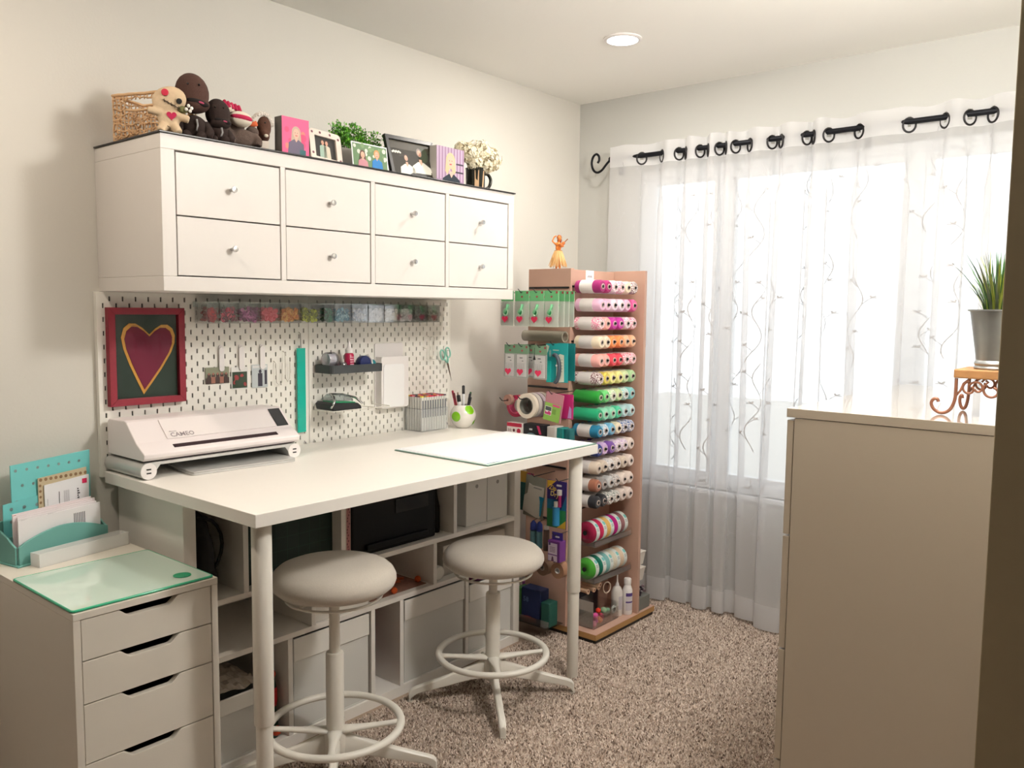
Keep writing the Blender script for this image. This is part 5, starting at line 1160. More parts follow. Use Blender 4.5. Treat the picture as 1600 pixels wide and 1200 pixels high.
    b = t.part('bag', MB().prism(rounded(-.042, -.052, .046, .064, .004), F, 0, .004), mat('bag_rose', S(178, 120, 130), 0.3))
    b2 = t.part('green_card', MB().prism(rect(-.040, -.052, .040, .020), F, .0045, .006), cm(132, 176, 76)); m = MB()
    m.plate(rect(-.036, -.030, -.002, .006), F, .0065, 0); m.plate(rect(-.034, -.012, -.004, .004), F, .0068, 1); m.plate([(-.034, -.028), (-.004, -.028), (-.004, -.018), (-.014, -.012), (-.024, -.020), (-.034, -.014)], F, .0068, 2); m.plate(rect(.000, .010, .036, .018), F, .0065, 2); m.plate(rect(.002, -.022, .020, .000), F, .0065, 3)
    t.part('printing', m, [cm(230, 224, 220), cm(70, 76, 76), cm(196, 60, 120), cm(110, 150, 60)], parent=b2)
    t = T('pink_package', 'magenta package behind the lime green one, beside the rack edge', 'package', (0.57, 1.45, 0.955))
    b = t.part('card', MB().prism(rect(0.520, 0.958, 0.610, 1.058), XZ(1.45), 0, .004), cm(186, 36, 110)); m = MB(); m.plate([(0.585, .962), (0.604, .962), (0.604, 1.0), (0.594, 1.012)], XZ(1.4455), .001)
    t.part('lilac_print', m, cm(196, 150, 206), parent=b); pin(0.535, 1.062, 1.40)
    # row D boxes, seen above the desk edge
    t = T('red_card_box', 'white box with a red top band hanging above the desk corner', 'box', (0.36, 1.38, 0.84))
    b = t.part('box', MB().box(0.322, 1.376, 0.845, 0.402, 1.420, 0.928), cm(232, 226, 222), bevel=.001); F = XZ(1.376); m = MB()
    m.plate(rect(.322, .912, .402, .928), F, .0004, 0); m.plate(circ(.360, .897, .0065), F, .0004, 1); m.plate(circ(.386, .896, .0105), F, .0004, 0)
    for i, u in enumerate((.329, .334, .339, .344)): m.plate(rect(u, .890, u+.002, .904-.003*(i % 2)), F, .0004, 1)
    t.part('printing', m, [cm(176, 22, 60), cm(90, 20, 40)], parent=b)
    t = T('black_card_box', 'black box with a grey dome print and pink stripe above the desk corner', 'box', (0.45, 1.39, 0.84))
    b = t.part('box', MB().box(0.406, 1.384, 0.845, 0.508, 1.430, 0.930), cm(20, 20, 26), bevel=.001); F = XZ(1.384); m = MB()
    m.plate([(.412, .850)]+[(.446-.034*math.cos(a), .872+.022*math.sin(a)) for a in [PI*i/10 for i in range(11)]]+[(.480, .850)], F, .0004, 0); m.plate(rect(.436, .905, .452, .912), F, .0004, 1); m.plate([(.474, .926), (.488, .926), (.500, .892), (.488, .892)], F, .0004, 2)
    t.part('printing', m, [cm(110, 142, 150), cm(200, 200, 200), cm(190, 40, 90)], parent=b)
    for i, (x, c, lab) in enumerate(((0.515, (196, 190, 184), 'grey white card pack beside the black box, nearest the cabinet side'), (0.556, (20, 120, 116), 'dark teal card pack in the fourth row beside the grey one'), (0.585, (12, 90, 92), 'deep teal card pack closest to the spools in the fourth row'))):
        t = T('card_pack', lab, 'package', (x+.02, 1.41, 0.84)); t.part('pack', MB().box(x, 1.40+.012*i, 0.845, x+(.040 if i == 0 else .027), 1.46, 0.926-.003*i), cm(*c), bevel=.002)
    # row E under the desk
    t = T('clear_tool_pack', 'clear bag with white die cut card tools and a blue strip', 'package', (0.44, 1.41, 0.53)); F = frame_fn((0.445, 1.41, 0.62), Vector((1, 0, -.10)), Vector((.10, 0, 1)))
    b = t.part('bag', MB().prism(rect(-.050, -.085, .056, .090), F, 0, .001), mat('bag_grey', S(128, 128, 116), 0.3))
    t.part('white_tool', MB().prism([(-.030, .056), (-.012, .050), (.050, .052), (.050, .018), (.040, -.080), (.020, -.082), (-.052, -.066), (-.050, .000), (-.034, .012)], F, .0015, .004), cm(206, 202, 194), bevel=.0008)
    t.part('blue_strip', MB().prism([(.030, .012), (.056, .012), (.050, -.010), (.046, -.070), (.040, -.070), (.036, -.010)], F, .0045, .006), cm(16, 130, 170)); pin(0.45, 0.712, 1.40)
    m = MB()
    for i in range(7): m.plate(rect(-.002+.006*i, .040, .002+.006*i, .045), F, .0045)
    t.part('lettering', m, cm(90, 100, 106))
    t = T('craft_package', 'yellow and magenta packages bunched at the bookcase side of the rack', 'package', (0.37, 1.44, 0.56))
    t.part('yellow_card', MB().box(0.345, 1.44, 0.64, 0.385, 1.445, 0.715), cm(170, 130, 50)); t.part('magenta_card', MB().box(0.385, 1.435, 0.62, 0.42, 1.438, 0.712), cm(140, 30, 76)); t.part('teal_card', MB().box(0.34, 1.43, 0.55, 0.40, 1.433, 0.67), cm(30, 90, 90))
    t = T('glue_package', 'green and purple glue package lettered Zip Dry in yellow', 'package', (0.56, 1.42, 0.51)); F = XZ(1.42)
    b = t.part('card', MB().prism(rect(0.508, 0.509, 0.606, 0.704), F, 0, .003), cm(50, 34, 110)); m = MB()
    m.plate(rect(.509, .510, .605, .585), F, .0034, 0); m.plate([(.580, .585), (.605, .65), (.605, .585)], F, .0034, 1); m.plate([(.560, .510), (.605, .510), (.605, .545)], F, .0036, 2); m.plate(rect(.509, .585, .560, .625), F, .0034, 1); m.plate([(.509, .702), (.555, .704), (.509, .668)], F, .0034, 2)
    t.part('printing', m, [cm(40, 130, 70), cm(20, 110, 150), cm(214, 170, 50)], parent=b)
    text('Zip', 0.028, cm(236, 200, 90), b, F(0.517, .667, .0042), (1, 0, -.15), (.15, 0, 1)); text('Dry', 0.028, cm(236, 214, 130), b, F(0.524, .641, .0042), (1, 0, -.15), (.15, 0, 1))
    g = t.part('pink_bottle', MB().tube([F(.578, .600, .010), F(.578, .648, .010)], .007, 10), cm(176, 50, 110)); t.part('white_cap', MB().tube([F(.576, .6485, .010), F(.576, .670, .010)], .0105, 12), cm(230, 226, 222), parent=g)
    g = t.part('blue_bottle', MB().tube([F(.562, .522, .012), F(.562, .598, .012)], .0150, 14), cm(40, 130, 180)); t.part('white_cap', MB().tube([F(.562, .5985, .012), F(.562, .620, .012)], .0095, 12), cm(230, 226, 222), parent=g)
    t.part('hang_tab', MB().prism(rounded(.556, .682, .582, .690, .003), F, .0034, .004), cm(220, 216, 214)); pin(0.570, 0.706, 1.41)
    for i, x in enumerate((0.420, 0.452)):
        t = T('blue_cap_bottle', 'blue capped clear bottle below the white tools, the one %s' % ['nearer the bookcase', 'nearer the desk leg'][i], 'bottle', (x, 1.44, 0.40), group='blue capped bottles under the desk')
        t.part('body', MB().lathe([(.001, .40), (.014, .40), (.014, .47), (.001, .472)], 16, c=(x, 1.44, 0)), cm(76, 120, 130, 0.3), auto=True); t.part('cap', MB().lathe([(.001, .473), (.0145, .473), (.013, .500), (.004, .512), (.001, .512)], 16, c=(x, 1.44, 0)), cm(30, 50, 130), auto=True)
        t.part('neck_hook', MB().tube([(x, 1.44, .512), (x, 1.50, .52), (x, 1.546, .50)], .0015, 6), BLACK)
    t = T('brown_bottle', 'small brown bottle with white cap beside the blue capped ones', 'bottle', (0.497, 1.43, 0.40))
    t.part('body', MB().lathe([(.001, .40), (.013, .40), (.013, .485), (.001, .488)], 16, c=(0.497, 1.43, 0)), cm(84, 62, 54), auto=True); t.part('cap', MB().lathe([(.001, .489), (.010, .489), (.010, .505), (.001, .506)], 14, c=(0.497, 1.43, 0)), cm(206, 200, 196), auto=True)
    t.part('neck_hook', MB().tube([(0.497, 1.43, .506), (0.497, 1.546, .50)], .0015, 6), BLACK)
    t = T('purple_box', 'purple and white box hanging beside the desk leg', 'box', (0.57, 1.42, 0.37))
    b = t.part('box', MB().box(0.530, 1.398, 0.372, 0.590, 1.440, 0.458), cm(104, 46, 122), bevel=.001); F = XZ(1.398); m = MB()  # shadow on this side of the rack put into the purple
    m.plate(rect(.532, .402, .578, .448), F, .0004, 0); m.plate(rect(.532, .374, .578, .398), F, .0004, 0); m.plate([(.548, .374), (.562, .374), (.558, .392), (.552, .394)], F, .0006, 1); m.plate(rect(.534, .438, .544, .450), F, .0006, 2)
    for i in range(4): m.plate(rect(.540, .432-.006*i, .568, .430-.006*i), F, .0006, 1)
    t.part('printing', m, [cm(206, 190, 206), cm(96, 60, 90), cm(60, 40, 90)], parent=b); t.part('hang_tab', MB().prism(rect(.535, .4585, .590, .490), XZ(1.420), 0, .001), cm(60, 40, 130)); t.part('tab_hole', MB().prism(rounded(.552, .468, .574, .475, .003), XZ(1.4185), 0, .0006), cm(220, 216, 220)); pin(0.563, 0.482, 1.40)
    roll('tape_roll', 'brown packing tape roll with white core beside the desk leg', 'tape roll', 0.560, 1.425, 0.327, 0.033, 0.013, 0.040, (150, 110, 84), (220, 214, 210), 'brown tape rolls')
    roll('tape_roll', 'brown packing tape roll half behind the right stool seat', 'tape roll', 0.462, 1.450, 0.313, 0.033, 0.012, 0.040, (120, 92, 72), (190, 180, 172), 'brown tape rolls')
    for x in (0.560, 0.462): HK.part('hook', MB().tube([(x, 1.546, 0.318), (x, 1.44, 0.316)], 0.0022, 6), BLACK)
    # bottles standing on the base; only those outside the tower footprint
    t = T('purple_bottle', 'purple bottle with white label standing at the rack foot', 'bottle', (0.245, 1.62, 0.041)); z = 0.0415
    t.part('body', MB().lathe([(.001, z), (.020, z), (.022, z+.004), (.022, z+.090), (.012, z+.108), (.001, z+.109)], 20, c=(0.250, 1.600, 0)), cm(176, 70, 180, 0.4), auto=True)
    t.part('label', MB().lathe([(.0222, z+.040), (.0227, z+.040), (.0227, z+.066), (.0222, z+.066)], 20, c=(0.250, 1.600, 0)), cm(206, 200, 200), auto=True)
    t.part('cap', MB().lathe([(.001, z+.110), (.014, z+.110), (.013, z+.130), (.001, z+.131)], 16, c=(0.250, 1.600, 0)), cm(160, 90, 170), auto=True)
    # clear tray with boxes hung low on the side panel
    t = T('low_clear_tray', 'low clear tray of coloured craft boxes on the desk side of the rack', 'tray', (0.42, 1.50, 0.05))
    m = MB(); m.box(0.30, 1.449, 0.052, 0.50, 1.551, 0.0545); m.box(0.30, 1.449, 0.055, 0.50, 1.451, 0.085); t.part('tray_shell', m, clear('tray_clear', (0.7, 0.7, 0.7, 1), 0.1))
    for (a, b, y, z1, c, nm, lab) in ((0.302, 0.330, 1.50, 0.19, (60, 110, 50), 'green_tube', 'green upright tube in the low tray, nearest the bookcase'), (0.335, 0.440, 1.50, 0.20, (26, 40, 84), 'navy_box', 'dark navy box marked 58 in the low tray'), (0.450, 0.495, 1.49, 0.16, (20, 76, 66), 'teal_box', 'dark teal box in the low tray beside the desk leg')):
        t = T(nm, lab, 'box', ((a+b)/2, y, 0.055)); b_ = t.part('box', MB().box(a, y-.03, 0.0548, b, y+.03, z1), cm(*c), bevel=.004)
        if nm == 'navy_box': text('58', 0.03, cm(90, 110, 150), b_, (0.345, y-.0305, 0.14), (1, 0, 0), (0, 0, 1))
    single('red_cloth', MB().ell((0.380, 1.461, 0.068), (0.045, 0.009, 0.013), 16, 8), cm(130, 40, 30, 0.9), 'red folded cloth in front of the dark navy box', 'cloth', smooth=True)
    single('green_ball', MB().ell((0.478, 1.4545+0.0105, 0.0705), (0.015, 0.009, 0.015), 18, 12), cm(20, 110, 70, 0.8), 'small green yarn ball in the low clear tray of the rack', 'ball', smooth=True)
goods()
def figurine():
    t = T('hula_figurine', 'orange hula dancer figurine with a straw skirt on top of the rack', 'figurine', (0.40, 1.612, RZ-0.004))
    x, y, z = 0.40, 1.612, RZ-0.0035
    t = t; SK = mat('orange_skin', S(222, 128, 52), 0.4)
    t.part('stand', MB().lathe([(.001, z), (.020, z), (.020, z+.004), (.001, z+.005)], 20, c=(x, y, 0)), cm(120, 66, 34), auto=True)
    k = 1.0; H = z+.005
    b = shape('body', [('t', [(x-.004, y-.008, H), (x-.003, y-.006, H+.03), (x, y-.004, H+.065)], [.0042, .006, .008]), ('t', [(x+.006, y+.008, H), (x+.004, y+.006, H+.03), (x, y+.004, H+.065)], [.0042, .006, .008]),
        ('e', (x, y, H+.070), (.012, .015, .012)), ('e', (x, y, H+.090), (.0095, .0125, .016)), ('e', (x+.001, y, H+.104), (.010, .015, .010)), ('e', (x, y+.002, H+.118), (.004, .004, .008)), ('e', (x+.001, y+.003, H+.130), (.0095, .0095, .012)),
        ('t', [(x, y-.014, H+.107), (x+.003, y-.026, H+.118), (x+.004, y-.018, H+.136), (x+.006, y-.008, H+.140)], [.0042, .0036, .0032, .003]), ('t', [(x, y+.014, H+.107), (x+.006, y+.022, H+.096), (x+.014, y+.010, H+.092)], [.0042, .0036, .003])], SK, t.o, t.off, vox=.0016, sm=3)
    t.part('hair', MB().ell((x-.003, y+.003, H+.134), (.0105, .0108, .011), 16, 10).ell((x-.006, y+.004, H+.122), (.006, .010, .012), 12, 8), cm(150, 70, 24), smooth=True)
    m = MB(); m.ell((x+.0100, y, H+.131), (.0014, .0014, .0018), 8, 6, 0); 
    for s in (-1, 1): m.ell((x+.0096, y+.003+s*.0036, H+.133), (.0012, .0013, .0009), 8, 6, 1)
    m.ell((x+.0100, y+.003, H+.1265), (.001, .0026, .0009), 8, 6, 2); t.part('face', m, [SK, cm(60, 26, 16), cm(170, 50, 40)], smooth=True)
    u = t.part('ukulele_body', MB().ell((x+.018, y+.012, H+.100), (.0045, .010, .010), 14, 8).ell((x+.018, y+.022, H+.108), (.004, .0075, .0075), 12, 8), cm(196, 110, 50), smooth=True); t.part('neck', MB().tube([(x+.018, y+.026, H+.112), (x+.018, y+.040, H+.126)], .002, 6), cm(150, 84, 40), parent=u)
    m = MB()
    for i in range(54):
        a = 2*PI*i/54+random.uniform(-.05, .05); r0 = .0150; r1 = random.uniform(.031, .042); zz = H+random.uniform(.006, .018)
        m.tube([(x+r0*math.cos(a), y+r0*math.sin(a), H+.077), (x+(r0+.4*(r1-r0))*math.cos(a), y+(r0+.4*(r1-r0))*math.sin(a), H+.052), (x+r1*math.cos(a+.04), y+r1*math.sin(a+.04), zz)], [.0018, .0022, .0013], 5, i % 2)
    t.part('straw_skirt', m, [cm(226, 186, 130), cm(206, 160, 100)], kind='stuff'); t.part('waistband', MB().lathe([(.0135, H+.073), (.0165, H+.073), (.0165, H+.079), (.0135, H+.079)], 20, c=(x, y, 0)), cm(150, 100, 50), auto=True)
figurine()
bpy.data.objects["hula_figurine"].rotation_euler = (0, 0, -0.95)

# ---------------- things on the wall cabinet ----------------
def portrait(m, F, cu, cv, s, hair, long=True):
    """flat printed portrait; material slots: hair=hair, skin=1, shirt index hair+1, features 0"""
    m.plate(circ(cu, cv+s*.10, s*.62, s*.74, 18), F, .0004, hair)
    if long: m.plate([(cu-s*.60, cv+s*.2), (cu-s*.72, cv-s*.9), (cu-s*.40, cv-s*1.25), (cu-s*.1, cv-s*.6), (cu+s*.1, cv-s*.6), (cu+s*.45, cv-s*1.2), (cu+s*.70, cv-s*.85), (cu+s*.60, cv+s*.2)][::-1], F, .0005, hair)
    m.plate(circ(cu, cv, s*.42, s*.55, 18), F, .0008, 1)
    for d in (-1, 1): m.plate(circ(cu+d*s*.16, cv+s*.08, s*.07, s*.035, 8), F, .0010, 0)
    m.plate(circ(cu, cv-s*.24, s*.18, s*.06, 10), F, .0010, 3)
def shirt(m, F, cu, cv, s, mi, z0):
    m.plate([(cu-s*1.1, z0), (cu+s*1.1, z0), (cu+s*.95, cv-s*1.0), (cu+s*.3, cv-s*.62), (cu-s*.3, cv-s*.62), (cu-s*.95, cv-s*1.0)], F, .0006, mi)
    m.plate([(cu-s*.16, cv-s*.66), (cu, cv-s*.9), (cu+s*.16, cv-s*.66), (cu+s*.14, cv-s*.4), (cu-s*.14, cv-s*.4)], F, .0007, 1)
def top_things():
    Z = ZT
    # basket
    W = mat('seagrass', S(222, 184, 142), 0.85, noise=0.2, nscale=40); rz = math.radians(22)
    t = T('seagrass_basket', 'woven seagrass basket with a cut-out handle at the end of the cabinet', 'basket', (0.160, -0.038, Z), rz=rz, local=True)
    hx, hy, hb = 0.095, 0.060, 0.136; L = random.Random(3)
    def wall(P, w_, name, hole=False):
        m = MB()
        def ok(u, v): return not (hole and abs(u) < 0.045 and hb-0.045 < v < hb-0.016)
        n = int(w_*2/0.0135)
        for i in range(n+1):
            u = -w_+2*w_*i/n; seg = []
            for j in range(12):
                v = 0.002+(hb-.006)*j/11; q = (u+L.uniform(-.004, .004), v)
                if ok(*q): seg.append(P(max(-w_, min(w_, q[0])), v, .0028*math.sin(j*PI+i*PI)+L.uniform(-.001, .001)))
                else:
                    if len(seg) > 1: m.tube(seg, .0021, 5)
                    seg = []
            if len(seg) > 1: m.tube(seg, .0021, 5)
        for j in range(9):
            v = .006+(hb-.016)*j/8; seg = []
            for i in range(n+1):
                u = -w_+2*w_*i/n; q = (u, v+L.uniform(-.006, .006))
                if ok(*q): seg.append(P(u, q[1], -.0028*math.sin(j*PI+i*PI)+L.uniform(-.001, .001)))
                else:
                    if len(seg) > 1: m.tube(seg, .0023, 5)
                    seg = []
            if len(seg) > 1: m.tube(seg, .0023, 5)
        for i in range(int(46*w_/.09)):
            u, v = L.uniform(-w_+.01, w_-.01), L.uniform(.01, hb-.02); a = L.uniform(0, 6.28)
            if ok(u, v) and ok(u+.012*math.cos(a), v+.012*math.sin(a)): m.tube([P(u, v, .003), P(u+.006*math.cos(a), v+.006*math.sin(a), .006), P(max(-w_, min(w_, u+.014*math.cos(a))), min(hb-.004, max(.003, v+.014*math.sin(a))), .003)], .0016, 5)
        t.part(name, m, W, smooth=True, kind='stuff')
    wall(lambda u, v, d: (u, -hy-d, v), hx, 'woven_side', True); wall(lambda u, v, d: (u, hy+d, v), hx, 'woven_side', True)
    wall(lambda u, v, d: (-hx-d, u, v), hy, 'woven_side'); wall(lambda u, v, d: (hx+d, u, v), hy, 'woven_side')
    P = [(-hx, -hy, hb), (hx, -hy, hb), (hx, hy, hb), (-hx, hy, hb)]; rim = []
    for i in range(4):
        a, b = Vector(P[i]), Vector(P[(i+1) % 4])
        for k in range(10): rim.append(a+(b-a)*k/10+Vector((0, 0, L.uniform(-.001, .001))))
    t.part('rim', MB().tube(rim, .0048, 7, close=True), W, smooth=True)
    for s in (-1, 1):
        for vz in (hb-.047,): t.part('handle_binding', MB().tube([(-.047, s*(hy+.002), vz+.004), (-.02, s*(hy+.003), vz), (.02, s*(hy+.003), vz), (.047, s*(hy+.002), vz+.004)], .0040, 7), W, smooth=True)
    t.part('bottom', MB().box(-hx+.003, -hy+.003, .0005, hx-.003, hy-.003, .004), W)
    # toys
    FELT = mat('cream_felt', S(208, 184, 152), 0.95, noise=0.12, nscale=90, bump=0.3); KB = mat('brown_knit', S(78, 52, 44), 0.95, noise=0.25, nscale=300, bump=0.9, bscale=700); KD = mat('dark_brown_knit', S(50, 36, 32), 0.95, noise=0.25, nscale=300, bump=0.9, bscale=700)
    GK = mat('heather_brown_knit', S(96, 80, 72), 0.95, noise=0.4, nscale=260, bump=0.9, bscale=600); RD = cm(178, 24, 72, .8); CRM = cm(232, 222, 204, .9)
    t = T('felt_doll', 'cream felt doll with red button eye and red heart before the basket', 'soft toy', (0.31, -0.078, Z))
    R = Matrix.Rotation(0.35, 3, 'X')
    shape('body', [('e', (.312, -.074, Z+.102), (.015, .047, .037), R), ('e', (.310, -.076, Z+.052), (.014, .030, .034)), ('t', [(.312, -.095, Z+.066), (.314, -.130, Z+.070)], [.012, .010]), ('t', [(.312, -.055, Z+.062), (.316, -.024, Z+.052)], [.012, .011]),
          ('t', [(.314, -.090, Z+.030), (.330, -.100, Z+.012)], [.014, .011]), ('t', [(.314, -.062, Z+.030), (.330, -.052, Z+.012)], [.014, .011])], FELT, t.o, t.off, vox=.003)
    F = YZ(.328)
    t.part('red_button_eye', MB().prism(circ(-.086, Z+.118, .0095), F, -.002, .003), cm(186, 40, 66, .4), bevel=.001); t.part('black_button_eye', MB().prism(circ(-.050, Z+.098, .0075), F, -.002, .003), BLACK)
    m = MB(); m.tube([F(-.092+.009*i, Z+.098-.0042*i+.001*(i % 2), .0006-.0002*i) for i in range(6)], .0012, 5)
    for i in range(5): m.tube([F(-.088+.009*i, Z+.101-.0042*i, .001), F(-.088+.009*i, Z+.091-.0042*i, .001)], .0008, 4)
    m.tube([F(-.088, Z+.032, -.004), F(-.074, Z+.026, -.004)], .001, 5); t.part("stitched_mouth", m, cm(60, 46, 36), kind="stuff")
    t.part('red_heart', MB().prism(heart(-.070, Z+.058, .013), YZ(.3235), -.001, .002), RD)
    cl = t.part('green_stitch_patch', MB().ell((.318, -.040, Z+.078), (.012, .014, .010), 12, 8), cm(112, 112, 70, .9), smooth=True); m = MB()
    for p in ((-.032, .078), (-.022, .074), (-.018, .082), (-.026, .088)): m.ell((.331, p[0], Z+p[1]), (.003, .0045, .005), 8, 6)
    t.part('white_beads', m, cm(236, 234, 226, .4), parent=cl, smooth=True)
    def plush(lab, y, x, hz, hw, hd, hh, K, tilt, sc):
        t = T('plush_toy', lab, 'soft toy', (x, y, Z)); R = Matrix.Rotation(tilt, 3, 'X')
        shape('body', [('e', (x, y, Z+hz), (hd, hw, hh), R), ('e', (x+.006, y+.008*sc, Z+hz-hh*.62), (hd*.9, hw*.86, hh*.40), R)], K, t.o, t.off, vox=.003, sm=6)
        t.part('torso', MB().ell((x-.004, y+.004, Z+.038*sc), (.036*sc, .040*sc, .042*sc), 18, 12).tube([(x, y-.030*sc, Z+.055*sc), (x+.02, y-.042*sc, Z+.030*sc), (x+.035, y-.036*sc, Z+.014)], [.013*sc, .013*sc, .012*sc], 10).tube([(x, y+.034*sc, Z+.055*sc), (x+.02, y+.044*sc, Z+.030*sc), (x+.035, y+.038*sc, Z+.014)], [.013*sc, .013*sc, .012*sc], 10).tube([(x, y-.02*sc, Z+.02), (x+.04, y-.02*sc, Z+.015)], [.016*sc, .014*sc], 10).tube([(x, y+.02*sc, Z+.02), (x+.04, y+.02*sc, Z+.015)], [.016*sc, .014*sc], 10), KD, smooth=True)
        zm = Z+hz-hh*.55; ym = y+.012*sc
        t.part('mouth', MB().ell((x+hd*.80, ym, zm), (hd*.24, hw*.66, hh*.17), 16, 8, 0, Matrix.Rotation(-.22, 3, 'X')), cm(20, 12, 12, .9), smooth=True)
        t.part('tongue', MB().ell((x+hd*.95, ym+hw*.16, zm-hh*.02), (hd*.11, hw*.22, hh*.065), 12, 8, 0, Matrix.Rotation(-.22, 3, 'X')), cm(176, 70, 100, .8), smooth=True)
        for s in (-.3, .34): t.part('eye', MB().ell((x+hd*.93, y+s*hw, Z+hz+hh*.30), .0032*sc, 8, 6), cm(16, 12, 12, .2), smooth=True)
        t.part('cord', MB().tube([(x+.034, ym-.004, Z+.062*sc), (x+.036, ym-.002, Z+.045*sc), (x+.038, ym-.006, Z+.030*sc)], .0028, 6), cm(150, 150, 150, .4), smooth=True)
    plush('tall brown knitted plush toy with big head, the larger of two', 0.006, .290, .140, .047, .040, .056, KB, .12, 1.0)
    plush('dark brown knitted plush toy with pink tongue beside the taller one', 0.080, .300, .094, .036, .032, .044, KD, .10, .8)
    # sock monkey
    t = T('sock_monkey', 'grey brown sock monkey with crimson and cream muzzle and striped cap', 'soft toy', (.30, .145, Z))
    shape('body', [('e', (.295, .158, Z+.030), (.040, .046, .034)), ('e', (.280, .140, Z+.088), (.030, .034, .030)), ('e', (.290, .110, Z+.040), (.03, .022, .03)), ('t', [(.30, .125, Z+.05), (.325, .118, Z+.03), (.33, .120, Z+.012)], [.014, .013, .012]), ('t', [(.30, .190, Z+.045), (.325, .200, Z+.026), (.33, .198, Z+.012)], [.014, .013, .012])], GK, t.o, t.off)
    z = t.part('muzzle', MB().ell((.308, .152, Z+.090), (.024, .034, .023), 20, 12, 0, Matrix.Rotation(-.10, 3, 'X')), CRM, smooth=True, label='cream muzzle with crimson lips')
    t.part('lips', MB().ell((.3145, .153, Z+.092), (.0195, .0325, .0120), 20, 10, 0, Matrix.Rotation(-.10, 3, 'X')), RD, smooth=True)
    t.part('cap', MB().ell((.272, .125, Z+.122), (.026, .026, .018), 18, 10, 0, Matrix.Rotation(-.3, 3, 'X')), CRM, smooth=True); m = MB()
    for i in range(5): m.tube([(.268, .108+i*.010, Z+.140-.002*i), (.286, .110+i*.010, Z+.143-.003*i), (.296, .114+i*.010, Z+.126-.003*i)], .0052, 7)
    m.ell((.275, .098, Z+.136), (.012, .012, .008), 12, 8); t.part('cap_stripes', m, RD, smooth=True)
    # shaggy toy
    t = T('shaggy_toy', 'brown faced toy with fluffy white hair and a paper tag', 'soft toy', (.25, .245, Z))
    shape('body', [('e', (.26, .222, Z+.040), (.034, .030, .036)), ('e', (.265, .262, Z+.090), (.024, .022, .034)), ('e', (.275, .262, Z+.062), (.018, .016, .020))], mat('toy_brown', S(84, 54, 40), .9, noise=.2, nscale=200, bump=.6), t.o, t.off)
    t.part('grey_paw', MB().ell((.290, .222, Z+.066), (.016, .020, .018), 14, 10), GK, smooth=True); t.part('orange_scarf', MB().tube([(.285, .208, Z+.092), (.292, .222, Z+.088), (.290, .236, Z+.094)], .008, 8), cm(190, 90, 50, .9), smooth=True)
    m = MB(); rr = random.Random(5)
    for i in range(220):
        a = rr.uniform(0, PI); d = Vector((rr.uniform(-.3, .5), math.cos(a), math.sin(a)*.9+rr.uniform(-.2, .2))).normalized(); c0 = Vector((.262, .258, Z+.100)); p = c0+Vector((d.x*.022, d.y*.026, d.z*.030)); m.tube([p, p+d*.007+Vector((0, rr.uniform(-.003, .003), rr.uniform(-.004, .002)))], [.0050, .0028], 5)
    t.part('fluffy_hair', m, cm(228, 222, 214, .95), kind='stuff'); t.part('eye', MB().ell((.287, .262, Z+.100), .003, 8, 6), BLACK, smooth=True); t.part('white_spot', MB().ell((.291, .264, Z+.060), (.004, .007, .005), 10, 8), CRM, smooth=True)
    tg = t.part('paper_tag', MB().prism(rect(.228, Z+.006, .268, Z+.040), YZ(.312), 0, .0008), cm(226, 216, 204)); t.part('tag_print', MB().prism(rect(.240, Z+.010, .256, Z+.018), YZ(.3132), 0, .0002), cm(220, 100, 80), parent=tg)
    # pictures
    def art(t, parent, m, cols, name='picture'): t.part(name, m, [cm(*c, .5) for c in cols], parent=parent)
    t = T('canvas_photo', 'thick pink canvas photo print of a woman with long fair hair', 'photo', (.28, .35, Z))
    y0, y1, z0, z1 = .299, .401, Z, 1.993; b = t.part('block', MB().box(.262, y0, z0, .300, y1, z1), mat('grey_wood', S(108, 104, 98), .7, noise=.3, nscale=30)); F = YZ(.3003); m = MB()
    m.plate(rect(y0, z0, y1, z1), F, 0, 4); 
    for i in range(14): m.plate(circ(random.uniform(y0+.015, y1-.015), random.uniform(z0+.03, z1-.012), random.uniform(.006, .014), None, 9), F, .0001+.00001*i, 5+i % 2)
    m.plate(rect(y0, z0, y1, z0+.02), F, .0003, 7); shirt(m, F, .352, 1.945, .030, 8, z0); m.plate(rect(.365, z0, .388, z0+.035), F, .0009, 9); portrait(m, F, .352, 1.945, .027, 2)
    art(t, b, m, [(60, 50, 60), (232, 184, 164), (196, 170, 150), (200, 80, 90), (232, 90, 140), (240, 130, 120), (226, 70, 120), (236, 190, 110), (96, 86, 110), (20, 90, 96)])
    t = T('leaning_picture_frame', 'pale ceramic picture frame with rounded corners and a couple photo', 'picture frame', (.30, .46, Z))
    F = frame_fn((.300, .468, Z+.001), (0, 1, -.06), Vector((-.22, .05, 1))); c = mat('pale_ceramic', S(232, 218, 206), .5, noise=.06, nscale=50)
    fr = MB(); o = rounded(-.064, 0, .064, .112, .014, 4); i_ = rounded(-.043, .020, .043, .092, .003, 4); n = len(o)
    fr.v = [tuple(F(u, v, d)) for d in (0, .010) for u, v in o]+[tuple(F(u, v, d)) for d in (0, .010) for u, v in i_]
    for k in range(n): j = (k+1) % n; fr.f += [(k, j, n+j, n+k), (2*n+k, 3*n+k, 3*n+j, 2*n+j), (n+k, n+j, 3*n+j, 3*n+k), (k, 2*n+k, 2*n+j, j)]; fr.m += [0]*4
    b = t.part('frame', fr, c); m = MB()
    for u, v in ((-.052, .100), (-.02, .103), (.02, .103), (.053, .094), (-.054, .03), (.055, .02)): m.plate(circ(u, v, .0045, None, 8), F, .0105)
    t.part('painted_dots', m, cm(120, 70, 80), parent=b)
    p = t.part('photo', MB().prism(rect(-.043, .020, .043, .092), F, .002, .003), cm(40, 38, 34)); m = MB()
    for cu, s, si in ((-.008, .013, 4), (.008, .013, 5)): shirt(m, F, cu, .074, s, si, .021); portrait(m, F, cu, .074, s, 2, False)
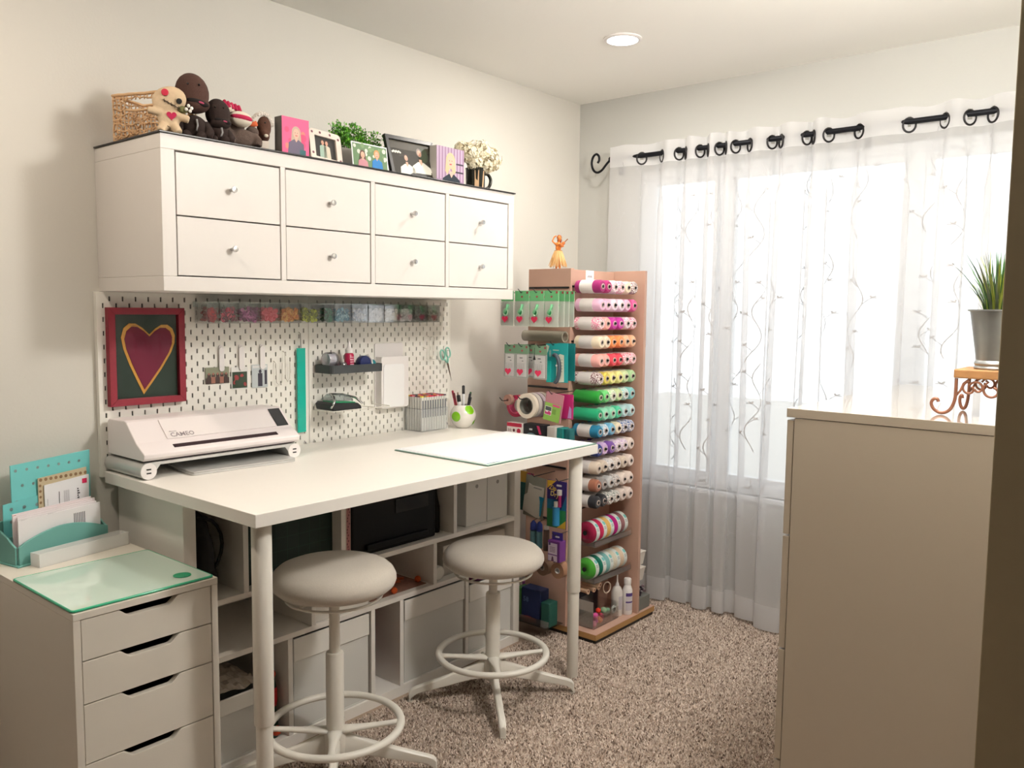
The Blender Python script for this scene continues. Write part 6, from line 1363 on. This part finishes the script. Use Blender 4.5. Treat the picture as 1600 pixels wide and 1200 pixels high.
    m2 = MB(); m2.v = [tuple(Vector(v)+(F(0, 0, 1)-F(0, 0, 0))*.0032) for v in m.v]; m2.f = m.f; m2.m = m.m
    art(t, p, m2, [(60, 46, 40), (206, 160, 136), (70, 44, 32), (170, 80, 80), (160, 186, 170), (206, 196, 176)]); t.part('stand_leg', MB().prism([(-.012, .0), (.012, 0), (.008, .07), (-.008, .07)], frame_fn((.262, .466, Z+.001), (0, 1, 0), Vector((.10, 0, 1))), 0, .003), BLACK)
    # planter with bush
    t = T('potted_bush', 'small bushy green plant in a grey box planter on the cabinet', 'plant', (.19, .69, Z)); m = MB()
    m.box(.150, .585, Z, .235, .790, Z+.004); 
    for a in ((.150, .585, .235, .592), (.150, .783, .235, .790), (.150, .592, .157, .783), (.228, .592, .235, .783)): m.box(a[0], a[1], Z+.004, a[2], a[3], Z+.085)
    t.part('planter', m, mat('grey_planter', S(150, 146, 138), .7, noise=.1, nscale=60)); t.part('soil', MB().box(.158, .593, Z+.07, .227, .782, Z+.076), cm(60, 46, 34, .9))
    m = MB(); rr = random.Random(9); st = MB()
    for k in range(60):
        y = rr.uniform(.60, .775); a = rr.uniform(0, 2*PI); sp = rr.random()
        p0 = Vector((.19, y, Z+.076)); p1 = Vector((.195+math.cos(a)*.055*sp, y+(y-.69)*.45+math.sin(a)*.03*sp, Z+.10+rr.uniform(.03, .10)*(1-.35*sp)*(1-abs(y-.69)*2.2)))
        mid = (p0+p1)/2+Vector((rr.uniform(-.01, .01), rr.uniform(-.01, .01), .012)); st.tube([p0, mid, p1], [.0012, .001, .0007], 4)
        for q in range(26):
            f = .25+.75*rr.random(); c = p0.lerp(mid, f*2) if f < .5 else mid.lerp(p1, f*2-1); d = Vector((rr.gauss(0, 1), rr.gauss(0, 1), rr.gauss(.3, .8))).normalized(); e = d.orthogonal().normalized(); e = (Matrix.Rotation(rr.uniform(0, 6.28), 3, d) @ e)
            L_ = rr.uniform(.008, .013); w2 = L_*.36; c = c+d*.003
            m.add([c, c+d*L_*.5+e*w2, c+d*L_, c+d*L_*.5-e*w2], [(0, 1, 2, 3)], 0 if rr.random() < .6 else 1)
    t.part('leaves', m, [cm(66, 140, 30, .5), cm(110, 176, 50, .5)], kind='stuff'); t.part('stems', st, cm(70, 84, 40), kind='stuff')
    # couple photo
    t = T('flat_photo_print', 'white bordered photo of a dark haired woman and a man in blue', 'photo', (.32, .64, Z)); F = frame_fn((.322, .642, Z+.0008), (0, 1, 0), Vector((-.12, 0, 1)))
    b = t.part('print', MB().prism(rect(-.080, 0, .078, .093), F, 0, .002), PAPER); m = MB(); m.plate(rect(-.076, .004, .074, .089), F, .0022, 4)
    for i in range(24): m.plate(circ(random.uniform(-.07, .068), random.uniform(.03, .084), random.uniform(.004, .009), None, 8), F, .0023+.00001*i, 5+i % 2)
    m2 = MB(); shirt(m2, F, -.035, .052, .021, 7, .004); portrait(m2, F, -.035, .052, .020, 2); shirt(m2, F, .028, .060, .023, 8, .004); portrait(m2, F, .028, .060, .021, 9, False)
    m.add([tuple(Vector(v)+(F(0, 0, 1)-F(0, 0, 0))*.0026) for v in m2.v], []); off = len(m.v)-len(m2.v); m.f += [tuple(i+off for i in f) for f in m2.f]; m.m += m2.m
    art(t, b, m, [(50, 40, 40), (226, 176, 150), (84, 50, 40), (180, 90, 90), (96, 128, 88), (120, 150, 104), (214, 220, 206), (190, 130, 140), (20, 120, 190), (206, 150, 90)])
    # black frame
    t = T('black_picture_frame', 'large black picture frame with two people in white', 'picture frame', (.29, .87, Z)); F = frame_fn((.300, .868, Z+.001), (0, 1, .02), Vector((-.25, -.04, 1)).normalized()); w_, h, k = .119, .155, .015
    for poly in ([(-w_, h), (-w_+k, h-k), (w_-k, h-k), (w_, h)], [(-w_, 0), (w_, 0), (w_-k, k), (-w_+k, k)], [(-w_, 0), (-w_+k, k), (-w_+k, h-k), (-w_, h)], [(w_, 0), (w_, h), (w_-k, h-k), (w_-k, k)]): t.part('frame_rail', MB().prism(poly, F, 0, .014), mat('black_wood', S(20, 20, 22), .35), bevel=.001)
    b = t.part('photo', MB().prism(rect(-w_+k-.001, k-.001, w_-k+.001, h-k+.001), F, .003, .006), cm(44, 40, 32)); m = MB(); G = lambda u, v, d=0: F(u, v, d+.0062)
    m.plate(rect(-w_+k, .11, w_-k, h-k), G, .0001, 5); m.plate(circ(.062, .10, .024, .03, 10), G, .0002, 6)
    for i in range(7): m.plate(circ(-.09+.006*i, .096+.003*(i % 2), .005, .004, 7), G, .0002, 4)
    shirt(m, G, -.030, .078, .036, 4, k); portrait(m, G, -.030, .078, .019, 2, False); shirt(m, G, .042, .100, .048, 4, k+.012); portrait(m, G, .042, .104, .023, 7, False); m.plate(rect(.085, k, .095, k+.02), G, .0012, 5)
    m.plate([(-.03, k), (.08, k), (.06, k+.012), (-.01, k+.01)], G, .0013, 8); art(t, b, m, [(60, 46, 40), (206, 160, 136), (50, 34, 30), (170, 90, 90), (226, 224, 212), (60, 56, 44), (56, 66, 48), (120, 110, 104), (30, 28, 30)])
    t.part('easel_back', MB().prism([(-.02, 0), (.02, 0), (.012, .10), (-.012, .10)], frame_fn((.235, .868, Z+.001), (0, 1, 0), Vector((.22, 0, 1))), 0, .003), BLACK)
    # lady block
    t = T('photo_block', 'square photo block of a smiling woman with wavy fair hair', 'photo', (.30, 1.03, Z)); y0, y1, z1 = .956, 1.104, Z+.140
    b = t.part('block', MB().box(.286, y0, Z, .322, y1, z1), cm(226, 220, 214)); F = YZ(.3223); m = MB(); m.plate(rect(y0, Z, y1, z1), F, 0, 4)
    for i in range(9): m.plate(rect(y0+.004+.016*i, Z+.02, y0+.009+.016*i, z1), F, .0001, 5)
    m.plate(rect(1.055, Z+.05, 1.10, Z+.056), F, .0002, 6); m.plate(rect(1.06, Z+.08, 1.10, Z+.086), F, .0002, 6)
    shirt(m, F, 1.035, Z+.072, .048, 7, Z); portrait(m, F, 1.030, Z+.088, .040, 2); art(t, b, m, [(70, 56, 60), (236, 186, 166), (222, 190, 150), (196, 70, 80), (160, 130, 160), (206, 186, 206), (50, 40, 56), (26, 40, 52)])
    # mug with flowers
    t = T('flower_mug', 'black mug of ivory hydrangea flowers at the end of the cabinet', 'flower mug', (.25, 1.255, Z)); cx, cy = .262, 1.235
    t.part('mug', MB().lathe([(.001, Z), (.036, Z), (.038, Z+.004), (.039, Z+.092), (.041, Z+.096), (.037, Z+.096), (.035, Z+.01), (.001, Z+.006)], 32, c=(cx, cy, 0)), mat('black_ceramic', S(34, 34, 26), .25), auto=True)
    t.part('handle', MB().tube(cr([(cx+.010, cy+.036, Z+.078), (cx+.014, cy+.060, Z+.078), (cx+.016, cy+.074, Z+.058), (cx+.014, cy+.066, Z+.030), (cx+.010, cy+.036, Z+.016)]), .0062, 8, sx=1.2), mat('black_ceramic2', S(34, 34, 26), .25), smooth=True)
    m = MB(); m.add([(cx+.0393*math.cos(a), cy+.0393*math.sin(a), Z+.01+.075*(i % 2)) for i, a in enumerate((-.9, -.9, -.45, -.45))], [(0, 2, 3, 1)]); m.add([(cx+.0394*math.cos(a), cy+.0394*math.sin(a), zz) for a, zz in ((-.1, Z+.01), (.1, Z+.01), (.25, Z+.085), (.1, Z+.085))], [(0, 1, 2, 3)]); t.part('tan_print', m, cm(196, 160, 120))
    m = MB(); rr = random.Random(11)
    heads = [((.262, 1.195, Z+.150), .042), ((.262, 1.255, Z+.160), .052), ((.265, 1.315, Z+.140), .048), ((.282, 1.265, Z+.118), .040), ((.275, 1.215, Z+.112), .030), ((.24, 1.30, Z+.175), .032), ((.25, 1.165, Z+.165), .026)]
    for c, r in heads:
        for i in range(int(3200*r)):
            d = Vector((rr.gauss(0, 1), rr.gauss(0, 1), rr.gauss(0, 1))).normalized(); p = Vector(c)+d*r*rr.uniform(.75, 1.05); e = d.orthogonal().normalized(); e = Matrix.Rotation(rr.uniform(0, 6.28), 3, d) @ e; f = d.cross(e)
            for q in range(4):
                g = (e if q % 2 == 0 else f)*(1 if q < 2 else -1); h_ = d.cross(g); s = rr.uniform(.008, .012)
                m.add([p, p+g*s*.6+h_*s*.5+d*.002, p+g*s+d*.001*rr.uniform(-2, 3), p+g*s*.6-h_*s*.5+d*.002], [(0, 1, 2, 3)], 0 if rr.random() < .8 else 1)
    t.part('petals', m, [cm(240, 232, 208, .7), cm(226, 214, 180, .7)], kind='stuff'); st = MB()
    for c, r in heads: st.tube([(cx, cy, Z+.02), (cx+(c[0]-cx)*.4, cy+(c[1]-cy)*.4, Z+.09), c], .0016, 5)
    t.part('stems', st, cm(90, 120, 60), kind='stuff')
top_things()
for o in list(C.objects):
    if o.parent is None and o.get('category') == 'soft toy': o.rotation_euler = (0, 0, -0.42)

# ---------------- curtain rod and sheers ----------------
RY, RZC = 2.222, 2.135
KN = [(.268, -1), (.43, 0), (.485, 1), (.54, 0), (.585, -1), (.628, 0), (.645, .8), (.662, 0), (.70, -1), (.735, 0), (.752, .9), (.775, 0), (.80, -1), (.83, 0), (.846, .7), (.862, 0), (.885, -1), (.908, 0), (.94, .8), (.972, 0), (1.02, -1), (1.073, 0), (1.09, .8), (1.112, 0), (1.165, -1), (1.222, 0), (1.234, .8), (1.25, 0), (1.282, -1), (1.314, 0), (1.374, .8), (1.433, 0), (1.52, -1), (1.621, 0), (1.684, .8), (1.747, 0), (1.79, -1), (1.83, 0), (1.868, .8), (1.905, 0), (1.98, -1), (2.06, 0), (2.11, .8), (2.16, 0), (2.22, -.8), (2.262, -.5)]
KX = np.array([k[0] for k in KN]); KO = np.array([k[1] for k in KN])
def fold(x, z):
    """y offset of the cloth at x, z (0 at the rod line)"""
    i = min(max(int(np.searchsorted(KX, x))-1, 0), len(KX)-2)
    f = (x-KX[i])/(KX[i+1]-KX[i]); f = min(max(f, 0), 1)
    a, b = KO[i], KO[i+1]; s = f if (a == 0 and b != 0 and False) else 0.5-0.5*math.cos(PI*f)
    if a == 0 and b != 0: s = math.sin(f*PI/2)
    if b == 0 and a != 0: s = 1-math.cos(f*PI/2)
    o = a+(b-a)*s
    d = max(0, min(1, (2.0-z)/1.9))
    amp = 0.026+0.014*d
    low = math.sin(x*19+1.3)*0.016*d+math.sin(x*47+z*1.4)*0.006*d+math.sin(x*9.0+.6)*.018*d
    return o*amp*(1-0.35*d)+low
def cloth_pt(x, z, off=0.0):
    d = max(0, min(1, (2.1-z)/2.1))
    i = min(max(int(np.searchsorted(KX, x))-1, 0), len(KX)-2); q = KX[i+1]-KX[i]; f = min(max((x-KX[i])/q, 0), 1)
    k = max(0, min(1, (2.09-z)/0.22)); sg = 1 if KO[i] != 0 else -1
    shift = sg*q*0.60*k*math.sin(PI*f) if 0 < i < len(KX)-2 else 0
    xx = x+shift+0.018*d*math.sin(x*13+2.0)
    return Vector((xx, RY+fold(x, z)+off-0.006*d, z))
def sheer(name, c):
    m = bpy.data.materials.new(name); m.use_nodes = True; nt = m.node_tree; nt.nodes.clear()
    o = nt.nodes.new('ShaderNodeOutputMaterial'); tr = nt.nodes.new('ShaderNodeBsdfTransparent'); tl = nt.nodes.new('ShaderNodeBsdfTranslucent'); df = nt.nodes.new('ShaderNodeBsdfDiffuse')
    tl.inputs[0].default_value = c; df.inputs[0].default_value = c; tr.inputs[0].default_value = (1, 1, 1, 1)
    a = nt.nodes.new('ShaderNodeMixShader'); a.inputs[0].default_value = 0.52; b = nt.nodes.new('ShaderNodeMixShader')
    g = nt.nodes.new('ShaderNodeLayerWeight'); g.inputs['Blend'].default_value = 0.35; r = nt.nodes.new('ShaderNodeMapRange')
    r.inputs['To Min'].default_value = 0.54; r.inputs['To Max'].default_value = 0.98
    nt.links.new(g.outputs['Facing'], r.inputs['Value']); nt.links.new(r.outputs[0], b.inputs[0])
    nt.links.new(tl.outputs[0], a.inputs[1]); nt.links.new(df.outputs[0], a.inputs[2]); nt.links.new(tr.outputs[0], b.inputs[1]); nt.links.new(a.outputs[0], b.inputs[2]); nt.links.new(b.outputs[0], o.inputs[0]); return m
def curtains():
    SH = sheer('white_sheer', (0.84, 0.84, 0.85, 1)); HEM = sheer('white_sheer_double', (0.86, 0.86, 0.87, 1)); HEM.node_tree.nodes['Map Range'].inputs['To Min'].default_value = 0.9
    # rod
    t = T('curtain_rod', 'black iron curtain rod with a scroll end above the sheer curtains', 'curtain rod', (1.2, RY, RZC))
    t.part('rod', MB().tube([(0.262, RY, RZC), (2.285, RY, RZC)], 0.0112, 12), IRON, smooth=False, auto=True)
    pts = [(0.252, RY-.004, RZC-.004), (0.236, RY-.006, RZC-.016), (0.214, RY-.007, RZC-.034), (0.190, RY-.007, RZC-.040), (0.170, RY-.007, RZC-.030), (0.161, RY-.007, RZC-.008), (0.168, RY-.007, RZC+.014), (0.184, RY-.007, RZC+.022), (0.197, RY-.007, RZC+.014), (0.199, RY-.007, RZC+.000), (0.192, RY-.007, RZC-.008)]
    f = t.part('scroll_finial', MB().tube(cr([Vector((0.252+(p[0]-0.252)*1.15, p[1], RZC-.004+(p[2]-RZC+.004)*1.45)) for p in pts]), .0058, 9), IRON, smooth=True)
    t.part('finial_collar', MB().tube([(0.250, RY, RZC), (0.264, RY, RZC)], 0.014, 10), IRON, parent=f)
    for x in (0.258, 1.44, 2.26):
        b = t.part('bracket', MB().tube([(x, RY, RZC-.012), (x, RY+.04, RZC-.018), (x, YB-.003, RZC-.03)], 0.0055, 8), IRON, smooth=True); t.part('wall_plate', MB().box(x-.012, YB-.005, RZC-.065, x+.012, YB-.0005, RZC-.005), IRON, parent=b, bevel=.001)
    ZTOP, ZB = 2.190, 0.012
    labs = ['white embroidered sheer curtain panel nearest the corner, behind the twine rack', 'white embroidered sheer curtain panel in the middle of the window', 'white embroidered sheer curtain panel beside and behind the white chest']
    cuts = [(.268, .662), (.655, 1.44), (1.433, 2.262)]; gx = [k[0] for k in KN if k[1] == 0]
    for ci, (xa, xb) in enumerate(cuts):
        t = T('sheer_curtain', labs[ci], 'curtain', ((xa+xb)/2, RY, 0), group='sheer curtain panels')
        n = int((xb-xa)/.0035); zs = [ZB, .03, .06, .09, .122]+[.122+(2.09-.122)*i/26 for i in range(1, 27)]+[2.10, 2.115, 2.135, 2.155, 2.175, ZTOP]
        m = MB(); o_ = 0.004 if ci % 2 else 0.0
        for z in zs:
            for i in range(n+1):
                x = xa+(xb-xa)*i/n; wob = .006*math.sin(x*31)+.01*math.sin(x*8) if z < .1 else 0
                m.v.append(tuple(cloth_pt(x, z+max(0, wob)*0.7+(.003*math.sin(x*40) if z == ZTOP else 0), o_)))
        for j in range(len(zs)-1):
            for i in range(n):
                a = j*(n+1)+i; zc = (zs[j]+zs[j+1])/2; xm = xa+(xb-xa)*(i+.5)/n
                if abs(zc-RZC) < 0.0145 and any(abs(xm-g) < 0.0055 for g in gx): continue
                m.f.append((a, a+1, a+n+2, a+n+1)); m.m.append(1 if (zc < .122 or zc > 2.075) else 0)
        t.part('cloth', m, [SH, HEM], smooth=True)
        # embroidered vines
        v = MB(); rr = random.Random(20+ci); xs = np.arange(xa+.05, xb-.02, .105)
        def stroke(pts, w_):
            for (x0, z0), (x1, z1) in zip(pts[:-1], pts[1:]):
                if not (xa+.005 < x0 < xb-.005 and xa+.005 < x1 < xb-.005): continue
                dx, dz = x1-x0, z1-z0; l = math.hypot(dx, dz) or 1; nx, nz = -dz/l*w_, dx/l*w_
                v.add([cloth_pt(x0-nx, z0-nz, o_-.0013), cloth_pt(x1-nx, z1-nz, o_-.0013), cloth_pt(x1+nx, z1+nz, o_-.0013), cloth_pt(x0+nx, z0+nz, o_-.0013)], [(0, 1, 2, 3)])
        for x in xs:
            for seg in range(4):
                z = .22+seg*.47+rr.uniform(0, .1); pts = []
                ph = rr.uniform(0, 6)
                for k in range(24):
                    pts.append((x+.012*math.sin(k*.45+ph)+.0008*k, z+k*.017))
                stroke(pts, .0009)
                for k in range(3, 23, 4):
                    s = 1 if (k//4) % 2 else -1; bx, bz = pts[k]; br = [(bx+s*.0035*q, bz+.008*q-.0004*q*q) for q in range(5)]
                    stroke(br, .0008); ex, ez = br[-1]
                    for (lx, lz) in ((s*.006, .008), (s*.009, .0), (-s*.002, .010)): 
                        stroke([(ex, ez), (ex+lx*.5, ez+lz*.5), (ex+lx, ez+lz)], .0017)
        t.part('embroidered_vines', v, mat('thread_grey_%d' % ci, S(184, 184, 186), .7), kind='stuff')
        for g in gx:
            if xa-.001 <= g < xb-.002 or (ci == 2 and g == 2.16):
                k = KN[[q[0] for q in KN].index(g)]; e = .004
                y1, y2 = fold(g-e, RZC), fold(g+e, RZC); tdir = Vector((2*e, y2-y1, 0)).normalized(); R = .0255
                pts = [Vector((g, RY+(y1+y2)/2+o_*0, RZC-.013))+tdir*(R*math.cos(a))*.9+Vector((0, 0, R*1.05*math.sin(a))) for a in [2*PI*q/24 for q in range(24)]]
                t.part('grommet', MB().tube(pts, .0040, 8, close=True), mat('dark_nickel', S(40, 38, 40), .4, metal=.5) if 'dark_nickel' not in bpy.data.materials else bpy.data.materials['dark_nickel'], smooth=True)
curtains()

# ---------------- chest of drawers, plant stand, pot ----------------
def chest():
    MM = mat('chest_shade_tone', S(178, 166, 148), .38, noise=.01); X0, X1, Y0, Y1, Zt = 1.724, 2.285, .855, 1.885, 1.147  # white chest toned down, shade of its unlit side in the colour
    t = T('chest_of_drawers', 'tall pale glossy chest of drawers with its plain side toward the camera', 'chest', (2.0, 1.37, 0))
    t.part('top_panel', MB().box(X0, Y0, Zt-.0235, X1, Y1, Zt), mat('chest_shade_gloss', S(184, 172, 154), .14, coat=.9), bevel=.001)
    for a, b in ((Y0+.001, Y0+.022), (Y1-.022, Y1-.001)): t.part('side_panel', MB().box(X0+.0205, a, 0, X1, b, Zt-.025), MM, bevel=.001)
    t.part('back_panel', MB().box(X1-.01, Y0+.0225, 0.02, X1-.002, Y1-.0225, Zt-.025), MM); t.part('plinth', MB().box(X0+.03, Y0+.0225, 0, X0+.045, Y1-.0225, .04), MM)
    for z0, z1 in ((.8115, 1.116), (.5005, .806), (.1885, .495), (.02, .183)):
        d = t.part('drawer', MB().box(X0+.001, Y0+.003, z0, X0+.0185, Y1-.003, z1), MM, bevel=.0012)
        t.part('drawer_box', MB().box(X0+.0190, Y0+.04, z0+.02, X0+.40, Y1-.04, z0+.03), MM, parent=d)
    # scroll leg stand
    Z = Zt+.0006; zt = Z+.093; CO = mat('copper_wire', S(146, 98, 76), .45, metal=.3, noise=.08)
    t = T('plant_stand', 'little wooden topped stand with copper scroll legs on the chest', 'plant stand', (2.19, 1.07, Z)); x0, x1, y0, y1 = 2.085, 2.290, 0.992, 1.150
    t.part('wooden_top', MB().box(x0, y0, zt, x1, y1, zt+.022), mat('golden_wood', S(170, 124, 78), .6, noise=.2, nscale=30), bevel=.003)
    def leg(x, y, sx):
        pts = [(x, y, zt-.001), (x, y, Z+.058), (x-.002*sx, y, Z+.036), (x-.010*sx, y, Z+.016), (x-.022*sx, y, Z+.006), (x-.036*sx, y, Z+.0045), (x-.050*sx, y, Z+.012), (x-.057*sx, y, Z+.026), (x-.052*sx, y, Z+.037), (x-.043*sx, y, Z+.038), (x-.040*sx, y, Z+.031)]
        return MB().tube(cr(pts), .0040, 8)
    for x, sx in ((x0+.006, 1), (x1-.062, -1) if False else (x0+.070+.068, 1)):
        for y in (y0+.006, y1-.006): t.part('scroll_leg', leg(x, y, .95 if (x < 2.15 and y < y0+.01) else .35), CO, smooth=True)
    def curl(cx, cz, r, a0, a1, y, r2=None, n=18): return [(cx+(r+((r2 or r*.35)-r)*i/n)*math.cos(a0+(a1-a0)*i/n), y, cz+(r+((r2 or r*.35)-r)*i/n)*math.sin(a0+(a1-a0)*i/n)) for i in range(n+1)]
    for y in (y0+.006, y1-.006):
        t.part('scroll_brace', MB().tube([(x0+.006, y, Z+.048), (x0+.016, y, Z+.062), (x0+.022, y, Z+.080), (x0+.034, y, zt-.002)], .0028, 7), CO, smooth=True)
        t.part('scroll_brace', MB().tube([(x0+.030, y, zt-.003), (x0+.020, y, Z+.070)]+curl(x0+.033, Z+.060, .012, PI, 2.6*PI, y), .0028, 7) if False else MB().tube(curl(x0+.036, Z+.068, .018, .5*PI, 2.3*PI, y, .006), .0028, 7), CO, smooth=True)
        t.part('scroll_brace', MB().tube(curl(x0+.052, Z+.070, .018, .9*PI, -.9*PI, y, .005), .0028, 7), CO, smooth=True)
        t.part('scroll_brace', MB().tube([(x0+.070, y, zt-.003)]+curl(x0+.086, Z+.066, .023, .65*PI, 2.45*PI, y, .007), .0030, 7), CO, smooth=True)
        t.part('scroll_brace', MB().tube(curl(x0+.120, Z+.066, .022, .35*PI, -1.5*PI, y, .007), .0030, 7), CO, smooth=True)
    # pot
    cx, cy, zb = 2.163, 1.05, zt+.0225
    t = T('grass_pot', 'galvanised flared metal pot of spiky green grass on the little stand', 'plant', (cx, cy, zb)); GA = mat('galvanised_metal', S(150, 152, 150), .42, metal=.75, noise=.12, nscale=25)
    t.part('pot', MB().lathe([(.001, zb), (.044, zb), (.046, zb+.004), (.043, zb+.009), (.046, zb+.014), (.044, zb+.019), (.041, zb+.022), (.042, zb+.026), (.0600, zb+.141), (.0655, zb+.1425), (.0655, zb+.146), (.058, zb+.146), (.040, zb+.03), (.001, zb+.03)], 40, c=(cx, cy, 0)), GA, auto=True)
    t.part('soil', MB().lathe([(.001, zb+.120), (.0535, zb+.120), (.0535, zb+.126), (.001, zb+.126)], 24, c=(cx, cy, 0)), cm(50, 40, 30, .9))
    rr = random.Random(2); m = MB(); th = MB()
    for i in range(240):
        a = rr.uniform(0, 2*PI); r0 = rr.uniform(0, .030); ln = rr.uniform(.08, .175); lean = rr.uniform(.05, .80)*(.4+r0/.025*.6); p = Vector((cx+r0*math.cos(a), cy+r0*math.sin(a), zb+.125)); pts = []
        for k in range(5): f = k/4; pts.append(p+Vector((math.cos(a)*lean*ln*f**1.5, math.sin(a)*lean*ln*f**1.5, ln*f*(1-.18*lean*f))))
        s = Vector((-math.sin(a), math.cos(a), 0)); w_ = rr.choice([.0035, .0045, .0014]); mi = rr.choice([0, 0, 1, 2]); o = len(m.v)
        for k, q in enumerate(pts): ww = w_*(1-k/4)**.7+.0002; m.v += [tuple(q-s*ww), tuple(q+s*ww)]
        for k in range(4): m.f.append((o+2*k, o+2*k+1, o+2*k+3, o+2*k+2)); m.m.append(mi)
    t.part('grass_blades', m, [cm(50, 92, 40, .5), cm(150, 160, 60, .5), cm(84, 96, 70, .5)], kind='stuff')
chest()
